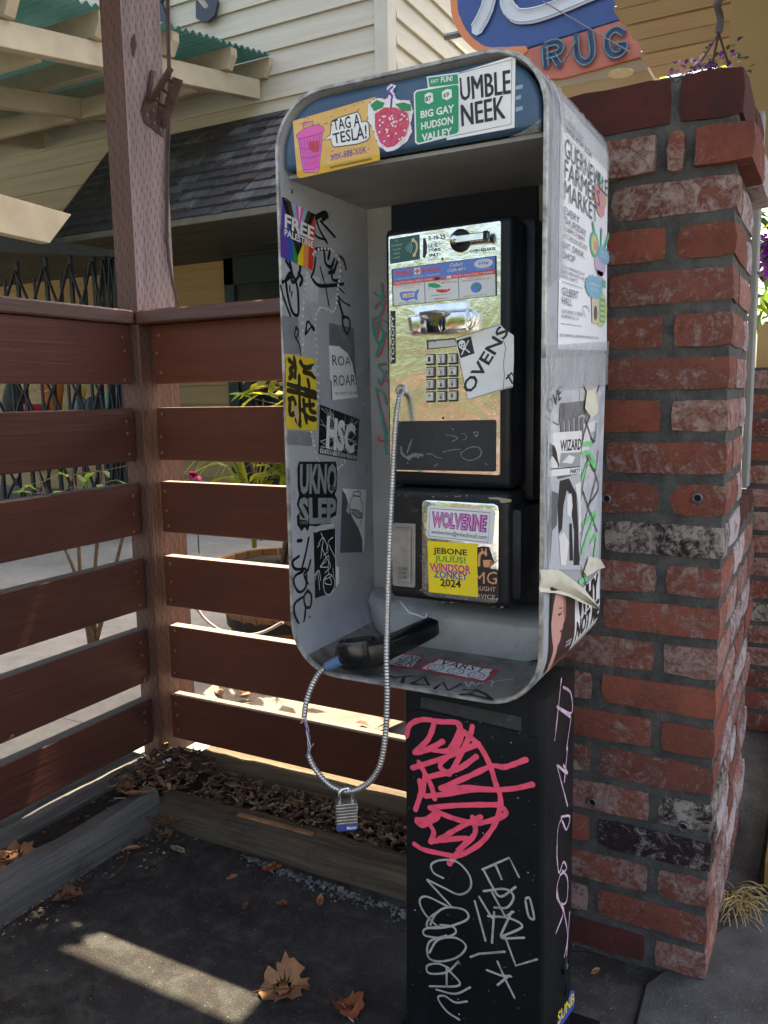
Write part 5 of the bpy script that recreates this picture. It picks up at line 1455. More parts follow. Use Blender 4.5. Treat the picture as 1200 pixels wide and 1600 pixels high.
for i, (k, sub) in enumerate(KEYS):
    r_, c_ = divmod(i, 3)
    x, y = (406, 483, 557)[c_], (1035, 1118, 1200, 1283)[r_] - (c_ - 1) * 3
    s = MB()
    s.plate(T, Z(z3, (x - 31, y - 36), (x + 31, y - 38), (x + 31, y + 36), (x - 31, y + 38)), TF + .0002, TF + .0012, 1)
    P = [T.p(z3(*p)) for p in ((x - 27, y - 31), (x + 24, y - 33), (x + 24, y + 27), (x - 27, y + 29))]
    P2 = [lerp(p, sum(P, Vector()) / 4, .12) for p in P]
    b0 = len(s.v)
    s.add([p + T.n * TF for p in P] + [p + T.n * (TF + .0055) for p in P2], [(4, 5, 6, 7), (0, 1, 5, 4), (1, 2, 6, 5), (2, 3, 7, 6), (3, 0, 4, 7)])
    q = quad_map(P2)
    if sub:
        s.text(q, sub, (.22, .64, .80, .86), TF + .0060, 1); s.text(q, k, (.34, .10, .68, .58), TF + .0060, 1, .03)
    else: s.text(q, k, (.32, .22, .68, .80), TF + .0060, 1, .03)
    part(s, 'key', ['key', 'ink'])
# OVENS sticker
s = MB()
P = [(565, 890), (700, 850), (860, 795), (890, 830), (955, 875), (956, 1040), (948, 1222), (890, 1236), (645, 1308), (590, 1030)]
s.poly(T, Z(z3, *P), TF + .0008)
s.poly(T, Z(z3, (570, 908), (668, 880), (692, 995), (597, 1028)), TF + .0010, 1)
qs = Q(T, z3, (570, 908), (668, 880), (692, 995), (597, 1028))
s.ribbon([qs(.2, .15, TF + .0013), qs(.85, .78, TF + .0013)], .0016, Vector((0, -1, 0)), 0); s.ribbon([qs(.25, .7, TF + .0013), qs(.75, .12, TF + .0013)], .0016, Vector((0, -1, 0)), 0)
s.fpoly(qs, [(.28, .45), (.16, .55), (.14, .75), (.28, .90), (.50, .90), (.62, .76), (.58, .58), (.5, .50), (.48, .38), (.30, .38)], TF + .0016, 0)
for a, b in ((.28, .66), (.46, .66), (.38, .52)): s.fpoly(qs, [(a - .05, b - .05), (a + .05, b - .05), (a + .05, b + .05), (a - .05, b + .05)], TF + .0018, 1)
A, B_ = Vector((640, 1232)), Vector((880, 838))
d = (B_ - A).normalized(); up = Vector((d.y, -d.x))
o0 = A + up * -22; L = (B_ - A).length + 34; Hh = 84
c4 = [o0 + up * Hh, o0 + up * Hh + d * L, o0 + d * L, o0]
c4 = [p + Vector((18, 28)) for p in c4]
s.text(Q(T, z3, *[tuple(p) for p in c4]), 'OVENS', (0, 0, 1, 1), TF + .0012, 1, .022)
s.stroke(T, Z(z3, (905, 1165), (940, 1125), (955, 1150)), .0026, TF + .0011, 1, smooth=False); s.stroke(T, Z(z3, (915, 1140), (945, 1195)), .0026, TF + .0012, 1)
for P in (((588, 1025), (646, 1304), (945, 1215)), ((575, 890), (868, 800)), ((905, 850), (885, 900), (900, 960), (885, 1060), (892, 1140), (884, 1235))): s.stroke(T, Z(z3, *P), .0007, TF + .0013, 1, smooth=False)
strip(s, ['white', 'ink'], hous, 'tilted white sticker with black capitals and skull and crossbones', 'sticker')
# black lower panel with glue scars
s = MB()
s.plate(T, Z(z4, (165, 78), (835, 68), (842, 80), (840, 408), (832, 414), (168, 402)), TF, TF + .0008)
lp = part(s, 'lower_panel', [grimy('matt_black_panel', (.012, .013, .014), (.018, .018, .019), .5, 0, (.06, .06, .06), .3)])
s = MB()
for P, w_ in ((((200, 250), (205, 290), (240, 320), (290, 300), (345, 305)), .004), (((270, 200), (255, 250), (240, 290)), .0022), (((250, 335), (280, 310), (320, 320)), .003), (((370, 295), (410, 300), (440, 320), (475, 325)), .0012), (((480, 285), (540, 270), (600, 265)), .0010), (((600, 290), (650, 258), (710, 250), (738, 280), (720, 320), (660, 340), (610, 320), (600, 290)), .0014), (((500, 170), (540, 175), (580, 190), (540, 215)), .0012), (((605, 160), (630, 165), (635, 195), (610, 205)), .0008), (((685, 155), (715, 150), (705, 180), (690, 165)), .0018), (((540, 125), (550, 135)), .0018), (((425, 380), (445, 360)), .0016), (((765, 360), (775, 370)), .0012), (((240, 355), (246, 360)), .0018)):
    s.stroke(T, Z(z4, *P), w_, TF + .0010, 0, jit=.35)
tag(part(s, 'glue_scar', [varied('glue_scar', (.20, .20, .195), (.10, .10, .10), 300, .6)]), kind='stuff')
# vault door with cards
s = MB()
PVY = PY - .006
V = Pl('y', PVY, -1)
s.plate(V, Z(z4, (346, 640), (352, 612), (375, 602), (830, 628), (856, 642), (862, 670), (858, 1262), (850, 1286), (830, 1296), (398, 1250), (360, 1236), (346, 1200)), .0, .0045)
vd = part(s, 'vault_door', ['plate'], bevel=.0022, seg=2, smooth=45)
VO = .0046
s = MB()
P = Z(z4, (388, 642), (822, 670), (832, 684), (816, 895), (804, 905), (380, 858), (370, 846), (378, 655))
s.poly(V, P, VO)
q = Q(V, z4, (382, 642), (830, 672), (812, 905), (372, 855))
for a in ([(.05, .07), (.95, .07), (.95, .93), (.05, .93), (.05, .07)],): s.ribbon([q(u, v, VO + .0003) for u, v in a], .0007, Vector((0, -1, 0)), 3)
s.text(q, 'WOLVERINE', (.085, .345, .915, .855), VO + .0005, 1, .065); s.text(q, 'WOLVERINE', (.10, .37, .90, .83), VO + .0008, 2, .015)
s.text(q, 'wolverine@mixcloud.com', (.09, .12, .93, .29), VO + .0005, 3)
strip(s, ['white', INK('deep_blue_outline', (.045, .030, .19)), INK('hot_pink', (.70, .20, .46)), 'ink'], hous, 'white card with pink slab lettering and an address line', 'sticker')
s = MB()
s.poly(V, Z(z4, (700, 925), (740, 915), (790, 920), (825, 1030), (790, 1060), (850, 1075), (855, 1265), (720, 1262)), VO + .0001)
for P, w_ in ((((722, 1045), (724, 985), (735, 962), (765, 958), (768, 975)), .0038), (((742, 955), (742, 932)), .002), (((768, 955), (768, 932)), .002), (((802, 1012), (812, 1025), (800, 1040)), .0014)): s.stroke(V, Z(z4, *P), w_, VO + .0006, 1)
s.poly(V, Z(z4, (748, 1008), (800, 1006), (795, 1050), (785, 1056), (762, 1056), (752, 1048)), VO + .0007, 1)
s.text(Q(V, z4, (700, 1085), (852, 1080), (850, 1165), (700, 1160)), 'MG', (0, 0, 1, 1), VO + .0006, 1)
s.text(Q(V, z4, (708, 1175), (842, 1185), (840, 1215), (708, 1205)), 'AUGHT', (0, 0, 1, 1), VO + .0006, 2, .006)
s.text(Q(V, z4, (716, 1225), (838, 1238), (836, 1266), (716, 1253)), 'RVICE', (0, 0, 1, 1), VO + .0006, 2)
strip(s, ['ink', INK('coffee_orange', (.66, .28, .13)), INK('coffee_peach', (.55, .36, .26))], hous, 'black sticker with orange tap, cup and capitals', 'sticker')
s = MB()
s.poly(V, Z(z4, (376, 880), (710, 900), (713, 1255), (386, 1222)), VO + .0012)
q = Q(V, z4, (376, 880), (710, 900), (713, 1255), (386, 1222))
for t, b, mi in (('JEBONE', (.15, .75, .83, .90), 1), ('JULIUS!', (.18, .60, .80, .75), 2), ('WINDSOR', (.07, .445, .90, .60), 3), ('ZONKEY', (.15, .315, .84, .455), 4), ('2024', (.28, .16, .70, .31), 1)):
    s.text(q, t, b, VO + .0015 + (.0002 if mi in (3,) else 0), mi, .025)
    a = random.Random(t)
    for k in range(5):
        u = a.uniform(b[0] + .03, b[2] - .03)
        s.fpoly(q, [(u, b[1] + .02), (u + .010, b[1] + .02), (u + .008, b[1] - a.uniform(.02, .06)), (u + .002, b[1] - .02)], VO + .0014, mi)
strip(s, ['ink_yellow', 'ink', INK('leaf_green_ink', (.02, .30, .04)), 'ink_magenta', INK('royal_blue_ink', (.05, .06, .36))], hous, 'square yellow sticker with five rows of dripping letters', 'sticker')
s = MB()
s.plate(V, Z(z4, (142, 765), (160, 756), (296, 762), (300, 770), (298, 1184), (290, 1190), (160, 1178), (148, 1168)), .0, .003)
s.plate(V, Z(z4, (170, 795), (265, 798), (264, 1155), (170, 1150)), .003, .0045)
for P in (((170, 788), (270, 790), (268, 1162), (168, 1156), (170, 788)),): s.stroke(V, Z(z4, *P), .0008, .0034, 1, smooth=False)
for i, (t, x0, x1) in enumerate((('PUSH', 192, 252), ('FOR', 200, 242), ('COIN', 192, 248))): s.text(Q(V, z4, (x0, 1050 + i * 28), (x1, 1054 + i * 28), (x1, 1074 + i * 28), (x0, 1070 + i * 28)), t, (0, 0, 1, 1), .0050, 1, .004)
part(s, 'coin_return', ['steel', 'ink'], bevel=.0005)
s = MB()
c = Pl('x', pR, 1).p((808, 607), 0)
s.lathe(Vector((pR, 1.125, c[2])), [(.008, 0), (.008, .0015), (.006, .0025), (.004, .0015), (0, .0015)], 14, axis=(1, 0, 0))
part(s, 'side_lock', ['black'], smooth=40)
s = MB()
c = T.p(z3(203, 1243), TF)
s.lathe(c, [(.009, 0), (.009, -.002), (.0065, -.0045), (.0052, -.0045)], 16, axis=(0, 1, 0))
part(s, 'cord_bushing', ['steel'], smooth=40)

# ------------------------------------------------------------------ handset, cord, padlock
hs = thing('telephone_handset', 'black handset lying off the hook across the booth floor with its armoured steel cord', 'telephone handset', tuple(on(600, 1010, 'y', 1.06)))
A = on(560, 1008, 'y', 1.015); Bv = on(672, 972, 'y', 1.135)
A.z = max(A.z, .640); 
ax = (Bv - A).normalized()
sd = ax.cross(Vector((0, 0, 1))).normalized()
upv = sd.cross(ax).normalized()
# swept body: flat sided handle that flares into the mouth cup
m = MB()
def sec(c, hw, hh, n=24, pw=.38):
    out = []
    for k in range(n):
        a = 2 * math.pi * k / n
        ca, sa = math.cos(a), math.sin(a)
        out.append(c + sd * hw * math.copysign(abs(ca) ** pw, ca) + upv * hh * math.copysign(abs(sa) ** pw, sa))
    return out
def Ax(px, py, y): return on(px, py, 'y', y)
path = [(Ax(531, 1031, 1.000), .012, .012), (Ax(536, 1029, 1.002), .018, .0165), (Ax(552, 1023, 1.008), .0255, .0195), (Ax(575, 1018, 1.018), .0265, .0190), (Ax(590, 1015, 1.028), .0235, .0170), (Ax(606, 1011, 1.042), .0175, .0145), (Ax(630, 1001, 1.070), .0165, .0140), (Ax(655, 989, 1.103), .0162, .0138), (Ax(671, 981, 1.124), .0158, .0132), (Ax(676.5, 978, 1.132), .0150, .0122), (Ax(678, 977, 1.134), .0125, .0098)]
rings = [sec(c, w_, h_) for c, w_, h_ in path]
vs = sum(rings, []); n = 24
fs = [(i * n + k, i * n + (k + 1) % n, (i + 1) * n + (k + 1) % n, (i + 1) * n + k) for i in range(len(rings) - 1) for k in range(n)] + [tuple(range(n - 1, -1, -1)), tuple((len(rings) - 1) * n + k for k in range(n))]
m.add(vs, fs)
gloss = grimy('glossy_black_bakelite', (.007, .0075, .0075), (.009, .0095, .0095), .10, 0, (.06, .06, .06), .10, .03)
hb = m.build('handle', gloss, hs, smooth=38)
c = Ax(557, 1010, 1.012)
ca = Vector((-.22, .10, 1)).normalized()
s = MB()
s.lathe(c, [(.020, -.026), (.0265, -.020), (.0290, -.010), (.0300, .004), (.0300, .0075), (.0292, .0100), (.0275, .0112), (.0250, .0105), (.0240, .0085), (0, .0095)], 36, axis=ca)
mp_ = s.build('mouthpiece', gloss, hs, smooth=42)
s = MB()
qa = Vector((0, 0, 1)).rotation_difference(ca)
for r_, k_ in ((0, 1), (.008, 6), (.016, 12)):
    for j in range(k_):
        a = 2 * math.pi * j / k_
        s.lathe(c + qa @ Vector((r_ * math.cos(a), r_ * math.sin(a), .0100)), [(.0017, 0), (0, .0002)], 7, axis=ca)
tag(s.build('sound_hole', INK('hole_black', (.001, .001, .001), .9), mp_), kind='stuff')
s = MB()
for P in (((664, 966), (668, 958)), ((640, 1006), (645, 1001), (650, 1003), (646, 1008), (640, 1006)), ((650, 1000), (657, 998), (654, 1004)), ((660, 996), (664, 990), (667, 994)), ((668, 990), (674, 980))):
    s.ribbon([on(x, y - 0, 'y', 1.084 + (x - 640) * .0012) for x, y in P], .0012, Vector((0, -1, 0)))
s.build('graffiti', M['p_white'], hs)
sl_a, sl_b = Ax(533, 1031, .996), Ax(510, 1042, .990)
s = MB()
s.tube(smooth_path([sl_a, lerp(sl_a, sl_b, .5), sl_b], 4), [.0082, .0080, .0080, .0078, .0077, .0076, .0074, .0073, .0072], 14)
s.build('strain_relief', varied('blue_sleeve', (.10, .17, .30), (.065, .11, .20), 60, .5, 0, .2, 150), hs, smooth=40)
c0 = [(508, 1044, .9895), (497, 1054, .985), (486, 1075, .978), (478, 1100, .972), (475, 1122, .968)]
c1 = [(481, 1178, .966), (489, 1196, .966), (504, 1216, .966), (521, 1230, .967), (541, 1236, .968), (560, 1233, .969), (580, 1219, .970), (595, 1192, .970), (602, 1150, .970), (605, 1090, .970), (604, 1030, .972), (605, 970, .985), (607, 900, 1.005), (610, 820, 1.030), (614, 740, 1.050), (617, 680, 1.064), (620, 645, 1.072), (624, 622, 1.080), (628, 612, 1.092), (629, 612, 1.100)]
def armour(pts, r):
    P = smooth_path([on(*p[:2], 'y', p[2]) for p in pts], 40)
    # even arc length sampling, alternating radii make the rings
    out, rs, acc, k = [], [], 0.0, 0
    step = .00115
    last = P[0]
    out.append(P[0]); rs.append(r)
    cyc = (r, r * .98, r * .80, r * .80)
    rem = 0.0
    for a, b in zip(P[:-1], P[1:]):
        L = (b - a).length
        t = step - rem
        while t < L:
            out.append(lerp(a, b, t / L)); k += 1; rs.append(cyc[k % 4]); t += step
        rem = L - (t - step)
    return out, rs
cd_ = MB()
for seg in (c0, c1):
    P, rs = armour(seg, .0046)
    cd_.tube(P, rs, 9)
co_ = cd_.build('cord', varied('armoured_steel', (.52, .51, .48), (.34, .33, .31), 60, .30, .85, .1, 300), hs, smooth=60)
wr = MB()
for ph_, mi, r_ in ((0, 0, .0010), (2.1, 1, .0011), (4.2, 2, .0009)):
    P = []
    for i in range(29):
        t = i / 28
        b = lerp(on(475, 1118, 'y', .968), on(482, 1182, 'y', .966), t) + Vector((.004 * math.sin(t * 3.1), 0, 0)) + Vector((math.cos(t * 9 + ph_), math.sin(t * 9 + ph_), 0)) * .0017
        P.append(b)
    wr.tube(P, r_, 5, mi)
for a, b in (((474, 1126), (470, 1130)), ((484, 1170), (490, 1162))): wr.tube([on(*a, 'y', .966), on(*b, 'y', .963)], .0006, 4, 0)
wr.build('exposed_wire', [INK('silver_wire', (.50, .50, .52), .3), INK('purple_wire', (.16, .10, .26)), INK('grey_wire', (.30, .30, .32))], co_, smooth=60)
pw = MB()
pw.tube(smooth_path([on(*p, 'y', y) for p, y in (((625, 940), 1.135), ((632, 948), 1.13), ((640, 957), 1.128), ((650, 960), 1.128), ((662, 965), 1.13))], 5), .0011, 5)
tag(pw.build('loose_wire', INK('white_wire', (.62, .62, .60)), None, org=on(640, 955, 'y', 1.13), smooth=60), 'thin white wire hanging loose under the telephone vault', 'wire')
# padlock
pd = thing('padlock', 'small steel padlock with a blue base hanging from the cord loop', 'padlock', tuple(on(541, 1290, 'y', .962)))
rt_ = Matrix.Rotation(R(38), 3, 'Z')
O = on(541, 1268, 'y', .966)
def L3(x, y, z): return O + rt_ @ Vector((x, y, z))
s = MB()
for i in range(7):
    z = -.0165 + i * .0047
    b0 = len(s.v)
    s.box((-.0155, -.009, z), (.0155, .009, z + .0042))
    for k in range(b0, len(s.v)): s.v[k] = L3(*s.v[k])
s.build('body', varied('laminated_steel', (.40, .39, .37), (.22, .215, .20), 90, .35, .85, .2, 300), pd, bevel=.0012, seg=2, smooth=40)
s = MB()
s.box((-.0165, -.0098, -.0260), (.0165, .0098, -.0165))
s.v = [L3(v[0] * (1 if v[2] > -.02 else .9), v[1] * (1 if v[2] > -.02 else .9), v[2]) for v in s.v]
bp = s.build('bumper', varied('blue_vinyl', (.045, .075, .26), (.03, .05, .19), 60, .4), pd, bevel=.002, seg=2, smooth=40)
s = MB()
q = quad_map([L3(.0166, -.008, -.0175), L3(.0166, .008, -.0175), L3(.0160, .008, -.0235), L3(.0160, -.008, -.0235)])
q2 = quad_map([L3(-.012, -.0099, -.0175), L3(.013, -.0099, -.0175), L3(.0125, -.0096, -.0235), L3(-.0115, -.0096, -.0235)])
s.text(q2, 'Master', (.45, .1, 1.05, .95), .0004, 0, .01)
s.lathe(L3(.0160, .001, .004), [(.0062, 0), (.006, .0004), (0, .0005)], 14, 0, axis=rt_ @ Vector((1, 0, 0)))
s.build('lettering', M['white'], bp)
s = MB()
sh = [L3(-.0098, 0, .010), L3(-.0098, 0, .024)] + [L3(-.0098 * math.cos(R(a)), 0, .026 + .0098 * math.sin(R(a))) for a in range(15, 180, 15)] + [L3(.0098, 0, .024), L3(.0098, 0, .012)]
s.tube(sh, .0033, 10)
s.build('shackle', M['chrome'], pd, smooth=60)

# ------------------------------------------------------------------ fallen leaves
LM = [varied('dry_leaf_rust', (.30, .085, .025), (.17, .05, .02), 30, .7, 0, .4, 150), varied('dry_leaf_tan', (.34, .17, .07), (.20, .09, .04), 30, .75, 0, .4, 150), varied('dry_leaf_brown', (.16, .07, .035), (.09, .04, .022), 30, .8, 0, .4, 150), varied('dry_leaf_green', (.20, .23, .13), (.13, .15, .08), 30, .7, 0, .3, 150)]
def leaf_mesh(size, seed, curl, lobed=True, mat=0):
    rr = random.Random(seed)
    MAPLE = [(1.0, 0), (.80, .10), (.86, .22), (.60, .20), (.52, .34), (.66, .62), (.44, .56), (.36, .74), (.20, .60), (.10, .90), (-.04, .70), (-.16, .66), (-.14, .46), (-.38, .62), (-.50, .44), (-.44, .26), (-.62, .18), (-.58, .06)]
    OVAL = [(1.0, 0), (.86, .10), (.66, .22), (.4, .31), (.1, .34), (-.2, .30), (-.5, .20), (-.75, .08)]
    half = MAPLE if lobed else OVAL
    prof = [(x * rr.uniform(.85, 1.05) * (x * x + y * y) ** -.16, y * rr.uniform(.85, 1.05) * (x * x + y * y) ** -.16) for x, y in half] + [(x * rr.uniform(.85, 1.05) * (x * x + y * y) ** -.16, -y * rr.uniform(.85, 1.05) * (x * x + y * y) ** -.16) for x, y in reversed(half[1:])]
    n = len(prof)
    fold = rr.uniform(.6, 1.5)
    ph_ = rr.uniform(0, 6)
    def lift(x, y, e):
        d = (x * x + y * y)
        return curl * size * (d * .45 + .50 * abs(y) * fold + .25 * math.sin(x * 4 + ph_) * d) + .30 * size * noise.noise(Vector((x * 2.4, y * 2.4, seed * 7.3))) * (.3 + d) + e
    vs, fs = [(0, 0, lift(0, 0, 0))], []
    for ring in (.35, .7, 1.0):
        for (x, y) in prof: vs.append((x * ring * size, y * ring * size, lift(x * ring, y * ring, 0) - .02 * size * (1 - ring) * 0))
    for k in range(n):
        k2 = (k + 1) % n
        fs.append((0, 1 + k, 1 + k2))
        for g in (0, 1): fs.append((1 + g * n + k, 1 + g * n + k2, 1 + (g + 1) * n + k2, 1 + (g + 1) * n + k))
    me = MB().add(vs, fs)
    # midrib and stalk
    me.tube([Vector((-size * .9, 0, lift(-.6, 0, .001))), Vector((-size * .5, 0, lift(-.4, 0, .0015))), Vector((0, 0, lift(0, 0, .0015))), Vector((size * .6, 0, lift(.6, 0, .0012)))], [size * .016, size * .02, size * .018, size * .006], 5, 1)
    mx = min(v.z for v in me.v)
    for v in me.v: v.z -= mx
    m_ = bpy.data.meshes.new('dry_leaf')
    m_.from_pydata([tuple(v) for v in me.v], [], me.f)
    m_.materials.append(LM[mat]); m_.materials.append(LM[2])
    m_.polygons.foreach_set('material_index', me.m)
    m_.shade_smooth()
    return m_
LEAVES = [((440, 1548), .056, .50, .55, 1, 'large crumpled tan leaf on the asphalt in front, near the sun patch', 0, True),
          ((425, 1358), .030, .2, 1.2, 0, 'rust coloured leaf alone in the middle of the asphalt', 0, True),
          ((500, 1409), .020, .3, 2.0, 1, 'narrow tan leaf on the asphalt toward the pedestal', 0, False),
          ((440, 1412), .014, .2, .4, 0, 'small rust leaf chip beside the narrow leaf', 0, True),
          ((383, 1416), .014, .3, 1.9, 2, 'small dark leaf standing on edge on the asphalt', 0, False),
          ((362, 1371), .016, .2, .9, 1, 'small brown leaf left of the rust coloured leaf', 0, False),
          ((545, 1580), .036, .5, 2.6, 0, 'curled orange brown leaf at the lower edge near the pedestal', 0, True),
          ((250, 1285), .046, .55, .3, 1, 'big curled tan leaf heaped in the corner of the timbers', .012, True),
          ((285, 1283), .040, .6, 1.6, 0, 'curled rust leaf on the right of the corner heap', .016, True),
          ((225, 1293), .026, .4, 2.2, 0, 'small red brown leaf on the left of the corner heap', .006, True),
          ((258, 1308), .026, .6, 2.9, 2, 'crumpled brown leaf at the foot of the corner heap', .0, True),
          ((277, 1327), .024, .1, .1, 3, 'narrow grey green leaf below the corner heap', .0, False),
          ((205, 1327), .022, .4, .5, 1, 'pale twisted leaf between the corner heap and the left timber', .004, False),
          ((105, 1405), .036, .5, 1.1, 2, 'crushed brown leaf against the left timber', .0, True),
          ((212, 1243), .046, .5, .6, 1, 'long tan curled leaf lying across the left timbers', .085, False),
          ((195, 1235), .032, .5, 1.3, 2, 'folded purple brown leaf in the gap between the left timbers', .045, True),
          ((20, 1345), .070, .35, .9, 1, 'large lobed tan leaf in the trough at the left edge', .060, True),
          ((262, 1206), .026, .3, 1.5, 0, 'orange leaf on the wood chips near the corner post', .055, False),
          ((405, 1222), .020, .3, .5, 1, 'small tan leaf standing on the wood chips', .05, False),
          ((555, 928), .020, .35, .5, 0, 'rust leaf on the grey ledge inside the booth', None, True),
          ((735, 1016), .016, .45, 2.9, 1, 'tan curled leaf on the booth floor behind the red stickers', None, False),
          ((1012, 1478), .010, .2, .4, 1, 'small pale leaf on the ground in front of the brick pier', 0, False),
          ((930, 1518), .012, .2, 1.0, 1, 'small tan leaf beside the pedestal lock on the ground', 0, False),
          ((8, 1155), .030, .5, .4, 1, 'tan leaf caught on the bottom board of the left fence', 'f', False)]
for i, (p, sz, curl, rot, mt, lbl, z, lob) in enumerate(LEAVES):
    if z is None: loc = on(*p, 'y', 1.215) if p[1] < 1000 else on(*p, 'z', BZ0 + TH + .003)
    elif z == 'f': loc = on(*p, 'x', XL_ - .012)
    else: loc = on(*p, 'z', z + .0045)
    if p[1] < 1000: loc.z = .6905
    o = bpy.data.objects.new('dry_leaf', leaf_mesh(sz, i + 3, curl, lob, mt))
    COL.objects.link(o)
    o.location = loc
    o.rotation_euler = (random.Random(i).uniform(-.2, .2), random.Random(i + 9).uniform(-.15, .15), rot)
    tag(o, lbl, 'leaf', group='fallen leaves around the booth')
bs = MB()
bs.bar(on(372, 1272, 'z', .06), on(490, 1304, 'z', .06), .014, .006)
tag(bs.build('wood_splinter', LM[1], None, bevel=.002, org=on(430, 1290, 'z', .055)), 'long tan splinter of wood lying on the chips behind the timber', 'splinter')
bs = MB()
bs.bar(on(255, 1191, 'z', .07), on(267, 1186, 'z', .072), .006, .006)
tag(bs.build('paper_scrap', M['white'], None, bevel=.0005, org=on(260, 1189, 'z', .065)), 'white scrap of paper on the wood chips at the corner post', 'paper scrap')
bs = MB()
for P in (((170, 1268), (188, 1253), (196, 1250)), ((178, 1247), (205, 1247), (214, 1250))): bs.tube([on(*a, 'z', .055) for a in P], .0016, 5)
bs.tube(smooth_path([on(*a, 'z', .006) for a in ((200, 1325), (198, 1345), (185, 1362), (167, 1374))], 4), .0016, 5, 1)
bs.tube(smooth_path([on(*a, 'z', .006) for a in ((535, 1568), (545, 1588), (552, 1596))], 4), .0018, 5)
tag(bs.build('twigs', [INK('pale_twig', (.36, .29, .19), .8), INK('dark_twig', (.08, .045, .03), .8)], None), kind='stuff')
# ------------------------------------------------------------------ main building across the paving
M['cream'] = varied('cream_clapboard', (.50, .455, .345), (.42, .38, .285), 3, .6, 0, .15, 60, .002, True, stretch=(.3, 1, 6))
M['cream_dk'] = varied('ochre_clapboard', (.42, .29, .125), (.36, .245, .10), 3, .6, 0, .15, 60, .002, True, stretch=(.3, 1, 6))
M['cream_w'] = varied('cream_beam_paint', (.46, .385, .26), (.36, .295, .195), 4, .6, 0, .3, 40, .002, True, stretch=(1, 1, 1))
M['trim'] = varied('cream_trim', (.50, .47, .37), (.44, .41, .32), 4, .6, 0, .1)
M['teal_dk'] = varied('dark_teal_paint', (.010, .024, .028), (.016, .034, .038), 6, .4, 0, .05)
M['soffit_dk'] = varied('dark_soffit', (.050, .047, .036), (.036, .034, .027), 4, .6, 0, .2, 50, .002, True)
FY, WY = 6.0, 6.7
bl = thing('shop_building', 'cream clapboard shop building beyond the fence with a dark shingled awning', 'building', (-6, 6.2, 0))
rnd = random.Random(17)
P_ = .19
FX0, FX1 = -11.0, -3.12
def siding(parent, y, x0, x1, z0, z1, mat, lean=.012, thick=.018, axis='y', xv=0):
    z = z0
    while z < z1 - .02:
        zt = min(z + P_ + .012, z1)
        m = MB()
        if axis == 'y': m.add([(x0, y - lean - thick, z), (x1, y - lean - thick, z), (x1, y - thick * .3, zt), (x0, y - thick * .3, zt), (x0, y, z), (x1, y, z), (x1, y, zt), (x0, y, zt)], [(0, 1, 2, 3), (1, 0, 4, 5), (0, 3, 7, 4), (2, 1, 5, 6), (3, 2, 6, 7)])
        else: m.add([(xv + lean + thick, x0, z), (xv + lean + thick, x1, z), (xv + thick * .3, x1, zt), (xv + thick * .3, x0, zt), (xv, x0, z), (xv, x1, z), (xv, x1, zt), (xv, x0, zt)], [(0, 1, 2, 3), (1, 0, 4, 5), (0, 3, 7, 4), (2, 1, 5, 6), (3, 2, 6, 7)])
        m.build('siding_board', mat, parent)
        z += P_
siding(bl, FY, FX0, FX1 - .1, 2.52, 4.80, M['cream'])
m = MB().box((FX0, FY, 2.44), (FX1 - .02, FY + .12, 7.2)).box((FX1 - .14, FY + .10, 0), (FX1 - .02, 12, 7.2)).box((FX0, WY, 0), (FX1 - .02, WY + .1, 2.6))
m.box((FX0, FY - .025, 4.81), (FX1 - .1, FY - .001, 7.2)).box((FX0, 11.9, 0), (FX1 - .02, 12, 7.2)).box((FX0 - .1, FY, 0), (FX0, 12, 7.2)).box((FX0, FY, 7.2), (FX1 - .02, 12, 7.3))
m.build('wall', M['cream'], bl)
MB().box((FX0, FY - .03, 5.6), (-1.75, 8.0, 10.6)).build('upper_storey', M['cream'], bl)  # unseen block added above the frame to shade the left paving
siding(bl, 0, FY + .11, 9.0, 2.4, 5.2, M['cream'], axis='x', xv=FX1 - .02)
MB().box((FX1 - .11, FY - .045, 0), (FX1 + .008, FY + .10, 7.2)).build('corner_board', M['trim'], bl, bevel=.004)
siding(bl, WY, FX0, FX1 - .04, .02, 2.42, M['cream_dk'])
m = MB().box((on(352, 450, 'y', WY - .06)[0], WY - .08, 0), (on(352, 450, 'y', WY - .06)[0] + .12, WY - .035, 2.38))
m.box((on(352, 450, 'y', WY - .06)[0], WY - .08, 2.12), (FX1 - .2, WY - .035, 2.38)).build('door_frame', M['teal_dk'], bl, bevel=.004)
dx = on(352, 450, 'y', WY - .06)[0] + .12
d_ = MB().box((dx, WY - .05, .02), (FX1 - .2, WY - .036, 2.12)).build('door', varied('dark_door', (.012, .016, .017), (.02, .024, .024), 6, .25), bl)
MB().box((dx + .15, WY - .056, .9), (FX1 - .4, WY - .05, 2.0)).build('pane', plain('dark_glass', (.012, .016, .018), .05, 0, .8), d_)
# recessed soffit of tongue and groove boards
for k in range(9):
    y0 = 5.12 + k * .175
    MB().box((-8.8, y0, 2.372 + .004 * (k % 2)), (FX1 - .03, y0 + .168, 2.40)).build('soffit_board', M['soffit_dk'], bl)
c = on(357, 412, 'z', 2.368)
s = MB().lathe(c, [(.085, 0), (.085, -.012), (.07, -.014), (0, -.010)], 20)
s.build('recessed_light', varied('light_trim', (.55, .44, .30), (.48, .38, .26), 9, .4), bl, smooth=40)
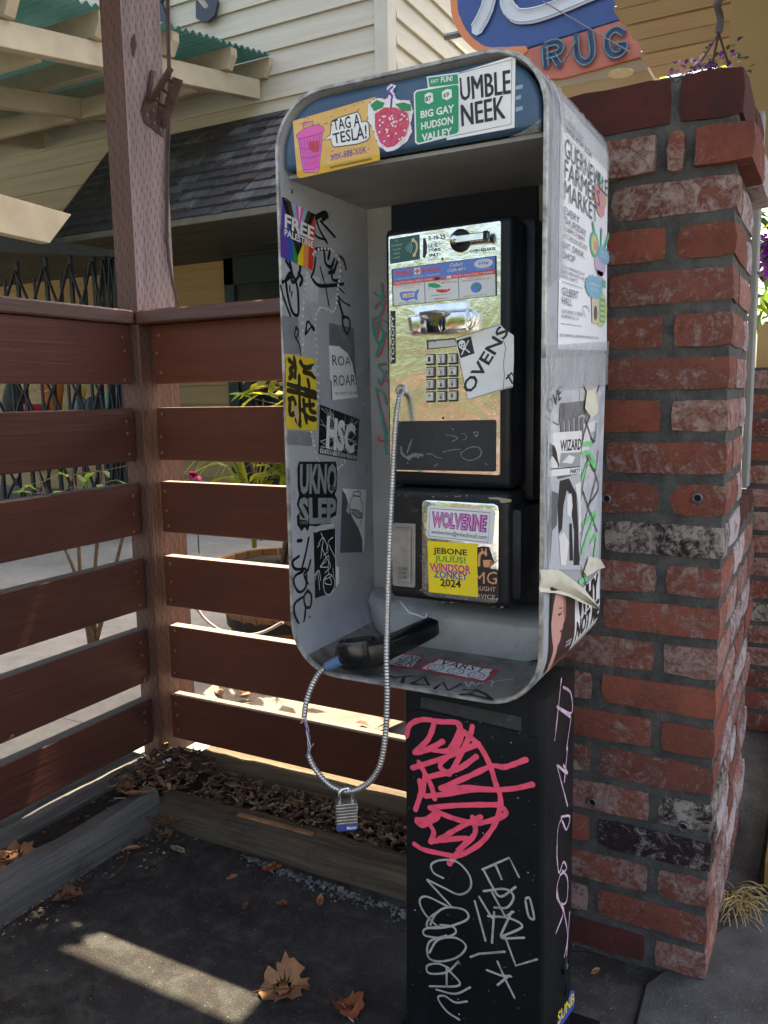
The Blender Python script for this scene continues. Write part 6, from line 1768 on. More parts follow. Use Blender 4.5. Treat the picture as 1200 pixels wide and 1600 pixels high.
# shingled awning: eave at y 5.1, z 2.364; top at y 6.0, z 3.36
E0, E1 = Vector((0, 5.10, 2.385)), Vector((0, 5.985, 3.37))
sd_ = (E1 - E0)
sn = Vector((0, -sd_.z, sd_.y)).normalized()
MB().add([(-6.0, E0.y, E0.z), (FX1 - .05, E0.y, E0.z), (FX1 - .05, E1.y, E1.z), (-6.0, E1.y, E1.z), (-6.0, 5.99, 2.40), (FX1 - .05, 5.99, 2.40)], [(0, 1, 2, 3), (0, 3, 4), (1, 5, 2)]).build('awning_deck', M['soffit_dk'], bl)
MB().box((-6.02, 5.075, 2.345), (FX1 - .04, 5.10, 2.39)).build('eave_board', varied('grey_eave', (.16, .15, .12), (.11, .105, .09), 8, .6), bl)
MB().prism([(-6.03, 5.08, 2.36), (-6.03, 5.08, 2.40), (-6.03, 5.99, 3.41), (-6.03, 5.99, 3.34)], (.03, 0, 0)).build('rake_board', varied('rake_paint', (.12, .06, .06), (.09, .05, .05), 8, .5), bl)
sh_m = varied('slate_grey_shingle', (.062, .062, .066), (.030, .031, .034), 5, .55, 0, .6, 40, .004, True, stretch=(5, 1, 1), rough2=.75)
sh_m2 = varied('weathered_shingle', (.15, .145, .15), (.050, .045, .047), 4, .5, 0, .6, 40, .004, True, stretch=(5, 1, 1))  # paler tone, picked more often toward the right end
sh_m3 = varied('brown_shingle', (.085, .060, .058), (.04, .033, .033), 4, .5, 0, .6, 40, .004, True, stretch=(5, 1, 1))
NR = 11
meshes = {}
ns = 0
for r_ in range(NR):
    x = -6.0 - (r_ % 2) * .07
    while x < FX1 - .06:
        wd = rnd.choice((.13, .16, .18, .20))
        x1 = min(x + wd, FX1 - .05); x0 = max(x, -6.0)
        if x1 - x0 > .03:
            base = lerp(E0, E1, r_ / NR) + Vector((0, 0, 0)) - sd_ * .012 * rnd.random()
            top = lerp(E0, E1, min(1, (r_ + 1.25) / NR))
            wv = x1 - x0 - .005
            m = MB()
            t0, t1 = .030 + rnd.uniform(-.006, .008), .004
            cx = Vector(((x0 + x1) / 2, 0, 0))
            a, b = base + cx, top + cx
            hx = Vector((wv / 2, 0, 0)); hx2 = hx
            m.add([a - hx + sn * t0, a + hx + sn * t0, b + hx2 + sn * t1, b - hx2 + sn * t1, a - hx + sn * .002, a + hx + sn * .002], [(0, 1, 2, 3), (4, 5, 1, 0), (4, 0, 3), (5, 2, 1)])
            mt = sh_m
            xx = (x0 + x1) / 2
            if rnd.random() < (.45 if xx > -5.1 else .08) and 0 < r_ < NR - 1: mt = rnd.choice((sh_m2, sh_m2, sh_m3))
            m.build('shingle', mt, bl, org=None)
            ns += 1
        x += wd
# big letters on the upper wall
Fw = Pl('y', FY - .06, -1)
def letter(ch, px):
    s = MB()
    q = quad_map([Fw.p(p) for p in px])
    v, f = glyphs(ch, .045)
    fr_ = [q(a, b, .03) for a, b in v]; bk_ = [q(a, b, 0) for a, b in v]
    n_ = len(v)
    s.add(fr_ + bk_, f + [tuple(i + n_ for i in reversed(g)) for g in f])
    cnt = {}
    for g in f:
        for i in range(len(g)):
            e = (g[i], g[(i + 1) % len(g)])
            cnt[tuple(sorted(e))] = cnt.get(tuple(sorted(e)), []) + [e]
    for k_, es in cnt.items():
        if len(es) == 1: a_, b_ = es[0]; s.add([fr_[b_], fr_[a_], bk_[a_], bk_[b_]], [(0, 1, 2, 3)])
    s.build('letter', plain('navy_letter', (.018, .024, .036), .5), bl)
letter('S', ((308, -52), (342, -58), (344, 32), (309, 40)))
letter('R', ((232, -38), (268, -45), (270, 44), (233, 52)))

# ------------------------------------------------------------------ pergola with corrugated roof
pg = thing('pergola', 'cream timber pergola with green corrugated roof sheets left of the post', 'pergola', (-6, 4.5, 0))
ex = -4.2
def pz(y): return 3.36 + (y - 4.146) * .1735
for yy in (-.1, .72, 1.44, 2.12, 2.80, 3.48, 4.15, 4.82, 5.48, 5.98):
    z = pz(yy)
    s = MB()
    s.prism([(ex, yy - .045, z + .11), (ex, yy - .045, z + .05), (ex - .05, yy - .045, z - .04), (-10.5, yy - .045, z - .04), (-10.5, yy - .045, z + .11)], (0, .05 if yy > 5.9 else .075, 0))
    s.build('purlin', M['cream_w'], pg, bevel=.003)
for xb in (-4.38, -5.68, -6.98, -8.2):
    s = MB()
    ya, yb = -.2, 5.93
    s.prism([(xb, ya, pz(ya) - .043), (xb, yb, pz(yb) - .043), (xb, yb, pz(yb) - .195), (xb, ya, pz(ya) - .195)], (.085, 0, 0))
    s.build('beam', M['cream_w'], pg, bevel=.004)
for yb in (3.75, 5.2):
    for xa, xb in ((-5.59, -4.39), (-6.89, -5.69)):
        s = MB().box((xa, yb, pz(yb) - .20), (xb, yb + .05, pz(yb) - .05))
        s.build('blocking', M['cream_w'], pg, bevel=.003)
MB().box((-4.39, -.15, 0), (-4.27, -.03, pz(-.1) - .2)).build('post', M['cream_w'], pg, bevel=.004)
cm = NT('green_corrugated_plastic')
co = cm.coords('Object', (1, 1, 1), True)
g1 = cm.mix(cm.ramp(cm.noise(co, 2.5, 5, .7), [(.3, 0.0), (.7, 1.0)]), (.040, .125, .095), (.10, .21, .165))
g1 = cm.mix(cm.ramp(cm.noise(cm.coords('Object', (1.2, 14, 1), True), 5, 5), [(.55, 0.0), (.75, .6)]), g1, (.10, .12, .08))
cm.set(g1, .45, 0, .4)
tr = cm.n('ShaderNodeBsdfTranslucent'); cm.l(g1, tr.inputs[0])
mx = cm.n('ShaderNodeMixShader', i_0=.28); cm.l(cm.b.outputs[0], mx.inputs[1]); cm.l(tr.outputs[0], mx.inputs[2]); cm.l(mx.outputs[0], cm.out.inputs[0])
for k, y0 in enumerate((-.13, .54, 1.21, 1.88, 2.55, 3.22, 3.90, 4.57, 5.24)):
    s = MB()
    y1 = y0 + .70
    n_ = 74
    vs = []
    for i in range(n_ + 1):
        y = lerp(y0, min(y1, 5.94), i / n_)
        z = pz(y) + .128 + .015 * math.sin(i / n_ * 9.2 * 2 * math.pi) + .004 * k % .003
        vs += [(ex + .02 + .01 * math.sin(k * 3), y, z), (-10.4, y, z)]
    s.add(vs, [(2 * i, 2 * i + 1, 2 * i + 3, 2 * i + 2) for i in range(n_)])
    s.build('roof_sheet', cm.mat, pg, smooth=180)
# nearer beam end with a raked cut
rb_ = MB()
X = -3.9
P = [on(-60, 286, 'x', X), on(112, 335, 'x', X), on(78, 380, 'x', X), on(-60, 350, 'x', X)]
rb_.prism(P, (-.07, 0, 0))
tag(rb_.build('rafter_tail', M['cream_w'], None, bevel=.003, org=P[1]), 'cream rafter tail with a raked end under the pergola at the left edge', 'rafter')

# ------------------------------------------------------------------ folding security gate and goods behind it
GY = 4.9
gm_ = varied('black_gate_steel', (.018, .020, .022), (.035, .037, .04), 20, .5, .3, .1)
gt_ = thing('security_gate', 'black folding scissor gate standing under the pergola beyond the left fence', 'gate', (-6, GY, 0))
gx = [on(px, 440, 'y', GY)[0] for px in (-110, -65, -20, 28, 73, 112, 148, 166, 178, 186)]
zt_, zb_ = on(100, 398, 'y', GY)[2], .05
for x in gx: MB().box((x - .016, GY - .012, zb_), (x + .016, GY + .012, zt_)).build('bar', gm_, gt_)
for a, b in zip(gx[:-1], gx[1:]):
    mid = (a + b) / 2
    if b - a > .08: MB().box((mid - .011, GY + .014, zb_ + .1), (mid + .011, GY + .03, zt_ - .14)).build('bar', gm_, gt_)
    s = MB()
    z = zb_ + .12
    k = 0
    while z + .52 < zt_ + .1:
        zz = min(z + .45, zt_)
        s.bar((a, GY - .02, zz), (mid, GY - .02, z + .12), .012, .022, up=(0, 1, 0))
        s.bar((b, GY - .026, zz), (mid, GY - .026, z + .12), .012, .022, up=(0, 1, 0))
        s.bar((a, GY - .02, z - .08), (mid, GY - .02, z + .18), .012, .020, up=(0, 1, 0)); s.bar((b, GY - .026, z - .08), (mid, GY - .026, z + .18), .012, .020, up=(0, 1, 0))
        z += .50
    tag(s.build('lattice', gm_, gt_), kind='stuff')
MB().prism([on(-80, 352, 'y', GY - .1), on(190, 392, 'y', GY - .1), on(190, 402, 'y', GY - .1), on(-80, 388, 'y', GY - .1)], (0, .12, 0)).build('header_rail', gm_, gt_)
def shelf_z(px, y): return on(*px, 'y', y)
sy = 5.5
zsf = on(60, 636, 'y', sy)[2] - .06
tb = thing('display_table', 'dark display table with ornaments behind the folding gate', 'table', (-7.2, sy + .1, 0))
MB().box((-9.0, sy - .2, zsf - .04), (-5.55, sy + .35, zsf)).build('tabletop', plain('dark_tabletop', (.02, .02, .022), .6), tb)
for x in (-8.8, -5.7):
    for y in (sy - .15, sy + .28): MB().box((x, y, 0), (x + .05, y + .05, zsf - .04)).build('leg', plain('dark_table_leg', (.02, .02, .022), .6), tb)
def pot(px, prof, mat, lbl, cat, y=sy):
    c = on(px[0], px[1], 'y', y); c.z = zsf
    s = MB().lathe(c, prof, 18)
    return tag(s.build(cat.replace(' ', '_'), mat, None, smooth=40, org=c), lbl, cat)
bk_ = thing('bucket', 'orange plastic bucket with a white handle behind the gate', 'bucket', tuple(Vector((on(82, 620, 'y', sy)[0], sy, zsf))))
c = Vector(bk_['_o'])
MB().lathe(c, [(.07, 0), (.12, .30), (.128, .30), (.128, .315), (.115, .315), (.07, .02)], 20).build('body', INK('orange_plastic', (.62, .17, .025), .35), bk_, smooth=40)
MB().tube([c + Vector((.125 * math.cos(a), -.05 * math.sin(a) - .06, .30 - .10 * math.sin(a))) for a in [i * .2618 for i in range(13)]], .006, 6).build('handle', INK('white_wire_handle', (.6, .6, .58)), bk_, smooth=60)
pot((60, 640), [(.10, 0), (.13, .04), (.13, .09), (.11, .09)], INK('red_plastic', (.40, .02, .02)), 'red plastic dish beside the orange bucket', 'dish', sy - .1)
gl = INK('aqua_glass', (.12, .36, .40), .15)
pot((186, 626), [(.03, 0), (.08, .05), (.095, .13), (.07, .21), (.02, .24), (0, .24)], gl, 'aqua glass ball behind the right end of the gate', 'glass ball')
pot((172, 630), [(.02, 0), (.05, .04), (.055, .12), (.03, .18), (0, .19)], INK('sea_green_glass', (.10, .42, .36), .15), 'small sea green glass ball next to the aqua one', 'glass ball')
pot((127, 626), [(.05, 0), (.075, .05), (.07, .11), (.03, .14), (0, .14)], INK('pale_blue_glaze', (.18, .30, .40), .2), 'pale blue ceramic bird body behind the gate', 'ornament')
pot((127, 624), [(.02, .14), (.045, .17), (.045, .21), (.02, .24), (0, .24)], INK('yellow_glaze', (.62, .40, .04), .2), 'yellow ornament on top of the pale blue one', 'ornament', sy - .02)
pot((148, 632), [(.06, 0), (.09, .03), (.06, .14), (.0, .16)], INK('black_iron', (.02, .02, .02), .5), 'black iron ornament between the blue and aqua ones', 'ornament')
pot((22, 620), [(.11, 0), (.12, .10), (.09, .22), (.06, .30), (.0, .33)], varied('grey_stone_figure', (.10, .11, .11), (.05, .055, .055), 12, .8, 0, .6, 40), 'grey stone figure at the far left behind the gate', 'statue')
for i, (px, lb) in enumerate((((160, 760), 'cream flower crate standing on the ground behind the gate'), ((178, 762), 'pale grey crate at the right end of the gate'))):
    c = on(px[0], px[1] + 30, 'y', 5.25); 
    s = MB().box((c[0] - .05, 5.2, 0), (c[0] + .06, 5.32, c[2] + .22))
    tag(s.build('crate', (M['trim'], M['paper'])[i], None, bevel=.004, org=(c[0], 5.26, 0)), lb, 'crate')

# ------------------------------------------------------------------ sign, porch soffit and basket at the upper right
SY = 5.15
sg = thing('shop_sign', 'large blue and salmon enamel shop sign with neon letters at the upper right', 'sign', tuple(on(850, 60, 'y', SY)))
SP = Pl('y', SY, -1)
blue = varied('blue_enamel', (.030, .065, .21), (.022, .05, .16), 4, .3, 0, .1)
salm = varied('salmon_enamel', (.43, .125, .075), (.33, .095, .062), 7, .45, 0, .2, 60, detail=8)
s = MB()
s.plate(SP, [(706, -160), (1030, -160), (1030, -4), (972, 30), (820, 76), (768, 78), (742, 68), (722, 48), (712, 22)], -.16, 0, 0)
s.build('blue_panel', [blue], sg, bevel=.006)
s = MB()
E_ = [(706, -160), (709, 0), (716, 34), (728, 56), (748, 74), (768, 80), (820, 78)]
s.ribbon(smooth_path([SP.p(p, .003) for p in E_], 4), .045, Vector((0, -1, 0)), 0)
s.build('orange_border', INK('orange_enamel', (.52, .17, .05)), sg)
s = MB()
s.plate(SP, [(805, 82), (985, 26), (1010, 30), (1010, 86), (880, 122), (805, 126)], -.10, -.004)
s.build('salmon_panel', salm, sg, bevel=.004)
navy = INK('navy_channel_letter', (.020, .036, .085), .4)
neon = INK('unlit_neon_tube', (.07, .17, .20), .15)
def offs(pp, d):
    out = []
    for i, p in enumerate(pp):
        t = (pp[min(i + 1, len(pp) - 1)] - pp[max(i - 1, 0)]).normalized()
        out.append(p + Vector((0, -1, 0)).cross(t) * d)
    return out
def neon_letter(paths, w_, off=0.0):
    s = MB()
    for P in paths: s.ribbon(smooth_path([SP.p(p, .012 + off) for p in P], 4) if len(P) > 2 else [SP.p(p, .012 + off) for p in P], w_, Vector((0, -1, 0)), 0)
    for P in paths:
        pp = smooth_path([SP.p(p, .03 + off) for p in P], 4) if len(P) > 2 else [SP.p(p, .03 + off) for p in P]
        for o in (-.36, .36):
            s.tube(offs(pp, w_ * o), .0042, 6, 1)
    return s.build('letter', [navy, neon], sg)
neon_letter([[(853, 104), (851, 72)], [(851, 71), (868, 66), (877, 72), (872, 82), (853, 88)], [(864, 86), (874, 102)]], .044)
neon_letter([[(900, 56), (902, 86), (912, 97), (922, 92), (926, 78), (922, 50)]], .044)
neon_letter([[(974, 52), (962, 46), (950, 56), (949, 74), (958, 86), (971, 82), (976, 70), (964, 72)]], .044)
wl_ = INK('white_channel_letter', (.52, .54, .56), .4)
s = MB()
for P in (((766, -30), (764, 4), (756, 26), (745, 46)), ((800, -30), (792, 2), (800, 18), (815, 26), (850, 20), (905, -2), (950, -20))):
    s.ribbon(smooth_path([SP.p(p, .014) for p in P], 5), .085, Vector((0, -1, 0)), 0)
    for o in (-.033, .033): s.tube([p + Vector((0, -.02, 0)) for p in offs(smooth_path([SP.p(p, .014) for p in P], 5), o)], .006, 6, 1)
s.build('letter', [wl_, INK('clear_neon_tube', (.40, .45, .47), .15)], sg)
s = MB()
s.tube([SP.p((848, 2), .06), SP.p((985, 82), .06)], .004, 6)
s.build('guy_wire', M['bolt'], sg)
MB().tube([SP.p((880, 98), .05), SP.p((901, 62), .05)], .006, 6).build('brace', M['bolt'], sg)
MB().tube([SP.p((695, 58), -.05), SP.p((725, 52), -.05)], .02, 6).build('bracket', M['bolt'], sg)
# box under the sign with a round downlight
bz = on(905, 128, 'y', SY - .02)[2]
s = MB()
bx0, bx1 = on(876, 120, 'y', SY)[0], on(1012, 90, 'y', SY)[0]
s.box((bx0 - .1, SY + .02, bz), (bx1, SY + .55, bz + .08))
s.build('sign_box', varied('tan_box_paint', (.28, .20, .11), (.22, .155, .085), 6, .6), sg, bevel=.006)
c = on(970, 113, 'z', bz - .001)
s = MB().lathe(c, [(.045, 0), (.07, 0), (.07, -.008), (.046, -.008)], 20).lathe(c, [(.046, -.004), (.02, -.002), (0, -.001)], 20, 1)
s.build('downlight', [INK('brass_ring', (.34, .24, .10), .35), INK('amber_bulb', (.60, .42, .20), .3)], sg)
fa = MB()
fa.plate(Pl('y', 7.4, -1), [(880, 112), (962, 118), (968, 132), (1120, 110), (1120, 190), (880, 190)], -.10, 0)
tag(fa.build('far_awning', varied('dark_navy_awning', (.012, .018, .024), (.02, .028, .034), 5, .5), None, org=on(950, 150, 'y', 7.4)), 'dark awning edge seen far behind between the sign and the brick pier', 'awning')
# porch soffit of boards along x
sf = thing('porch_ceiling', 'tan board porch ceiling with recessed joints at the upper right', 'porch ceiling', (0, 4.4, 2.8))
smat = wood('tan_soffit_paint', (.30, .205, .095), (.235, .155, .072), 'x', .6, .6, .6, .003)
y = 2.42
k = 0
while y < 5.04:
    MB().box(((-1.0 if y > 3.5 else -.52) + .012 * (k % 3), y, 2.80 + .003 * (k % 2)), (1.1, y + .185, 2.825)).build('ceiling_board', smat, sf, bevel=.004)  # unseen front boards extend the ceiling to shade the slab below
    y += .20; k += 1
MB().box((-.98, 3.62, 2.826), (1.15, 5.06, 2.90)).box((-.50, 2.42, 2.826), (1.15, 3.619, 2.90)).build('deck', varied('dark_deck', (.06, .045, .03), (.04, .03, .02), 5, .8), sf)
tw = thing('porch_wall', 'plain tan porch wall panel behind the brick pier at the right edge', 'wall', (0, 3.3, 0))
twx = on(1140, 60, 'y', 3.3)[0]
MB().box((twx, 3.3, on(1190, 302, 'y', 3.3)[2]), (1.1, 3.42, 2.79)).build('panel', varied('tan_stucco', (.27, .19, .085), (.235, .165, .075), 2.5, .75, 0, .25, 90), tw)
MB().box((.95, 3.31, 0), (1.09, 3.41, 1.9)).build('post', M['trim'], tw)
wp = MB()
x0_ = on(1172, 420, 'y', 2.05)[0]
wp.box((x0_, 2.05, .80), (x0_ + .015, 2.10, 1.62))
tag(wp.build('window_post', varied('chalky_white_post', (.27, .27, .25), (.19, .19, .18), 10, .7, 0, .2, 80), None, bevel=.003, org=(x0_, 2.05, .8)), 'slim chalky white post beside the right face of the brick pier', 'post')
cl = MB()
cl.prism([on(1182, 422, 'y', 1.9), on(1196, 438, 'y', 1.9), on(1190, 430, 'y', 1.9), on(1183, 428, 'y', 1.9)], (0, .03, 0))
tag(cl.build('metal_clip', M['bolt'], None, org=on(1185, 425, 'y', 1.9)), 'small bent metal clip sticking out of the brick pier mortar', 'clip')
bf = thing('board_fence', 'tan vertical board fence above the farther brick wall at the right edge', 'fence', (.2, 2.95, 0))
for k in range(7):
    MB().box((-.22 + k * .12, 2.94, 1.0), (-.105 + k * .12, 2.965, on(1192, 508, 'y', 2.95)[2])).build('board', M['cream_dk'], bf, bevel=.002)
MB().box((-.22, 2.966, .2), (.60, 3.0, 1.1)).build('rail', M['cream_dk'], bf)

# ------------------------------------------------------------------ plants
LFM = {}
def leafmat(n, c, tr_c, t=.5):
    m = NT(n)
    co = m.coords('Object')
    col = m.mix(m.ramp(m.noise(co, 18, 3), [(.3, 0.0), (.7, 1.0)]), c, tuple(k * .6 for k in c))
    m.set(col, .45, 0, .4)
    tr = m.n('ShaderNodeBsdfTranslucent'); tr.inputs[0].default_value = (*tr_c, 1)
    mx = m.n('ShaderNodeMixShader', i_0=t); m.l(m.b.outputs[0], mx.inputs[1]); m.l(tr.outputs[0], mx.inputs[2]); m.l(mx.outputs[0], m.out.inputs[0])
    return m.mat
LY = leafmat('yellow_green_leaf', (.16, .22, .03), (.50, .48, .03))
LG = leafmat('mid_green_leaf', (.07, .14, .035), (.20, .32, .04))
LD = leafmat('deep_green_leaf', (.025, .065, .02), (.07, .15, .03), .35)
STEM = varied('brown_stem', (.16, .095, .05), (.09, .055, .03), 40, .8)
def leaf(m, c, d, up, L, W, mi=0):
    d = d.normalized(); a = d.cross(up).normalized()
    n_ = a.cross(d).normalized()
    m.add([c, c + d * L * .35 + a * W / 2 + n_ * W * .15, c + d * L * .7 + a * W * .38 + n_ * W * .1, c + d * L - n_ * W * .25, c + d * L * .7 - a * W * .38 + n_ * W * .1, c + d * L * .35 - a * W / 2 + n_ * W * .15, c + d * L * .5 - n_ * .0], [(0, 1, 6), (1, 2, 6), (2, 3, 6), (3, 4, 6), (4, 5, 6), (5, 0, 6)], mi)
def foliage(m, c, rad, n, L, mats, rr, flat=1.0):
    for i in range(n):
        d = Vector((rr.gauss(0, 1), rr.gauss(0, 1), rr.gauss(0, 1) * flat)).normalized()
        p = c + Vector((d.x * rad[0], d.y * rad[1], d.z * rad[2])) * rr.uniform(.35, 1) ** .6
        dd = (d * .6 + Vector((rr.uniform(-1, 1), rr.uniform(-1, 1), rr.uniform(-1.1, .4))))
        leaf(m, p, dd, Vector((rr.uniform(-.4, .4), rr.uniform(-.4, .4), 1)), L * rr.uniform(.7, 1.3), L * rr.uniform(.4, .62), rr.choice(mats))
brl = thing('barrel_planter', 'half barrel planter of orange brown staves standing on the paving behind the fence', 'barrel', tuple(on(440, 1085, 'z', 0)))
BC = Vector((-1.98, 2.78, 0))
brl.location = BC; brl['_o'] = tuple(BC)
stv = wood('oak_stave', (.34, .155, .055), (.22, .105, .045), 'z', .7, .8, .6, .003)
for k in range(22):
    a0, a1 = 2 * math.pi * k / 22 + .006, 2 * math.pi * (k + 1) / 22 - .006
    prof = ((.215, .03), (.255, .16), (.275, .30), (.272, .36))
    s = MB()
    vs = []
    for r_, z in prof:
        for a, rr_2 in ((a0, r_), (a1, r_), (a1, r_ - .022), (a0, r_ - .022)): vs.append(BC + Vector((rr_2 * math.cos(a), rr_2 * math.sin(a), z)))
    s.add(vs, [(i * 4 + j, i * 4 + (j + 1) % 4, (i + 1) * 4 + (j + 1) % 4, (i + 1) * 4 + j) for i in range(3) for j in range(4)] + [(12, 13, 14, 15)])
    s.build('stave', stv, brl, bevel=.002)
for z, r_ in ((.10, .243), (.26, .275)):
    MB().lathe(BC, [(r_ - .012, z), (r_ + .002, z), (r_ + .006, z + .045), (r_ - .008, z + .045)], 32).build('hoop', varied('dark_hoop', (.05, .042, .038), (.03, .025, .022), 20, .6, .6), brl, smooth=40)
MB().lathe(BC, [(.26, .33), (0, .35)], 20).build('soil', M['soil'], brl)
SCN = on(492, 1110, 'z', 0)
SCM = varied('stone_grey_saucer', (.20, .165, .125), (.12, .10, .08), 9, .8, 0, .3)
s = MB().lathe(SCN, [(.30, .005), (.355, .05), (.375, .055), (.365, .062), (.30, .02), (0, .015)], 36)
tag(s.build('plant_saucer', SCM, None, smooth=40, org=SCN), 'wide grey brown plant saucer on the paving behind the fence', 'saucer')
s = MB()
for i in range(60):
    a = random.Random(i + 400)
    an, r_ = a.uniform(0, 6.28), a.uniform(.24, .33)
    leaf(s, SCN + Vector((r_ * math.cos(an), r_ * math.sin(an), .03 + a.uniform(0, .02))), Vector((a.uniform(-1, 1), a.uniform(-1, 1), a.uniform(-.1, .5))), Vector((0, 0, 1)), .05, .03, a.choice((0, 0, 1)))
tag(s.build('saucer_litter', [LM[2], LM[1]], None), kind='stuff')
s = MB()
hsx = smooth_path([on(*p, 'y', y) for p, y in (((302, 940), 1.95), ((318, 965), 1.98), ((345, 985), 2.02), ((380, 992), 2.06), ((410, 988), 2.08), ((442, 972), 2.10))], 5)
s.tube(hsx, .005, 6)
tag(s.build('hose', INK('pale_hose', (.30, .25, .26)), None, smooth=60, org=on(380, 992, 'y', 2.06)), 'thin pale hose looping in front of the barrel planter', 'hose')
def shrub(name, lbl, base, stems, seed, lm, L, nleaf, grp='plants beyond the fence', zmin=.2):
    rr = random.Random(seed)
    t = thing(name, lbl, 'plant', tuple(base), grp)
    st = MB(); lf = MB()
    for (dx, dy, h) in stems:
        P = smooth_path([base + Vector((rr.uniform(-.03, .03), rr.uniform(-.03, .03), 0)), base + Vector((dx * .3 + rr.uniform(-.04, .04), dy * .3, h * .4)), base + Vector((dx * .75, dy * .7, h * .75)), base + Vector((dx, dy, h))], 4)
        st.tube(P, [lerp(.011, .003, i / (len(P) - 1)) for i in range(len(P))], 6)
        for k in range(nleaf):
            t_ = rr.uniform(zmin, 1)
            p = P[int(t_ * (len(P) - 1))]
            an = rr.uniform(0, 6.28)
            d = Vector((math.cos(an), math.sin(an), rr.uniform(-.3, .6)))
            tip = p + d * rr.uniform(.02, .16)
            st.tube([p, tip], .0015, 4, cap=False)
            leaf(lf, tip, d + Vector((0, 0, rr.uniform(-.7, .2))), Vector((rr.uniform(-.3, .3), rr.uniform(-.3, .3), 1)), L * rr.uniform(.7, 1.3), L * rr.uniform(.45, .65), rr.choice((0, 0, 1)))
    st.build('stem', STEM, t)
    tag(lf.build('leaf', lm, t), kind='stuff')
    return t
shrub('leafy_plant', 'tall yellow green leafy plant behind the fence next to the booth', BC + Vector((.02, 0, .33)), [(.10, .0, .92), (.2, .08, .85), (.0, .1, .98), (.25, -.1, .72), (.12, -.12, .8), (.3, .05, .95), (-.02, .02, .6), (.34, .0, .6), (.42, -.05, .88), (.15, .05, .78)], 1, [LY, LG], .095, 34, zmin=.35)
shrub('leafy_plant', 'low yellow leafed bush filling the gap behind the fence', Vector((-1.55, 2.95, 0)), [(-.1, 0, 1.02), (.08, .05, 1.12), (.2, -.05, 1.06), (0, .1, .95), (.15, .1, 1.15), (-.2, .05, 1.1)], 3, [LY, LG], .09, 40, zmin=.55)
shrub('leafy_plant', 'sparse twiggy plant with few leaves behind the corner post', BC + Vector((-.22, .12, .40)), [(-.05, 0, .55), (.02, .05, .62), (-.12, .05, .42)], 5, [LG, LY], .07, 4)
shrub('leafy_plant', 'pale trailing vine with round green leaves beyond the left fence', Vector((-2.6, 2.3, 0)), [(-.05, 0, .78), (.12, 0, .80), (-.25, .0, .74), (.25, .05, .72)], 9, [leafmat('round_green_leaf', (.10, .19, .03), (.28, .38, .03)), LG], .075, 5, zmin=.82)
ff = MB()
fc = on(305, 745, 'y', 2.62)
for i in range(16):
    a = random.Random(i + 77)
    leaf(ff, fc, Vector((a.uniform(-1, 1), a.uniform(-1, .3), a.uniform(-.3, 1))), Vector((0, -.3, 1)), .035, .028)
ff.tube([fc, fc - Vector((0, 0, .32))], .003, 5, 1)
tag(ff.build('pink_flower', [leafmat('magenta_petal', (.62, .03, .22), (.5, .02, .16), .3), LG], None, org=fc), 'single magenta flower showing between the fence boards', 'flower', 'plants beyond the fence')
# strap leaves fanning right of the twiggy plant
sp = thing('strap_plant', 'plant with long arching pale green strap leaves behind the fence', 'plant', tuple(on(390, 760, 'y', 2.75)), 'plants beyond the fence')
s = MB()
c = on(395, 790, 'y', 2.75)
for i in range(16):
    a = random.Random(i + 5)
    an = a.uniform(2.2, 4.2) if i < 10 else a.uniform(-.8, .8)
    d = Vector((math.cos(an), math.sin(an) * .5, 0))
    L = a.uniform(.18, .34); h = a.uniform(.08, .26)
    P = smooth_path([c, c + d * L * .4 + Vector((0, 0, h)), c + d * L * .8 + Vector((0, 0, h * .95)), c + d * L * 1.15 + Vector((0, 0, h * .55))], 3)
    s.ribbon(P, .016, Vector((0, -.5, .85)).normalized())
s.tube([c, Vector((c.x, c.y, .40))], .01, 6)
s.build('leaf', LY, sp)
# hanging basket of purple flowers
hb_ = thing('hanging_basket', 'hanging basket of purple and white flowers above the brick pier', 'hanging basket', tuple(on(1095, 105, 'y', 3.0)), )
c = on(1100, 112, 'y', 3.0)
s = MB(); rr = random.Random(2)
for i in range(210):
    p = c + Vector((rr.gauss(0, .055), rr.gauss(0, .05), abs(rr.gauss(0, .03)) - .05 + .035 * math.sin(rr.uniform(0, 6))))
    p.z += max(0, (p.x - c.x)) * .3
    leaf(s, p, Vector((rr.uniform(-1, 1), rr.uniform(-1, 1), rr.uniform(-.5, 1))), Vector((0, 0, 1)), rr.uniform(.014, .026), rr.uniform(.012, .02), rr.choice((0, 0, 1, 2, 2, 3)))
tag(s.build('flowers', [leafmat('purple_petal', (.20, .05, .42), (.2, .05, .4)), leafmat('white_petal', (.60, .55, .60), (.5, .45, .5)), LD, leafmat('dusk_petal', (.10, .03, .16), (.1, .03, .2))], hb_), kind='stuff')
s = MB().lathe(c - Vector((0, 0, .24)), [(.04, 0), (.08, .06), (.10, .13), (.09, .13), (0, .10)], 16)
s.build('basket', varied('coir_basket', (.09, .06, .035), (.05, .035, .02), 40, .9), hb_)
s = MB()
hk = on(1122, 0, 'y', 3.0)
for p in ((1090, 105), (1112, 105), (1138, 100)): s.tube([on(*p, 'y', 3.0), on(1123, 52, 'y', 3.0)], .004, 5)
s.tube(smooth_path([on(1123, 52, 'y', 3.0), on(1126, 30, 'y', 3.0), on(1121, 6, 'y', 3.0), on(1130, -8, 'y', 3.0)], 4), .012, 6)
s.build('chain', INK('dark_chain', (.04, .03, .035)), hb_)
fl2 = MB()
for i in range(160):
    p = on(1196 + rr.uniform(-6, 25), 395 + rr.gauss(0, 20), 'y', 3.9) + Vector((0, rr.uniform(-.1, .1), 0))
    leaf(fl2, p, Vector((rr.uniform(-1, 1), rr.uniform(-1, 1), rr.uniform(-1, 1))), Vector((0, 0, 1)), .04, .03, rr.choice((0, 0, 0, 1)))
fl2.tube([on(1205, 420, 'y', 3.9), on(1205, 200, 'y', 3.9)], .004, 5, 1)
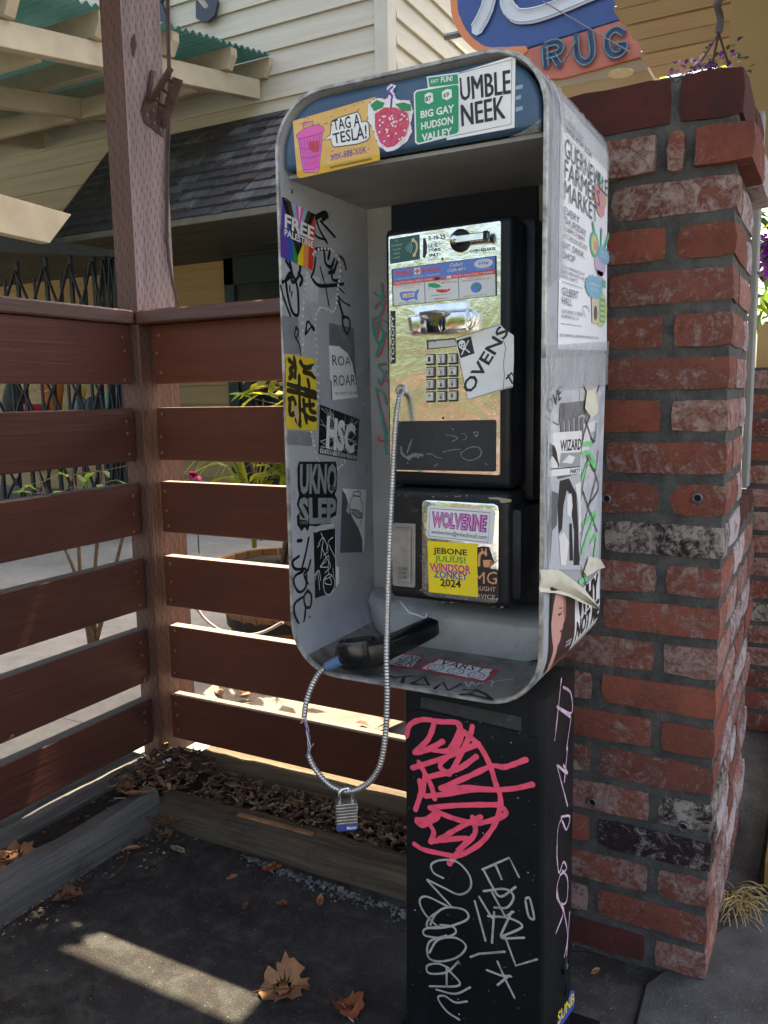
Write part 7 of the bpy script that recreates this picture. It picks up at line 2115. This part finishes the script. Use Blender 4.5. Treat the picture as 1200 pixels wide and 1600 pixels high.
tag(fl2.build('purple_flowers', [leafmat('violet_petal', (.26, .04, .40), (.25, .04, .38)), LD], None, org=on(1200, 395, 'y', 3.9)), 'mass of purple flowers seen through the gap right of the pier', 'flowers')

# ------------------------------------------------------------------ unseen eave placed to shade the corner, wires, trees
ev = thing('porch_eave', 'brown board eave carried by the timber post, just above the picture', 'eave', (-.6, 1.9, 2.8))
for k in range(-8, 5):
    MB().box((-3.4, 1.22 + k * .224, 2.822), (.95, 1.22 + k * .224 + .2225, 2.85)).build('board', M['cap'], ev)
MB().box((-3.4, 2.331, 2.795), (.95, 2.352, 2.86)).build('fascia', M['cap'], ev)
MB().box((-.74, 2.366, 2.80), (.95, 2.56, 2.85)).build('eave_return', M['cap'], ev)  # extra piece added to cut the sun strip short on the right
def tree(name, lbl, base, h, cr, seed, mats, n=1400, L=.30, trunk=.16, lo=.45):
    rr = random.Random(seed)
    t = thing(name, lbl, 'tree', tuple(base), 'trees around the street')
    b = Vector(base)
    tk = MB()
    P = smooth_path([b, b + Vector((.1, 0, h * .35)), b + Vector((-.1, .1, h * .7)), b + Vector((0, 0, h * .9))], 5)
    tk.tube(P, [lerp(trunk, trunk * .25, i / (len(P) - 1)) for i in range(len(P))], 10)
    cs = []
    for k in range(9):
        an = k * 2.4
        e = b + Vector((cr * .65 * math.cos(an) * rr.uniform(.5, 1), cr * .65 * math.sin(an) * rr.uniform(.5, 1), h * rr.uniform(lo, .95)))
        s0 = b + Vector((0, 0, h * rr.uniform(.3, .6)))
        tk.tube([s0, lerp(s0, e, .5) + Vector((0, 0, .2)), e], [trunk * .35, trunk * .2, trunk * .08], 6)
        cs.append(e)
    tk.build('trunk', STEM, t)
    lf = MB()
    for k in range(n):
        c = rr.choice(cs)
        foliage(lf, c + Vector((rr.gauss(0, 1), rr.gauss(0, 1), rr.gauss(0, 1))) * cr * .22, (.3, .3, .3), 3, L, (0, 0, 1, 2), rr)
    tag(lf.build('crown', mats, t), kind='stuff')
tree('street_tree', 'green tree beyond the farther brick wall at the right edge', (.3, 9.0, 0), 5.0, 2.2, 3, [LG, LD, LY], 700)
for i, (x, y_, h, cr, lb) in enumerate(((-2.0, -9.0, 2.3, 1.9, 'rounded bright bush nearest the road behind the viewer'), (-6.0, -9.5, 2.7, 2.0, 'broad yellow green bush behind the viewer'), (-9.8, -9.0, 3.6, 2.4, 'tall leafy bush far to the left behind the viewer'), (-4.6, -13.0, 4.6, 2.2, 'taller tree rising above the bushes behind the viewer'))):
    tree('street_tree', lb, (x, y_, 0), h, cr, 4 + i, [(LG, LY, LD), (LY, LG, LD), (LG, LY, LD), (LD, LG, LG)][i], 900, .34, lo=.12)
g = MB().add([(-40, -6.99, .004), (40, -6.99, .004), (40, -1.3, .004), (-40, -1.3, .004)], [(0, 1, 2, 3)])
tag(g.build('street', mk_ground('sunlit_street', (.18, .18, .18), (.34, .32, .29), .3, .2)), kind='structure')
g = MB().add([(-30, -30, .004), (30, -30, .004), (30, -7.0, .004), (-30, -7.0, .004)], [(0, 1, 2, 3)])
tag(g.build('dry_verge', varied('pale_gravel_verge', (.34, .36, .37), (.15, .20, .09), 1.2, .9, 0, .8, 60, .01)), kind='structure')
tree('flowering_bush', 'low red flowering bush by the street behind the viewer', (-3.6, -6.3, 0), .55, .9, 14, [leafmat('red_petal', (.55, .03, .04), (.5, .03, .04), .3), LG, leafmat('rose_petal', (.60, .10, .16), (.5, .08, .1), .3)], 300, .10, .03, .1)  # unseen bush added to put red into the faceplate reflection
# unseen vine added along the eave edge to end the sun strip in leaf shadows
vn = MB(); rr = random.Random(12)
for i in range(230):
    x = -1.17 - abs(rr.gauss(0, .22)) if i < 150 else rr.uniform(-2.6, -1.3)
    leaf(vn, Vector((x, rr.uniform(2.20, 2.36), rr.uniform(2.50, 2.80))), Vector((rr.uniform(-1, 1), rr.uniform(-1, 1), rr.uniform(-1, .3))), Vector((0, 0, 1)), .07, .045, rr.choice((0, 0, 1)))
for k in range(9): vn.tube([Vector((-1.25 - k * .14, 2.38, 2.80)), Vector((-1.27 - k * .14, 2.34, 2.66)), Vector((-1.22 - k * .14, 2.32, 2.52))], .003, 5, 2)
tag(vn.build('eave_vine', [LG, LY, STEM], None, org=(-1.5, 2.3, 2.8)), 'leafy vine trailing along the eave edge just above the picture', 'vine')
